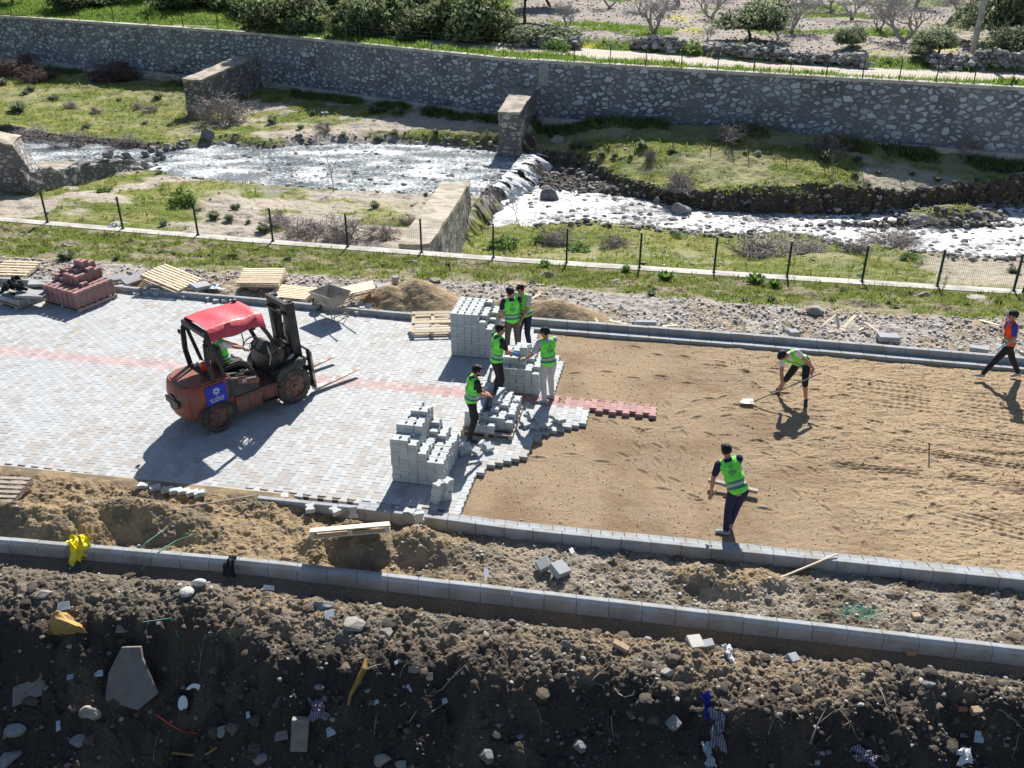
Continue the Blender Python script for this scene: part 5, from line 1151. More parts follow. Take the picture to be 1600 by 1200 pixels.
def person(label, loc, rz, pelvis=(0, 0, .93), chest=(0, .03, 1.38), head_dir=(0, .12, 1), face=(0, 1, -.1), shw=None, turn=0.0,
           hands=((-.35, .25, 1.0), (.35, .25, 1.0)), feet=((-.11, 0, .08), (.11, .02, .08)), toe=((0, 1, 0), (0, 1, 0)), knee=(0, 1, 0), elbow=((-.6, -1, -.3), (.6, -1, -.3)), hand_dir=None,
           shirt='black', vest='green', pants='black', shoes='shoe', shorts=False, sleeve=0.5, hat=None, gloves=None, beard=False, hs=1.0, back_mark=True, sc=1.0, group='road workers', opening=True):
    """local frame: +Y is the way the body faces, X to its right"""
    t = thing('person', label, 'person', loc, rz, group); t.scale = (sc,) * 3
    P = Vector(pelvis); Cc = Vector(chest); sp = (Cc - P).normalized()
    fwd = Vector((math.sin(turn), math.cos(turn), 0)); fwd = (fwd - sp * fwd.dot(sp)).normalized(); rt = fwd.cross(sp).normalized()
    hipr = Vector((1, 0, 0)); B3 = Matrix((rt, fwd, sp)).transposed()
    mid = P + (Cc - P) * .45 - fwd * .005
    neck = Cc + sp * .085; hd = Vector(head_dir).normalized(); HC = neck + hd * .140
    fc = Vector(face).normalized(); hu = hd; fcn = (fc - hu * fc.dot(hu)).normalized(); hr = fcn.cross(hu).normalized(); HB = Matrix((hr, fcn, hu)).transposed()
    H = lambda x, y, z: HC + hr * x + fcn * y + hu * z
    sh = [Cc + rt * (s * .175) + sp * .03 for s in (-1, 1)]
    el = []; wr = []
    for i in (0, 1):
        e, w_ = ik(sh[i], hands[i], .29, .26, elbow[i]); el.append(e); wr.append(w_)
    hp = [P + hipr * (s * .085) - Vector((0, 0, .02)) for s in (-1, 1)]; kn = []; an = []
    for i in (0, 1):
        k_, a_ = ik(hp[i], feet[i], .43, .42, knee if not isinstance(knee[0], tuple) else knee[i]); kn.append(k_); an.append(a_)
    pr = [('e', P + sp * .02, (.155, .105, .12), B3), ('e', mid, (.135, .095, .15), B3), ('e', Cc - sp * .07, (.165, .11, .17), B3), ('e', Cc + sp * .02, (.165, .085, .07), B3),
          ('c', Cc, .06, neck + hd * .06, .052), ('e', H(0, -.012, .015), (.077, .095, .098), HB), ('e', H(0, .022, -.045), (.058, .068, .068), HB), ('e', H(0, .058, -.085), (.028, .025, .022), HB),
          ('c', H(0, .085, .0), .009, H(0, .104, -.035), .015), ('e', H(-.08, -.01, -.02), (.012, .022, .032), HB), ('e', H(.08, -.01, -.02), (.012, .022, .032), HB), ('e', H(0, .078, .025), (.05, .018, .014), HB),
          ('e', H(0, .082, -.065), (.024, .014, .007), HB)]
    hprims = [[], []]
    for i, s in enumerate((-1, 1)):
        pr += [('c', sh[i], .058, el[i] + (sh[i] - el[i]) * .45, .050), ('c', el[i] + (sh[i] - el[i]) * .45, .050, el[i], .040), ('c', el[i], .041, el[i] + (wr[i] - el[i]) * .35, .043), ('c', el[i] + (wr[i] - el[i]) * .35, .043, wr[i], .027)]
        fd = (wr[i] - el[i]).normalized() if hand_dir is None or hand_dir[i] is None else Vector(hand_dir[i]).normalized()
        up = Vector((0, 0, 1)); sd_ = fd.cross(up); sd_ = sd_.normalized() if sd_.length > .1 else rt; dn = sd_.cross(fd) * -1
        if dn.z > 0: dn = -dn
        pc = wr[i] + fd * .05; hprims[i] = [('e', pc, (.040, .048, .017), Matrix((sd_, fd, dn)).transposed())]
        for k in range(4):
            b0 = wr[i] + fd * .085 + sd_ * (.0245 * (k - 1.5)); l1 = (.034, .04, .037, .028)[k]
            b1 = b0 + fd * l1 + dn * .012 + sd_ * (.003 * (k - 1.5)); b2 = b1 + (fd * .6 + dn * .8).normalized() * l1 * .8; b3 = b2 + (fd * .1 + dn).normalized() * l1 * .6
            hprims[i] += [('c', b0, .010, b1, .0095), ('c', b1, .0095, b2, .009), ('c', b2, .009, b3, .008)]
        th = -s; t0 = wr[i] + fd * .03 + sd_ * (.035 * th); t1 = t0 + (fd * .5 + sd_ * th * .6 + dn * .4).normalized() * .045; t2 = t1 + (fd * .8 + dn * .5).normalized() * .035
        hprims[i] += [('c', t0, .013, t1, .011), ('c', t1, .011, t2, .009)]
        pr += hprims[i]
        pr += [('c', hp[i], .082, kn[i], .054), ('c', kn[i], .054, kn[i] + (an[i] - kn[i]) * .35, .052), ('c', kn[i] + (an[i] - kn[i]) * .35, .052, an[i], .034)]
        to = Vector(toe[i]).normalized(); pr += [('c', an[i] - Vector((0, 0, .03)), .032, an[i] + to * .13 - Vector((0, 0, .055)), .024)]
    fuse('body', pr, .0075, SK, t, 2)
    # shoes
    for i in (0, 1):
        to = Vector(toe[i]).normalized(); a = an[i]; sdv = to.cross(Vector((0, 0, 1))).normalized(); TB = Matrix((sdv, to, sdv.cross(to))).transposed()
        n = TB @ Vector((0, 0, 1)); n = n if n.z > 0 else -n
        so = fuse('shoe', [('c', a - n * .035 - to * .03, .044, a - n * .045 + to * .08, .042), ('e', a - n * .05 + to * .13, (.046, .06, .032), TB), ('c', a - n * .03, .046, a + n * .015, .043)], .011, CL[shoes], t, 3)
    # trousers
    k2 = [kn[i] + (an[i] - kn[i]) * (.12 if shorts else .93) for i in (0, 1)]; q = [('e', P + sp * .03, (.168, .120, .12), B3)]
    for i in (0, 1):
        q += [('c', hp[i], .098, kn[i], .072), ('c', kn[i], .072, k2[i], .072 if shorts else .056)]
    fuse('shorts' if shorts else 'trousers', q, .013, CL[pants], t, 4)
    # shirt
    q = [('e', P + sp * .08, (.160, .112, .10), B3), ('e', mid, (.150, .108, .15), B3), ('e', Cc - sp * .07, (.176, .121, .17), B3), ('e', Cc + sp * .025, (.172, .095, .068), B3), ('c', Cc, .07, neck - sp * .02, .064)]
    for i in (0, 1):
        e2 = sh[i] + (el[i] - sh[i]) * min(sleeve * 1.3, 1.0)
        q += [('c', sh[i], .072, e2, .060)]
        if sleeve > .9: q += [('c', el[i], .055, wr[i], .042)]
    fuse('shirt', q, .012, CL[shirt], t, 3)
    if vest:
        q = [('e', P + sp * .06, (.185, .140, .10), B3), ('e', P + sp * .02, (.182, .138, .10), B3), ('e', mid, (.175, .132, .16), B3), ('e', Cc - sp * .07, (.196, .140, .18), B3), ('e', Cc + sp * .03, (.165, .112, .075), B3), ('c', Cc + rt * .13 + sp * .04, .055, Cc - rt * .13 + sp * .04, .055)]
        Ls = (Cc - P).length
        def post(b):
            dl = []
            for f in b.faces:
                c = f.calc_center_median(); d = c - P; s_ = d.dot(sp) / Ls; lat = d.dot(rt); fo = d.dot(fwd)
                if (.10 < s_ < .20) or (.30 < s_ < .40): f.material_index = 1
                elif .20 <= s_ <= .30: f.material_index = 2
                if s_ < -.10 or (opening and fo > 0.03 and abs(lat) < .018 + .05 * max(0, s_ - .55)) or (s_ > 1.08 and abs(lat) < .07) or (abs(lat) > .172 and s_ > .72 and not s_ > 1.15): dl.append(f)
            bmesh.ops.delete(b, geom=dl, context='FACES')
        vo = fuse('vest', q, .012, None, t, 3, post, [CL[vest], CL['strip'], CL['strip_pale']])
        if back_mark:      # small dark print between the shoulders
            mb = MB(); bm_ = Matrix((rt, fwd, sp)).transposed().to_euler()
            for k, (z, w_) in enumerate([(.30, .03), (.275, .05), (.25, .03), (.20, .13), (.175, .15), (.15, .10)]):
                mb.box(Cc - sp * (.32 - z) - fwd * (.150 + (.004 if k > 2 else 0)), (w_, .006, .012), bm_)
            mb.build('back_print', CL['strip'], vo)
    # head details
    if hat:
        q = [('e', H(0, -.012, .055), (.088, .105, .075), HB)]
        hc = fuse('cap', q, .009, CL['cap'], t, 2, lambda b: bmesh.ops.delete(b, geom=[f for f in b.faces if (f.calc_center_median() - HC).dot(hu) < .03], context='FACES'))
        mb = MB(); vs = []
        for r_ in (.08, .165):
            for k in range(9): a = -0.75 + 1.5 * k / 8; vs.append(H(math.sin(a) * r_ * .85, math.cos(a) * r_, .038 - (.012 if r_ > .1 else 0)))
        mb.add(vs + [v - hu * .006 for v in vs], [(k, k + 1, 10 + k, 9 + k) for k in range(8)] + [(18 + k, 27 + k, 28 + k, 19 + k) for k in range(8)] + [(9 + k, 10 + k, 28 + k, 27 + k) for k in range(8)]); mb.build('visor', CL['cap'], hc)
        hl = -.05
    q = [('e', H(0, -.026, .026), (.085, .098, .10), HB), ('e', H(0, .03, .085), (.068, .055, .032), HB)]
    def hp_(b):
        bmesh.ops.delete(b, geom=[f for f in b.faces if (lambda d: (d.dot(fcn) > .035 and d.dot(hu) < .062) or d.dot(hu) < -.06 - .2 * d.dot(fcn) or (hat and d.dot(hu) > .07))(f.calc_center_median() - HC)], context='FACES')
        r_ = random.Random(3)
        for v in b.verts: v.co += (v.co - HC).normalized() * r_.uniform(-.002, .007)
    fuse('hair', q, .009, CL['hair'], t, 1, hp_)
    if beard:
        fuse('beard', [('e', H(0, .030, -.065), (.060, .066, .052), HB)], .009, CL['hair'], t, 1, lambda b: bmesh.ops.delete(b, geom=[f for f in b.faces if (f.calc_center_median() - HC).dot(hu) > -.055 or (f.calc_center_median() - HC).dot(fcn) < .0], context='FACES'))
    for s in (-1, 1):
        mb = MB(); mb.ball(H(.032 * s, .078, .004), .0095, nu=8, nv=6); mb.build('eye', CL['eye'], t)
        mb = MB(); mb.tube([H(.018 * s, .092, .028), H(.035 * s, .088, .033), H(.052 * s, .074, .028)], .005, 6); mb.build('eyebrow', CL['hair'], t)
    if gloves:
        for i in (0, 1):
            if gloves[i]: fuse('glove', [(p_[0], p_[1], p_[2] + .004, p_[3], p_[4] + .004) if p_[0] == 'c' else ('e', p_[1], tuple(r + .006 for r in p_[2]), p_[3]) for p_ in hprims[i]] + [('c', wr[i] - (wr[i] - el[i]).normalized() * .06, .038, wr[i], .034)], .008, CL[gloves[i]], t, 2)
    return t

def at(px, py, z=0.0): v = W(px, py, z); return (v.x, v.y, z)
# two men behind the tall stack
person('worker in green vest and brown trousers seen from behind, by the tallest stack', at(801, 556), R(8), chest=(-.02, .05, 1.38), head_dir=(-.25, .2, 1), face=(-.6, .8, -.5), hands=((-.25, .30, .95), (.05, .36, .98)),
       feet=((-.12, .10, .08), (.14, -.06, .08)), shirt='navy', pants='brown', shoes='shoe_dark', beard=True)
person('worker in a pale green vest half hidden behind the man in brown trousers', at(820, 545), R(150), chest=(0, .12, 1.40), head_dir=(.15, .5, 1), face=(.2, 1, -.55), hands=((-.15, .42, .98), (.18, .40, .98)), shirt='pale', vest='yellowgreen', pants='navy', back_mark=True,
       feet=((-.14, 0, .08), (.12, .1, .08)))
person('black clad worker in green vest with a blue glove beside the middle stack', at(776, 622), R(-62), chest=(.0, .06, 1.40), head_dir=(0, .25, 1), face=(.25, 1, -.3), hands=((-.12, .32, 1.06), (.08, .38, 1.04)), gloves=(None, 'glove_blue'),
       feet=((-.10, .02, .08), (.12, -.04, .08)), shirt='black', pants='black', shoes='shoe_dark', back_mark=True)
person('worker in pale trousers, black cap and green vest at the middle stack', at(856, 627), R(22), chest=(-.02, .06, 1.39), head_dir=(-.2, .35, 1), face=(-.75, .9, -.6), hands=((-.42, .22, 1.02), (-.16, .42, .98)), hand_dir=((-1, .3, 0), (-.8, .6, -.1)),
       feet=((-.10, -.05, .08), (.13, .08, .08)), toe=((-.8, .5, 0), (-.5, .8, 0)), shirt='pale', pants='pale', shoes='shoe', hat=True, vest='green', sleeve=.6)
person('bearded worker looking at his hands by the half emptied pallet', at(737, 686), R(-68), chest=(.0, .08, 1.36), head_dir=(0, .45, 1), face=(.1, 1, -.8), hands=((-.10, .34, 1.0), (.06, .36, .99)), beard=True,
       feet=((-.12, .16, .08), (.12, -.10, .08)), toe=((.0, 1, 0), (.5, .9, 0)), shirt='black', pants='black', shoes='shoe_dark', sc=0.97)
# bending worker with shovel
pb_ = W(1240, 616); rzf = R(152)
F_ = person('worker in shorts and open yellow green vest bending over a long handled shovel', (pb_.x, pb_.y, -.09), rzf, pelvis=(-.06, -.16, .84), chest=(.16, .24, 1.10), head_dir=(.55, .75, .12), face=(.3, .4, -1), hands=((-.42, .12, .80), (.20, .42, .44)), elbow=((-.9, -.4, .5), (.5, -.1, .2)),
       feet=((-.30, .14, .08), (.36, -.06, .08)), toe=((-.2, 1, 0), (.7, .8, 0)), knee=(0, 1, 0), hand_dir=((.3, .5, -.8), (0, .3, -1)), shirt='white', vest='yellowgreen', pants='black', shorts=True, shoes='shoe_dark', back_mark=False, sleeve=.35)
MF = Matrix.Translation(F_.location) @ Matrix.Rotation(rzf, 4, 'Z')
h1 = MF @ Vector((-.42, .16, .74)); h2 = MF @ Vector((.20, .46, .36))
dirh = (h2 - h1).normalized(); bl = h2 + dirh * (h2.z + .05) / max(-dirh.z, .2); bl.z = -.03
shovel('shovel', 'long handled pale shovel held by the bending worker', [h1 - dirh * .12, h2, bl], bl, Vector((dirh.x, dirh.y, -.10)), (0, 0, 1), M['wood_old'], M['white_metal'])
# worker leaning on a levelling board
G_ = person('dark trousered worker in a green vest leaning beside the inner kerb', at(1135, 835, -.08), R(-2), pelvis=(.10, .0, .93), chest=(-.06, .20, 1.34), head_dir=(-.25, .4, 1), face=(-.3, 1, -.4), hands=((-.30, .22, .76), (.06, .46, .80)), elbow=((-1, -.3, -.3), (1, -.3, -.3)),
       feet=((-.02, .0, .08), (.10, .22, .08)), toe=((-.9, .35, 0), (-.2, 1, 0)), shirt='navy', pants='navy', shoes='shoe', sleeve=.5, opening=False)
o = Vector(at(1145, 775, -.07)); t = thing('levelling_board', 'weathered timber levelling board with a strut, held low behind the leaning worker', 'board', tuple(o))
ga = W(1107, 750, .06); gb = W(1184, 768, .03)
mb = MB(); mb.bar(ga - o, gb - o, .10, .06); mb.build('board', M['wood_old'], t, bevel=.005)
mb = MB(); mb.bar(W(1140, 790, -.04) - o, W(1168, 763, .05) - o, .025, .025); mb.build('strut', M['wood_old'], t)
# walking worker
person('walking worker in an orange vest over a blue shirt', at(1562, 591, -.06), R(84), pelvis=(0, 0, .88), chest=(0, .06, 1.34), head_dir=(0, .12, 1), face=(0, 1, -.15), hands=((-.22, .22, .92), (.22, .02, .86)), elbow=((-.4, -1, 0), (.4, -1, 0)),
       feet=((-.09, .46, .09), (.09, -.42, .10)), toe=((0, 1, .15), (0, 1, -.2)), knee=(0, 1, 0), shirt='blue', vest='orange', pants='black', shoes='shoe', hat=True, gloves=('glove_pale', 'glove_pale'), sleeve=.5, group='road workers')
# driver
dl = FLM @ Vector((.58, 0, .32))
person('driver in a green vest and brown trousers sitting in the forklift', tuple(dl), hd - R(90), pelvis=(0, .02, .98), chest=(0, -.06, 1.42), head_dir=(0, .12, 1), face=(0, 1, -.2), hands=((-.12, .52, 1.12), (.16, .50, 1.14)), elbow=((-.7, -.6, -.8), (.7, -.6, -.8)),
       feet=((-.15, .62, .42), (.15, .62, .42)), toe=((0, 1, .3), (0, 1, .3)), knee=(0, .4, 1), shirt='white', vest='green', pants='brown', shoes='shoe_dark', sleeve=.5, sc=.93)
# ------------------------------------------------------------------ scattered stones and grass (one object each: nobody could count them)
def ico(sub=1):
    b = bmesh.new(); bmesh.ops.create_icosphere(b, subdivisions=sub, radius=1.0); b.verts.ensure_lookup_table()
    v = np.array([x.co[:] for x in b.verts]); f = np.array([[y.index for y in x.verts] for x in b.faces]); b.free(); return v, f
I1 = ico(1); I2 = ico(2); I3 = ico(3)
def cut(base, seed, n=9, lo=.55, hi=.85):
    r_ = np.random.default_rng(seed); v = base[0].copy()
    for _ in range(n):
        d = r_.normal(size=3); d /= np.linalg.norm(d); c = r_.uniform(lo, hi); o = v @ d - c; v = v - np.maximum(o, 0)[:, None] * d
    return v, base[1]
IC = cut(I2, 5)
def stones(name, X, Y, S_, C_, hf, m, label, flat=0.65, sink=0.25, base=None, kind='stuff'):
    v, f = base or IC; n = len(X); nv = len(v); r = np.random.default_rng(len(X))
    pert = 1 + (r.random((n, nv)) - .5) * (0.12 if nv > 20 else .5); A = r.random((n, 3)) * 6.28
    sc = np.stack([S_ * (0.8 + .5 * r.random(n)), S_ * (0.7 + .5 * r.random(n)), S_ * flat * (0.7 + .5 * r.random(n))], -1)
    P = v[None] * pert[..., None] * sc[:, None, :]
    c, s = np.cos(A[:, 0]), np.sin(A[:, 0]); x = P[..., 0] * c[:, None] - P[..., 1] * s[:, None]; y = P[..., 0] * s[:, None] + P[..., 1] * c[:, None]; z = P[..., 2]
    tl = (A[:, 1] - 3.14) * 0.12; z2 = z + x * np.tan(tl)[:, None] * .5
    Z = hf(X, Y) + S_ * flat * (1 - 2 * sink) * .6
    V_ = np.stack([x + X[:, None], y + Y[:, None], z2 + Z[:, None]], -1).reshape(-1, 3)
    F_ = (f[None] + (np.arange(n) * nv)[:, None, None]).reshape(-1, 3)
    col = np.repeat(C_, nv, 0)
    o = npobj(name, V_, F_, [m], col=col); return tag(o, label, 'stones', None, kind)
def palette(n, cols, r):
    c = np.array(cols)[r.integers(0, len(cols), n)]; return c * (0.75 + 0.5 * r.random((n, 1)))
GREY = [(.30, .30, .30), (.22, .22, .23), (.38, .36, .33), (.26, .23, .20), (.42, .41, .40)]
def between(f0, f1, x0, x1, n, r, pw=1.0):
    X = r.uniform(x0, x1, n); a, b = f0(X), f1(X); return X, a + (b - a) * r.random(n) ** pw
r = np.random.default_rng(5)
X, Y = between(lambda x: K3(x) + .45, GR, -17, 14, 9000, r); keep = (fbm(X * .9, Y * .9, 3, 4) + .25 * r.random(9000) > .52) & (fbm(X * 1.2, Y * 1.2, 2, 7) > .2)
vmk = np.ones(len(X), bool)
for (mx, my, rx, ry, h) in VM: vmk &= ((X - mx) / (rx * 1.1)) ** 2 + ((Y - my + .2 * (X - mx)) / (ry * 1.1)) ** 2 > 1
X, Y = X[keep & vmk], Y[keep & vmk]; S_ = 0.018 + 0.05 * r.random(len(X)) ** 3
stones('gravel', X, Y, S_, palette(len(X), [(.46, .44, .42), (.38, .36, .34), (.52, .50, .47), (.36, .31, .26), (.28, .28, .29)], r), h_verge, M['vcol'], 'pale grey crushed stone and gravel strewn between the far kerb and the grass')
X, Y = between(lambda x: K1(x) + .05, lambda x: K2(x) - .3, -11, 10, 4200, r); S_ = 0.008 + 0.028 * r.random(len(X)) ** 3
keep = (X > -2) | (r.random(len(X)) < .25); X, Y, S_ = X[keep], Y[keep], S_[keep]
stones('gravel', X, Y, S_, palette(len(X), GREY + [(.5, .46, .4), (.3, .2, .15)], r), h_strip, M['vcol'], 'small stones and crumbs strewn over the sandy strip between the two kerbs')
X, Y = between(lambda x: 0 * x + 8.2, lambda x: K1(x) - .3, -11, 10, 7000, r, .8)
S_ = 0.008 + 0.05 * r.random(len(X)) ** 4.5; 
stones('clods', X, Y, S_, palette(len(X), [(.20, .19, .18), (.30, .28, .26), (.10, .085, .07), (.14, .115, .09), (.12, .10, .085), (.2, .17, .14), (.11, .09, .075), (.16, .13, .10), (.09, .08, .07)], r), h_soil, M['vcol'], 'mixed stones and clods stuck in the dark soil bank in the foreground')
X, Y = between(lambda x: K2(x) + .1, lambda x: K3(x) - .1, -2, 13, 7000, r); S_ = 0.006 + 0.016 * r.random(len(X)) ** 2
out = ~np.array([inpoly(a, b, poly) for a, b in zip(X, Y)]); X, Y, S_ = X[out], Y[out], S_[out]
stones('gravel', X, Y, S_, palette(len(X), [(.42, .31, .2), (.30, .22, .14), (.48, .42, .34), (.22, .17, .12)], r), h_sand, M['vcol'], 'tiny clods and pebbles strewn over the sand bed of the road')
X, Y = between(lambda x: 0 * x + 8.2, lambda x: K1(x) - .5, -10, 9, 900, r, .8); S_ = 0.006 + 0.016 * r.random(len(X)) ** 2
stones('debris', X, Y, S_, palette(len(X), [(.50, .50, .50), (.42, .45, .48), (.5, .46, .38), (.35, .22, .15), (.3, .4, .45)], r), h_soil, M['vcol'], 'small pale chips of rubbish and broken stone littering the dark bank', flat=.4)
X, Y = between(lambda x: 0 * x + 8.2, lambda x: K1(x) - .45, -10, 9, 420, r, .8); S_ = 0.05 + 0.09 * r.random(420) ** 2
stones('clods', X, Y, S_, palette(420, [(.10, .085, .07), (.13, .105, .085), (.08, .07, .06), (.16, .13, .10), (.09, .08, .07)], r), h_soil, M['soil'], 'large crumbling clods of dark earth on the bank', flat=.6, sink=.6)
# river stones
xs_, ys_ = [], []
X, Y = between(lambda x: DNN(x) - 2.5, lambda x: CLF(x) - .2, 1, 36, 6000, r); z = h_river(X, Y); k = (z > ZD - .35) & ((z < ZD + .5) | (Y > DNF(X))); xs_.append(X[k]); ys_.append(Y[k])
X, Y = between(lambda x: UPN(x) - 1.5, lambda x: UPF(x) + 2, -30, 1, 3200, r); z = h_river(X, Y); k = (z > ZU - .35) & (z < ZU + .5); xs_.append(X[k]); ys_.append(Y[k])
X, Y = between(lambda x: DNN(x) - .4, lambda x: DNN(x) + .8, 1, 30, 500, r); xs_.append(X); ys_.append(Y)
X = np.concatenate(xs_); Y = np.concatenate(ys_); S_ = 0.05 + 0.20 * r.random(len(X)) ** 3.5
stones('river_stones', X, Y, S_, palette(len(X), [(.20, .20, .21), (.14, .14, .15), (.30, .29, .28), (.10, .10, .11), (.36, .35, .33)], r), lambda x, y: np.maximum(h_river(x, y), np.where(x < WXF(y), ZU, ZD) - .12), M['vcol'], 'grey cobbles and stones lining the stream and its gravel bars')
X, Y = between(FWF, lambda x: FAR(x) - 3, -40, 34, 1500, r); z = h_river(X, Y); k = z > -7.2; X, Y = X[k], Y[k]; S_ = 0.04 + 0.10 * r.random(len(X)) ** 3
stones('field_stones', X, Y, S_, palette(len(X), [(.45, .43, .40), (.38, .36, .34), (.52, .5, .46)], r), h_river, M['vcol'], 'pale small stones dotted over the grassy river terraces')
X = r.uniform(0, 55, 9000); Y = PU(X) + 1.5 + 45 * r.random(9000) ** 1.2; S_ = .05 + .09 * r.random(9000) ** 3
stones('field_stones', X, Y, S_, palette(9000, [(.42, .39, .37), (.34, .31, .29), (.26, .24, .22), (.5, .47, .44)], r), h_field, M['vcol'], 'stones littering the ploughed orchard soil beyond the dirt road')

def grass(name, X, Y, Hh, cols, hf, label, nb=7, wd=.16, spread=.9):
    r_ = np.random.default_rng(len(X)); n = len(X); Z = hf(X, Y); C_ = palette(n, cols, r_)
    A = r_.random((n, nb)) * 6.28; R_ = Hh[:, None] * spread * r_.random((n, nb)); lean = Hh[:, None] * (.2 + .5 * r_.random((n, nb)))
    bx = X[:, None] + np.cos(A) * R_; by = Y[:, None] + np.sin(A) * R_; hh = Hh[:, None] * (.6 + .7 * r_.random((n, nb))); w2 = Hh[:, None] * wd * (.5 + r_.random((n, nb)))
    px_ = -np.sin(A + .9) * w2; py_ = np.cos(A + .9) * w2; zb = Z[:, None] - .03 + 0 * A
    V_ = np.stack([np.stack([bx - px_, by - py_, zb], -1), np.stack([bx + px_, by + py_, zb], -1), np.stack([bx + np.cos(A) * lean, by + np.sin(A) * lean, zb + hh], -1)], 2).reshape(-1, 3)
    F_ = np.arange(len(V_)).reshape(-1, 3); c = np.repeat(C_, nb * 3, 0); c = c * (0.8 + .4 * r_.random((len(c) // 3, 1)).repeat(3, 0))
    o = npobj(name, V_, F_, [M['leafv']], col=c); return tag(o, label, 'grass', None, 'stuff')
GC = [(.17, .24, .04), (.22, .27, .06), (.14, .20, .05), (.30, .30, .10), (.26, .23, .11)]
X, Y = between(lambda x: GR(x) - .1, lambda x: FWN(x) - .03, -20, 17, 26000, r); k = fbm(X * 1.2, Y * 2.2, 4, 5) + .2 * (r.random(len(X)) - .5) < .56; X, Y = X[k], Y[k]
grass('grass', X, Y, .04 + .11 * r.random(len(X)) ** 2.5, GC, h_verge, 'rough green grass on the slope between the gravel and the near wall')
X, Y = between(FWF, lambda x: FAR(x) - 2.5, -48, 36, 70000, r); z = h_river(X, Y); cc_ = c_river(X, Y, z); k = (cc_[:, 1] > cc_[:, 0] * 0.99) & (r.random(len(X)) < .9) & (z > np.where(X < WXF(Y), ZU + .25, ZD + .35)) & (fbm(X * 1.5, Y * 1.5, 3, 2) > .3); X, Y = X[k], Y[k]
grass('grass', X, Y, .06 + .18 * r.random(len(X)) ** 3, [(.20, .27, .05), (.26, .31, .07), (.32, .33, .10), (.17, .22, .05), (.30, .26, .11)], h_river, 'yellow green grass covering the river terraces')
X = r.uniform(-60, 60, 60000); Y = FAR(X) + .3 + 42 * r.random(60000) ** 1.5; cc_ = c_field(X, Y, 0 * X); k = (cc_[:, 1] > cc_[:, 0] * 1.0); X, Y = X[k], Y[k]
hgt = np.where(Y < PD(X), .16 + .25 * r.random(len(X)) ** 2, .12 + .22 * r.random(len(X)) ** 2)
grass('grass', X, Y, hgt, [(.15, .27, .04), (.20, .31, .06), (.25, .32, .08), (.12, .20, .04)], h_field, 'lush green grass along the far wall and under the olive trees')
X = r.uniform(1, 34, 2600); Y = CLN(X) + r.normal(size=2600) * .28; S_ = .05 + .16 * r.random(2600) ** 2.5
stones('clods', X, Y, S_, palette(2600, [(.10, .085, .07), (.14, .12, .10), (.20, .19, .18), (.08, .07, .06), (.13, .14, .05)], r), h_river, M['vcol'], 'dark clods and stones along the eroded edge of the right terrace')
# plants at the foot of the far wall
X = r.uniform(-46, 34, 6000); Y = FAR(X) - 1.0 - 1.6 * r.random(6000) ** 1.5; k = (fbm(X * .5, Y * 0, 3, 4) > .42); X, Y = X[k], Y[k]
grass('grass', X, Y, .15 + .35 * r.random(len(X)) ** 2, [(.12, .20, .05), (.15, .22, .06), (.2, .19, .1)], h_river, 'tall weeds at the foot of the far stone wall')

# ------------------------------------------------------------------ plants
def leaf_cloud(n, rx, ry, rz, size, cols, seed, lobes=7, z0=0.0, elong=2.2, shell=0.55):
    """many small leaves gathered in uneven clumps"""
    r_ = np.random.default_rng(seed); th = r_.random(lobes) * 6.28; rr = .62 * np.sqrt(r_.random(lobes)); cz = r_.random(lobes) * .7 - .1
    L = np.stack([np.cos(th) * rr * rx, np.sin(th) * rr * ry, (cz) * rz], -1); LR = (.30 + .30 * r_.random(lobes)); tone = .65 + .7 * r_.random(lobes)
    w_ = r_.integers(0, lobes, n); d = r_.normal(size=(n, 3)); d /= np.linalg.norm(d, axis=1)[:, None]; q = (shell + (1 - shell) * r_.random(n))[:, None]
    P = L[w_] + d * q * LR[w_][:, None] * np.array([rx, ry, rz]); P[:, 2] = np.maximum(P[:, 2], -.02) + z0
    a = r_.normal(size=(n, 3)); a /= np.linalg.norm(a, axis=1)[:, None]; b_ = np.cross(a, d); b_ /= (np.linalg.norm(b_, axis=1)[:, None] + 1e-6)
    s = (size * (.6 + .8 * r_.random(n)))[:, None]
    V_ = np.stack([P - a * s * elong * .5, P + b_ * s * .5, P + a * s * elong * .5, P - b_ * s * .5], 1).reshape(-1, 3); F_ = np.arange(n * 4).reshape(-1, 4)
    c = palette(n, cols, r_) * tone[w_][:, None]; return V_, F_, np.repeat(c, 4, 0)
def spikes(n, R_, Hh, wd, cols, seed):
    """rosette or tuft of upright pointed leaves"""
    r_ = np.random.default_rng(seed); A = r_.random(n) * 6.28; t = r_.random(n) ** .7; base = np.stack([np.cos(A) * R_ * .35 * t, np.sin(A) * R_ * .35 * t, 0 * A], -1)
    tip = np.stack([np.cos(A) * R_ * (.3 + .8 * t), np.sin(A) * R_ * (.3 + .8 * t), Hh * (1.05 - .65 * t) * (.7 + .5 * r_.random(n))], -1); m = (base + tip) / 2 + np.array([0, 0, 1.]) * Hh * .12
    s = np.stack([-np.sin(A), np.cos(A), 0 * A], -1) * (wd * (.6 + .8 * r_.random(n)))[:, None]
    V_ = np.stack([base - s * .5, m - s, tip, m + s, base + s * .5], 1).reshape(-1, 3); i0 = np.arange(n)[:, None] * 5
    F_ = np.concatenate([i0 + np.array([[0, 1, 3, 4]]), i0 + np.array([[1, 2, 3, 3]])])
    F_ = np.where(True, F_, F_); c = np.repeat(palette(n, cols, r_), 5, 0); tri = np.concatenate([i0 + np.array([[0, 1, 3]]), i0 + np.array([[0, 3, 4]]), i0 + np.array([[1, 2, 3]])]); return V_, tri, c
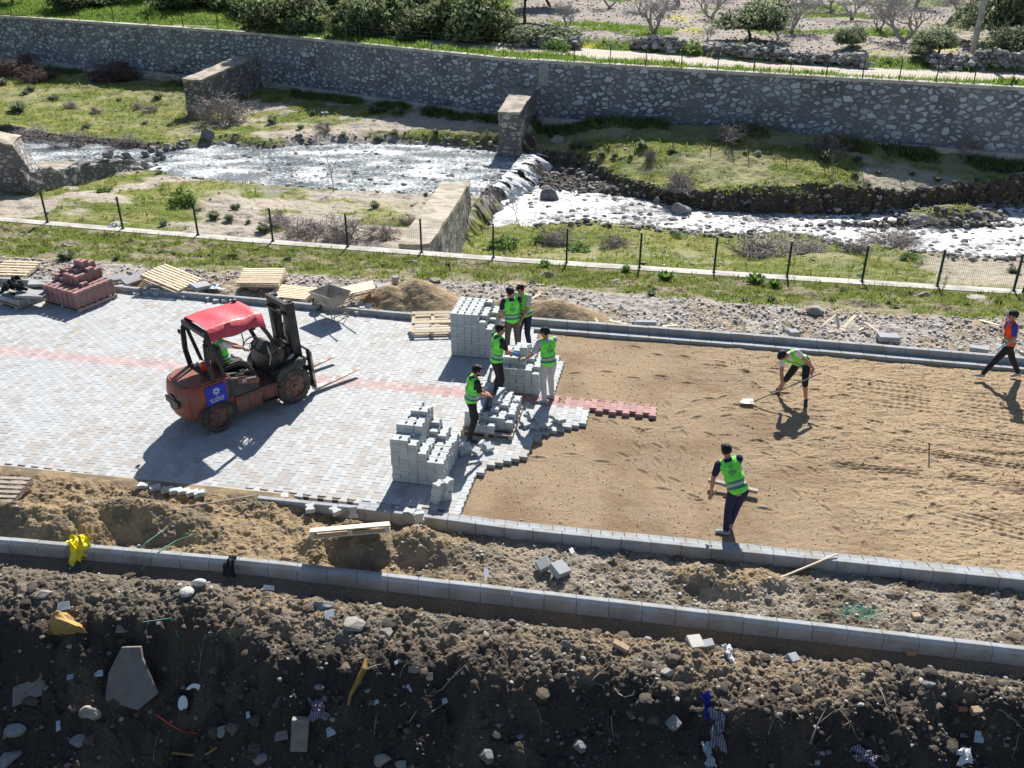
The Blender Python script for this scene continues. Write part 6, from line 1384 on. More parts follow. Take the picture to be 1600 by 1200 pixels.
def twigs(seed, n0, L0, r0, levels=4, spread=.6, up=.25, kids=3, cut=.68, start=None):
    """branching segments -> 3 sided tapering tubes"""
    r_ = random.Random(seed); segs = []
    def grow(p, d, L, rad, lv):
        k = 3 if lv < 2 else 2; q = p
        for i in range(k):
            d = (d + Vector((r_.gauss(0, .16), r_.gauss(0, .16), r_.gauss(0, .12) + up * .12))).normalized(); n = q + d * L / k; r1 = rad * (1 - .35 * i / k); r2 = rad * (1 - .35 * (i + 1) / k); segs.append((q, n, r1, r2)); q = n
            if lv < levels and i > 0 or (lv < levels and i == k - 1):
                for _ in range(1 if i < k - 1 else kids - 1):
                    e = (d + Vector((r_.gauss(0, spread), r_.gauss(0, spread), r_.gauss(0, spread * .6) + up * .4))).normalized(); grow(q, e, L * cut * r_.uniform(.8, 1.15), rad * .58, lv + 1)
    for _ in range(n0):
        d = Vector((r_.gauss(0, spread), r_.gauss(0, spread), 1)).normalized() if n0 > 1 else Vector((r_.gauss(0, .1), r_.gauss(0, .1), 1)).normalized()
        grow(Vector(start or (0, 0, -.05)) + Vector((r_.gauss(0, .03), r_.gauss(0, .03), 0)) * n0 ** .5, d, L0 * r_.uniform(.8, 1.2), r0, 0)
    P0 = np.array([s[0][:] for s in segs]); P1 = np.array([s[1][:] for s in segs]); R0 = np.array([s[2] for s in segs]); R1 = np.array([s[3] for s in segs])
    d = P1 - P0; d /= np.linalg.norm(d, axis=1)[:, None]; u = np.where(np.abs(d[:, 2:3]) < .9, np.array([[0, 0, 1.]]), np.array([[1., 0, 0]])); a = np.cross(d, u); a /= np.linalg.norm(a, axis=1)[:, None]; b = np.cross(a, d)
    ring = []
    for (P, R_) in ((P0, R0), (P1, R1)):
        for k in range(3): t = 2.094 * k; ring.append(P + (a * math.cos(t) + b * math.sin(t)) * R_[:, None])
    V_ = np.stack(ring, 1).reshape(-1, 3); i0 = np.arange(len(segs))[:, None] * 6
    F_ = np.concatenate([i0 + np.array([[k, (k + 1) % 3, 3 + (k + 1) % 3, 3 + k]]) for k in range(3)]); return V_, F_, P1
M['twig'] = mat('bare_twig', (0.26, 0.23, 0.22), .9, var=.3, scale=10, orand=.2); M['twig_grey'] = mat('pale_grey_bark', (0.36, 0.34, 0.33), .9, var=.25, scale=6, orand=.15)
M['twig_red'] = mat('reddish_brush', (0.13, 0.085, 0.078), .9, var=.3, scale=10, orand=.2); M['bark'] = mat('dark_bark', (0.10, 0.085, 0.07), .9, var=.3, scale=8)
T_ = {}
def brushy(name, a, m, n, rx, rz, sz, seed, z0=0.05):
    """branches plus a haze of fine twig ends"""
    c = leaf_cloud(n, rx, rx, rz, sz, [(1, 1, 1)], seed, 9, z0, 11.0, .15); k = len(a[0])
    f = a[1] if a[1].shape[1] == 4 else np.concatenate([a[1], a[1][:, 2:3]], 1)
    return npmesh(name, np.concatenate([a[0], c[0]]), np.concatenate([f, c[1] + k]), [m])
GG = [(.19, .25, .15), (.25, .29, .19), (.14, .19, .10), (.30, .32, .24)]; LG = [(.14, .24, .05), (.19, .28, .08), (.10, .18, .04)]; DG = [(.12, .16, .07), (.16, .20, .10), (.08, .12, .05), (.22, .26, .14)]; OG = [(.17, .21, .12), (.22, .26, .16), (.13, .17, .09), (.28, .31, .22)]
for k in range(3):
    T_['tuft%d' % k] = npmesh('leaves', *spikes(170, .42, .42, .030, GG, 10 + k)[:2], [M['leafv']], col=spikes(170, .42, .42, .030, GG, 10 + k)[2])
    a = leaf_cloud(900, .5, .5, .55, .045, LG, 20 + k, 8); T_['bush%d' % k] = npmesh('leaves', a[0], a[1], [M['leafv']], col=a[2])
    a = spikes(60, .5, .45, .075, LG, 30 + k); T_['leafy%d' % k] = npmesh('leaves', a[0], a[1], [M['leafv']], col=a[2])
    a = leaf_cloud(5200, 1.0, 1.0, .8, .055, OG, 40 + k, 13, z0=.0); T_['olive%d' % k] = npmesh('crown', a[0], a[1], [M['leafv']], col=a[2])
    a = leaf_cloud(6500, 1.0, 1.0, .8, .055, DG, 50 + k, 14); T_['dark%d' % k] = npmesh('crown', a[0], a[1], [M['leafv']], col=a[2])
    T_['dry%d' % k] = brushy('twigs', twigs(60 + k, 12, .34, .017, 3, .75, .1, 3), M['twig'], 1500, .62, .55, .011, 60 + k)
    T_['red%d' % k] = brushy('twigs', twigs(70 + k, 12, .30, .015, 3, .95, -.05, 3), M['twig_red'], 3200, .75, .6, .012, 70 + k)
    T_['fig%d' % k] = brushy('branches', twigs(80 + k, 2, .50, .075, 4, .62, .30, 3, .74), M['twig_grey'], 1500, 1.15, 1.0, .014, 80 + k, .75)
    T_['sap%d' % k] = brushy('branches', twigs(90 + k, 1, .5, .03, 4, .5, .4, 3, .72), M['twig'], 260, .55, .7, .010, 90 + k, .6)
def plant(kind, name, label, cat, p, sz, h=None, group=None, trunk=None):
    """sz half width in metres, h height"""
    k = random.randrange(3); h = h or sz
    t = thing(name, label, cat, tuple(p), random.uniform(0, 6.28), group)
    o = link(bpy.data.objects.new(T_[kind + str(k)].name.split('.')[0], T_[kind + str(k)]), t); o.scale = (sz, sz, h)
    if trunk:
        o.location = (0, 0, trunk)
        a = twigs(int(p[0] * 31) % 997, 1, trunk * .9, .09 * sz ** .5, 2, .5, .3, 3, .8); tk = npobj('trunk', a[0], a[1], [M['bark']], t)
    return t
def row(kind, name, base, cat, hf, items, group, hs=1.0, ppm=None, trunk=0):
    for n_, it in enumerate(sorted(items)):
        px_, py_, wpx = it[:3]; p = hit(px_, py_, hf); d = (p - Vector((0, 0, CAMH))).length; m = wpx / FOC * d / 2
        q = it[3] if len(it) > 3 else hs
        plant(kind, name, '%s, %s from left' % (base, (ORD + ['fifteenth', 'sixteenth', 'seventeenth', 'eighteenth', 'nineteenth', 'twentieth'])[n_]), cat, p, m * TS[kind], m * TS[kind] * q, group, trunk * m * TS[kind])
TS = dict(tuft=2.2, bush=1.9, leafy=1.7, dry=1.75, red=1.75, fig=.95, sap=1.2, olive=1.25, dark=1.5)
row('tuft', 'spiky_tuft', 'grey green spiky tuft on the upper left river terrace', 'plant', h_river, [(28, 174, 30), (48, 142, 20), (84, 158, 24), (40, 148, 16), (78, 122, 18), (135, 201, 18), (227, 195, 14), (247, 154, 20), (186, 158, 12), (5, 132, 20), (60, 118, 22)], 'spiky tufts on the upper left terrace')
row('tuft', 'spiky_tuft', 'grey green spiky tuft on the bank between the far cross walls', 'plant', h_river, [(425, 192, 24), (470, 201, 16), (585, 176, 24), (597, 176, 20), (622, 180, 26), (672, 178, 34), (700, 178, 14), (755, 170, 22), (753, 186, 16), (680, 208, 16), (590, 220, 22), (537, 213, 16), (617, 210, 18), (490, 178, 14)], 'spiky tufts on the middle bank')
row('tuft', 'spiky_tuft', 'grey green spiky tuft on the right river terrace', 'plant', h_river, [(900, 231, 26), (918, 233, 18), (940, 244, 20), (960, 245, 16), (1003, 230, 24), (1050, 238, 20), (985, 246, 12), (1165, 240, 12), (1290, 250, 34), (1327, 234, 20), (1340, 252, 20), (1437, 244, 28), (1523, 256, 22), (1335, 275, 16), (1373, 272, 12), (1355, 290, 16), (1425, 274, 12), (1465, 283, 18), (1180, 292, 12), (1560, 268, 12)], 'spiky tufts on the right terrace')
row('tuft', 'spiky_tuft', 'grey green spiky tuft on the sandy ground behind the near fence', 'plant', h_river, [(334, 342, 28), (368, 328, 24), (358, 344, 22), (388, 348, 12), (412, 362, 28), (585, 324, 22), (255, 352, 18), (437, 336, 16), (250, 272, 14), (470, 365, 16), (310, 330, 14), (1583, 428, 24)], 'spiky tufts behind the near fence')
row('bush', 'green_bush', 'green leafy bush behind the near fence', 'bush', h_river, [(283, 318, 50, 1.0), (780, 390, 80, .8), (850, 385, 70, .7), (905, 395, 60, .6), (1060, 372, 30, .6), (160, 300, 40, .5), (1420, 405, 40, .5)], 'bushes behind the near fence')
row('tuft', 'spiky_tuft', 'green spiky clump on the grass slope before the near wall', 'plant', h_verge, [(105, 405, 34), (183, 405, 16), (330, 400, 14), (450, 405, 16), (1018, 462, 20), (1163, 470, 16), (1400, 483, 14), (1300, 470, 12), (700, 415, 14)], 'spiky clumps on the near slope')
row('leafy', 'broad_leaved_plant', 'broad leaved bright green plant on the slope before the near wall', 'plant', h_verge, [(850, 418, 30), (978, 424, 24), (1040, 438, 42), (1180, 446, 48), (1210, 448, 30), (1205, 470, 20), (1560, 476, 20)], 'broad leaved plants on the near slope', hs=1.1)
row('red', 'brush', 'dark reddish brushwood against the far stone wall', 'bush', h_river, [(15, 118, 80, .8), (60, 122, 60, .6), (190, 124, 80, .6), (300, 122, 70, .8), (330, 116, 80, 1.0), (790, 168, 60, 1.2), (700, 172, 50, .8)], 'reddish brushwood at the far wall')
row('dry', 'dry_bush', 'bare twiggy bush on the upstream side of the river', 'bush', h_river, [(355, 190, 90, .8), (320, 185, 60, .7), (45, 225, 80, .5), (120, 230, 80, .5), (190, 232, 70, .5), (235, 175, 30, .7), (150, 178, 24, .8), (110, 168, 24, .7), (505, 205, 30, 1.0), (215, 170, 22, .8)], 'bare bushes upstream')
row('dry', 'dry_bush', 'bare twiggy bush on the downstream side of the river', 'bush', h_river, [(835, 280, 46, 1.1), (1140, 220, 60, .8), (1065, 290, 50, 1.0), (1290, 235, 60, .9), (1515, 240, 50, 1.0), (1060, 300, 60, .6), (1015, 250, 26, 1.3), (1385, 385, 100, .5), (870, 385, 80, .7), (1190, 400, 130, .5), (1250, 395, 90, .5), (1460, 350, 40, .5)], 'bare bushes downstream')
row('dry', 'dry_bush', 'grey twiggy bush just behind the near fence', 'bush', h_river, [(480, 370, 90, .6), (540, 372, 90, .7), (600, 370, 60, .7), (640, 350, 50, .5), (440, 350, 60, .5), (1330, 395, 60, .6), (960, 388, 60, .7)], 'grey bushes behind the near fence')
row('sap', 'bare_sapling', 'slender bare sapling along the river', 'tree', h_river, [(520, 300, 50, 1.4), (425, 275, 24, 1.8), (370, 345, 20, 1.2), (495, 215, 22, 1.5), (730, 350, 60, 1.5), (770, 345, 60, 1.6), (810, 350, 50, 1.5), (1300, 265, 24, 1.6), (1500, 262, 26, 1.8), (885, 250, 20, 1.5), (635, 195, 12, 1.4), (1020, 262, 18, 1.6), (1395, 260, 18, 1.5), (1205, 300, 18, 1.8)], 'bare saplings along the river')
row('sap', 'bare_sapling', 'slender bare sapling on the grass slope before the near wall', 'tree', h_verge, [(1470, 475, 26, 2.6), (1390, 470, 20, 1.4), (1355, 485, 18, 1.5), (1300, 478, 14, 1.4), (1240, 440, 14, 1.2), (765, 425, 14, 2.0), (993, 462, 10, 2.0), (963, 458, 10, 1.6), (530, 420, 14, 1.6), (1325, 440, 20, 1.0), (1280, 462, 14, 1.2)], 'bare saplings on the near slope')
row('fig', 'bare_fig_tree', 'bare grey fig tree in the stony orchard', 'tree', h_field, [(1020, 52, 100, .75), (1112, 30, 90, .75), (1240, 52, 100, .8), (1215, 62, 50, .8), (1404, 66, 130, .75), (1375, 48, 60, .8), (1480, 38, 100, .7), (885, 42, 60, .8), (1330, 30, 70, .8), (1300, 18, 80, .7), (950, 12, 70, .7), (1180, 10, 90, .7), (1430, 12, 90, .7), (1060, 8, 80, .7), (1540, 14, 80, .7), (1250, 6, 80, .7), (1105, 62, 30, .8)], 'bare fig trees in the orchard')
row('olive', 'olive_tree', 'grey green leafy tree in the orchard right of the dirt track gap', 'tree', h_field, [(1172, 62, 90, .9), (1330, 76, 44, 1.1), (1465, 88, 60, .9), (1575, 92, 60, .9), (1560, 66, 110, 1.0), (1595, 55, 90, 1.0), (1440, 92, 34, .8)], 'leafy orchard trees', trunk=.35)
row('dark', 'olive_tree', 'dense dark green tree on the left beyond the far wall', 'tree', h_field, [(450, 50, 90, .9), (585, 56, 95, 1.0), (655, 60, 80, .8), (735, 60, 100, 1.0), (310, 14, 90, .7), (130, 12, 70, .6), (850, 68, 80, .35), (690, 36, 100, 1.0), (480, 22, 90, 1.0), (620, 20, 90, 1.), (385, 22, 60, .8)], 'dense trees on the left beyond the far wall', trunk=.12)
row('olive', 'olive_tree', 'loose pale green tree at the top edge above the far wall', 'tree', h_field, [(820, 36, 100, 1.0), (20, 6, 60, .9), (660, 30, 100, .9), (490, 8, 100, .9), (860, 10, 80, .9), (580, 6, 100, .8), (400, 4, 90, .8), (230, -2, 90, .8)], 'pale trees at the top edge', trunk=.7)
row('bush', 'green_bush', 'dark rounded bush beside the dirt road', 'bush', h_field, [(1083, 82, 44, .9), (1385, 100, 22, .8), (1250, 95, 30, .6), (1020, 80, 30, .5), (870, 78, 60, .6), (1590, 110, 30, .6), (900, 74, 30, .7), (1160, 78, 40, .5)], 'bushes beside the dirt road')
# ------------------------------------------------------------------ dry stone walls of the orchard
def drywall(label, a, b, n, h, spread=.5):
    p0 = hit(*a, h_field); p1 = hit(*b, h_field); r_ = np.random.default_rng(n); t_ = r_.random(n); X = p0.x + (p1.x - p0.x) * t_ + r_.normal(size=n) * .15; Y = p0.y + (p1.y - p0.y) * t_ + r_.normal(size=n) * spread * .5
    hh = h * (.5 + .7 * vn(X * .5, Y * 0, 3)) * np.exp(-((Y - (p0.y + (p1.y - p0.y) * t_)) / spread) ** 2) * r_.random(n) ** .6
    z = h_field(X, Y) + hh; S_ = .12 + .22 * r_.random(n) ** 2
    o = stones('dry_stone_wall', X, Y, S_, palette(n, [(.22, .21, .20), (.30, .29, .28), (.16, .155, .15), (.38, .37, .35)], r_), lambda x, y: z, M['vcol'], label, .75, .3, I1, None)
    o['category'] = 'stone wall'; o['group'] = 'dry stone walls'
drywall('tumbled dry stone wall left of the track gap, under the dark trees', (810, 72), (905, 76), 260, .8)
drywall('short dry stone wall right of the track gap, below a fig tree', (990, 76), (1065, 80), 220, .8)
drywall('low dry stone wall right of the dark rounded bush', (1105, 84), (1200, 92), 240, .8)
drywall('long dark dry stone wall along the dirt road in the orchard middle', (1200, 92), (1350, 104), 420, 1.0)
drywall('pale rubble heap left of the utility pole', (1450, 102), (1512, 104), 200, .9, .9)
drywall('dry stone wall right of the utility pole', (1522, 104), (1640, 112), 300, 1.1)
# ------------------------------------------------------------------ single boulders
def boulder(px, py, w_, h_, label, hf, name='boulder', cat='rock', m='rock', group=None, seed=None, base=None, sharp=.14, wz=None, lift=.3):
    p = hit(px, py, hf) if callable(hf) else W(px, py, hf); d = (p - Vector((0, 0, CAMH))).length; sx = w_ / FOC * d / 2; sz = h_ / FOC * d / 2
    s = seed or int(px * 7 + py) % 200; v, f = base or cut(I3, s, 11, .5, .85); q = v.copy()
    n = (fbm(v[:, 0] * 1.1 + s, v[:, 1] * 1.1 + v[:, 2] * .9, 4, s % 5) - .5) * 2 * sharp + (fbm(v[:, 2] * 2.4 + s, v[:, 1] * 2.1 - v[:, 0], 3, 2) - .5) * sharp
    q = v * (1 + n[:, None]); q = q * np.array([sx, sx * .85, sz]); a = s * .7; c_, s_ = math.cos(a), math.sin(a)
    q = np.stack([q[:, 0], q[:, 1] * c_ * .3 + q[:, 1] * .8, q[:, 2]], -1)
    me = npmesh(name, q, f, [M[m]], smooth=False); o = link(bpy.data.objects.new(name, me)); o.location = (p.x, p.y, p.z + sz * lift); tag(o, label, cat, group); return o
for (a, b, c, d, l, m) in [(871, 222, 22, 22, 'pale rounded boulder on the grass right of the middle cross wall', 'rockpale'), (860, 312, 34, 30, 'squared dark boulder standing in the white water below the falls', 'rock'),
        (1062, 335, 34, 28, 'largest dark boulder at the lower edge of the rapids', 'rock'), (1026, 318, 20, 22, 'egg shaped dark boulder at the upper edge of the rapids', 'rock'), (1183, 242, 14, 12, 'small pale boulder on the right terrace', 'rockpale'),
        (1578, 246, 26, 12, 'pale flat boulder at the right edge under the far wall', 'rockpale'), (326, 216, 24, 22, 'grey boulder at the foot of the upstream cross wall', 'rock'), (345, 228, 18, 10, 'low grey boulder at the stream edge below the upstream cross wall', 'rock'),
        (1052, 344, 20, 10, 'flat dark rock in front of the largest boulder', 'rock'), (1014, 338, 12, 10, 'small dark rock left of the largest boulder', 'rock'), (1430, 350, 20, 14, 'grey rock at the edge of the gravel bar', 'rock'), (1285, 342, 24, 12, 'dark rock at the left end of the gravel bar', 'rock'),
        (1245, 338, 14, 10, 'dark rock in the rapids left of the gravel bar', 'rock'), (1490, 336, 18, 10, 'dark rock in the right rapids', 'rock'), (1527, 336, 18, 10, 'dark rock right of its twin in the right rapids', 'rock'), (1545, 325, 28, 14, 'cluster like dark rock near the right edge of the river', 'rock'),
        (1048, 352, 14, 8, 'small rock below the largest boulder', 'rock'), (1445, 480 - 130, 8, 6, 'tiny rock on the gravel bar', 'rock'), (915, 340, 14, 8, 'dark rock below the rapids near the green bush', 'rock'), (588, 243, 10, 7, 'dark rock in the upstream shallows', 'rock')]:
    boulder(a, b, c, d, l, lambda x, y: np.maximum(h_river(x, y), np.where(x < WXF(y), ZU, ZD) - .1), m=m, group='boulders in the river')
for n_, (a, b, c) in enumerate([(170, 244, 18), (185, 250, 16), (200, 247, 18), (212, 256, 16), (238, 234, 16), (250, 240, 14), (262, 232, 14), (228, 242, 14), (243, 250, 12), (255, 247, 12), (150, 262, 18), (165, 268, 16), (182, 262, 18), (198, 266, 16), (215, 265, 14), (135, 275, 18)]):
    boulder(a, b, c, c * .8, 'grey boulder of the cascade beside the left wing wall, ' + (ORD + ['fifteenth', 'sixteenth'])[n_] + ' along the heap', lambda x, y: np.maximum(h_river(x, y), ZU + .1), m='rock' if n_ % 3 else 'rockpale', group='boulders of the left cascade')
# rocks on the verge and the rubble
for (a, b, c, d, l) in [(678, 440, 26, 9, 'flat grey boulder at the grass edge above the sand heap'), (832, 443, 14, 10, 'rounded pale rock right of the hidden workers'), (1445, 462, 22, 12, 'pale rock on the grass slope near the right saplings'), (1277, 487, 34, 14, 'pale lumpy rock behind the timber scraps'),
        (960, 442, 20, 10, 'grey rock in the grass gully'), (1345, 432, 14, 8, 'white stone in the grass gully below the wall'), (645, 412, 18, 8, 'white crumpled stone on the near slope'), (1150, 478, 16, 8, 'pale rock at the edge of the rubble'), (1525, 470, 40, 12, 'grey rubble lump on the slope at right'), (100, 378 + 8, 20, 8, 'pale stone in the weeds at left')]:
    boulder(a, b, c, d, l, h_verge, 'rock', 'rock', 'rockpale', 'rocks on the near slope')
# rocks of the foreground bank
for (a, b, c, d, l, m) in [(550, 978, 40, 22, 'pale oblong rock on the lip of the soil bank', 'rockpale'), (68, 930, 28, 16, 'white rock on the soil near the left edge', 'rockpale'), (142, 1118, 32, 30, 'tan rounded rock low on the left bank', 'rockpale'), (505, 950, 46, 22, 'brown rock on the bank crest', 'rock'),
        (604, 990, 24, 16, 'pale split rock on the bank lip', 'rockpale'), (648, 1048, 20, 18, 'egg shaped pale rock in the upper bank face', 'rockpale'), (885, 1008, 14, 20, 'dark standing stone on the bank crest', 'rock'), (1042, 1052, 24, 16, 'squarish tan rock at the bank edge', 'rockpale'),
        (1050, 1130, 30, 24, 'grey rock in the dark bank face', 'rock'), (595, 1190, 30, 20, 'pale rock at the bottom edge of the picture', 'rockpale'), (628, 1195, 26, 16, 'second pale rock at the bottom edge', 'rockpale'), (15, 1185, 34, 18, 'grey flat rock in the bottom left corner', 'rock'),
        (350, 1145, 26, 22, 'tan rock right of the broken white plate', 'rockpale'), (410, 1185, 30, 20, 'rounded grey rock at the bottom left', 'rock'), (1450, 1070, 22, 10, 'dark flat rock in the right hollow', 'rock'), (1435, 964, 16, 10, 'small dark rock between the kerbs at right', 'rock'),
        (1556, 931, 16, 10, 'dark rock in the shade under the inner kerb', 'rock'), (1343, 958 - 12, 10, 7, 'grey stone near the green netting', 'rock'), (25, 1145, 34, 26, 'mossy grey rock at the left edge', 'rock'), (120, 1160, 26, 22, 'dark rock low at left', 'rock'), (500, 1075, 20, 14, 'dark flat rock in the bank face', 'rock'),
        (1200, 937, 12, 12, 'small rock between the kerbs beside the pole', 'rock'), (1275, 912, 14, 8, 'small tan rock right of the leaning pole', 'rockpale'), (1340, 1033, 14, 8, 'pale stone on the right bank lip', 'rockpale'), (760, 1180, 34, 26, 'dark rock low in the middle bank', 'rock'), (905, 1165, 30, 22, 'dark rock below the bank hollow', 'rock')]:
    hf = h_strip if (m and b < 970 and a > 1190) else h_soil
    boulder(a, b, c, d, l, hf, 'rock', 'rock', m, 'rocks of the foreground bank', lift=.15)
# ------------------------------------------------------------------ slabs, bricks and rubbish on the bank
def plate(name, label, cat, px, py, poly2, th, rot, m, hf=h_soil, lift=.02, scale=1.0, group=None, bev=.006):
    mb = MB(); mb.prism([(a * scale, b * scale) for a, b in poly2], 0, th); o = mb.build(name, m, bevel=bev, seg=1); p = hit(px, py, hf); o.location = p + Vector((0, 0, lift)); o.rotation_euler = rot; return tag(o, label, cat, group)
M['slabd'] = mat('dirty_concrete', (0.20, 0.185, 0.17), .9, var=.2, scale=8, bump=.4, bscale=30, bdist=.01)
plate('concrete_slab', 'large dark flat broken concrete slab standing in the left bank', 'slab', 214, 1075, [(-.38, -.36), (.12, -.48), (.40, -.22), (.12, .30), (.08, .46), (-.20, .44), (-.36, .05)], .07, (R(58), R(4), 0), M['slabd'], lift=.24)
M['tile'] = mat('pale_blue_tile', (.36, .43, .48), .6, var=.3, scale=14); M['dullwhite'] = mat('dusty_white', (.45, .45, .44), .7, var=.25, scale=12); M['brickt'] = mat('tan_brick', (.42, .30, .20), .85, var=.2, scale=20); M['brickr'] = mat('red_brick', (.38, .15, .09), .85, var=.2, scale=20)
cres = [(math.cos(a) * .17, math.sin(a) * .17) for a in np.linspace(-.5, 2.9, 14)] + [(math.cos(a) * .09 - .02, math.sin(a) * .08 + .02) for a in np.linspace(2.7, -.3, 10)]
plate('broken_plate', 'crescent shaped piece of a broken white plate in the left bank', 'rubbish', 305, 1090, cres, .02, (R(45), 0, -.3), M['white'], lift=.05)
plate('broken_plate', 'oval piece of a broken white plate in the left bank', 'rubbish', 287, 1103, [(math.cos(a) * .075, math.sin(a) * .12) for a in np.linspace(0, 6.0, 16)], .02, (R(50), 0, .1), M['white'], lift=.05)
for (a, b, w_, h_, rz, m, l) in [(515, 962, .18, .13, .5, 'tile', 'pale blue chip on the bank crest'), (517, 1146, .13, .13, .3, 'tile', 'light blue scrap low in the bank face'), (1530, 1155, .16, .17, -.2, 'tile', 'square white tile in the right bank face'), (45, 1083, .50, .30, .3, 'slabd', 'broad blotched slab at the left edge'),
        (100, 950, .2, .14, .2, 'tile', 'grey blue chip above the tan sack'), (155, 1055, .14, .10, .1, 'tile', 'small pale triangle chip left of the big slab'), (112, 1060, .13, .08, .4, 'tile', 'small pale chip further left of the big slab'), (420, 921, .20, .09, .1, 'white', 'white flat scrap under the outer kerb'),
        (760, 901, .10, .20, .3, 'white', 'white pointed scrap between the kerbs'), (893, 863, .12, .1, .8, 'white', 'thin white shard behind the broken gutter block'), (1575, 943, .1, .06, .8, 'tile', 'pale scrap in the shade at right'), (622, 1036, .14, .05, .7, 'tile', 'pale splinter in the upper bank face'),
        (640, 1078, .06, .12, .9, 'tile', 'bluish rag scrap in the middle bank'), (672, 1060, .09, .12, .1, 'slabd', 'grey flake in the middle bank'), (695, 1098, .09, .08, .3, 'tile', 'small white flake in the middle bank'), (190, 985, .16, .13, .2, 'slabd', 'grey cube like block above the big slab'),
        (588, 1100, .09, .06, .3, 'tile', 'tiny pale flake beside the thin branches'), (92, 1137, .07, .16, .2, 'tile', 'upright light blue scrap at lower left'), (388, 1120, .06, .1, .2, 'tile', 'pale sliver right of the broken plate'), (1147, 1097, .05, .05, 0, 'slabd', 'small flake beside the striped rag'), (440, 1160 - 8, .2, .14, .1, 'slabd', 'dark flat stone beside the upright block')]:
    plate('scrap', l, 'rubbish', a, b, [(-w_ / 2, -h_ / 2), (w_ / 2, -h_ * .4), (w_ * .42, h_ / 2), (-w_ * .4, h_ * .45)], .012, (R(38), R(random.uniform(-15, 15)), rz), M[m], h_strip if b < 905 and a > 700 else h_soil, .03, 1, 'scraps on the bank', .002)
def brick(px, py, d, rot, m, l, hf=h_soil, lift=.03):
    mb = MB(); mb.box((0, 0, 0), d); o = mb.build('brick', M[m], bevel=.008, seg=1); o.location = hit(px, py, hf) + Vector((0, 0, lift)); o.rotation_euler = rot; tag(o, l, 'brick', 'bricks on the bank')
brick(970, 1012, (.24, .10, .08), (.1, .3, -.4), 'brickt', 'tan brick lying on the bank crest'); brick(1422, 1020, (.15, .12, .08), (.2, .2, .2), 'brickt', 'tan brick stub on the right crest under the kerb')
brick(1525, 1113, (.16, .10, .10), (.3, 0, .1), 'brickt', 'tan brick in the right bank face'); brick(1503, 1111, (.14, .07, .05), (.3, .1, .1), 'brickr', 'red brick piece in the right bank face'); brick(1237, 1032, (.20, .14, .12), (.4, .3, .6), 'kerb', 'crumpled pale grey block on the right crest')
brick(1430, 965, (.14, .10, .08), (.1, .1, .2), 'brickt', 'tan brick stub between the kerbs at right', h_strip); brick(470, 1155, (.24, .14, .48), (-.35, .1, .05), 'rockpale', 'upright pale oblong block in the lower bank', lift=.1)
def rag(name, label, cat, px, py, w_, l_, m, seed, rot=(0, 0, 0), hf=h_soil, amp=.12, n=26, lift=.04, drape=0.0, at_=None, fold=2.4):
    u, v = np.meshgrid(np.linspace(-1, 1, n), np.linspace(-1, 1, n), indexing='ij'); ed = 1 + (fbm(u * 1.5 + seed, v * 1.5, 3, 2) - .5) * .8
    pinch = .55 + .45 * np.abs(v) ** 1.2
    X_ = u * w_ / 2 * ed * pinch + (fbm(u * 2, v * 3 + seed, 3, 1) - .5) * amp; Y_ = v * l_ / 2 * ed + (fbm(u * 3 + 9, v * 2 + seed, 3, 3) - .5) * amp
    Z_ = (np.abs(fbm(u * fold + seed, v * fold * .6, 4, 4) - .5) * 2.6 + .3) * amp * np.clip(1.15 - (u ** 2 + v ** 2) * .6, .0, 1) - drape * np.abs(v) ** 2
    V_, F_ = grid(X_, Y_, Z_); V2 = np.concatenate([V_, V_ - [0, 0, .006]]); F2 = np.concatenate([F_, F_[:, ::-1] + len(V_)])
    o = npobj(name, V2, F2, [m], smooth=True); o.location = at_ or (hit(px, py, hf) + Vector((0, 0, lift))); o.rotation_euler = rot; return tag(o, label, cat)
M['yel'] = mat('yellow_plastic', (.80, .66, .01), .35, var=.08, scale=8, spec=.5); M['tan'] = mat('tan_sacking', (.42, .27, .10), .85, var=.2, scale=20, bump=.3, bscale=60)
M['bluep'] = mat('blue_fabric', (.012, .03, .30), .7, var=.3); M['blk'] = mat('black_fabric', (.02, .02, .026), .8, var=.2, bump=.3, bscale=30)
def wave_mat(name, a, b, sc):
    m = mat(name, a, .8, var=.1); n = m.node_tree.nodes; l = m.node_tree.links; bs = [x for x in n if x.type == 'BSDF_PRINCIPLED'][0]
    wv = n.new('ShaderNodeTexWave'); wv.inputs['Scale'].default_value = sc; wv.inputs['Distortion'].default_value = 2; tc = n.new('ShaderNodeTexCoord'); l.new(tc.outputs['Object'], wv.inputs[0])
    mx = n.new('ShaderNodeMix'); mx.data_type = 'RGBA'; mx.inputs[6].default_value = (*a, 1); mx.inputs[7].default_value = (*b, 1); l.new(wv.outputs['Fac'], mx.inputs[0]); l.new(mx.outputs[2], bs.inputs['Base Color']); return m
M['striped'] = wave_mat('striped_rag', (.30, .30, .34), (.09, .08, .13), 9)
kp = W(124, 848, .12); rag('plastic_bag', 'bright yellow plastic sheet crumpled over the outer kerb', 'plastic bag', 0, 0, .46, .52, M['yel'], 3, (0, 0, .5), amp=.22, drape=.22, at_=Vector((kp.x, kp.y - .06, .12)))
kp = W(362, 872, .12); rag('cloth', 'black cloth draped over the outer kerb', 'cloth', 0, 0, .26, .44, M['blk'], 5, (0, 0, -.1), amp=.1, drape=.16, at_=Vector((kp.x, kp.y - .07, .10)))
boulder(100, 982, 66, 66, 'torn tan sack half buried in the left bank', h_soil, 'sack', 'sack', 'tan', None, 31, sharp=.5, lift=.1)
rag('cloth', 'blue cloth hanging in the bank above the striped rag', 'cloth', 1103, 1112, .13, .36, M['bluep'], 2, (R(55), 0, .1), amp=.08, lift=.10)
rag('cloth', 'purple and white striped rag hanging down the bank', 'cloth', 1120, 1150, .24, .50, M['striped'], 4, (R(55), 0, -.2), amp=.12, lift=.10)
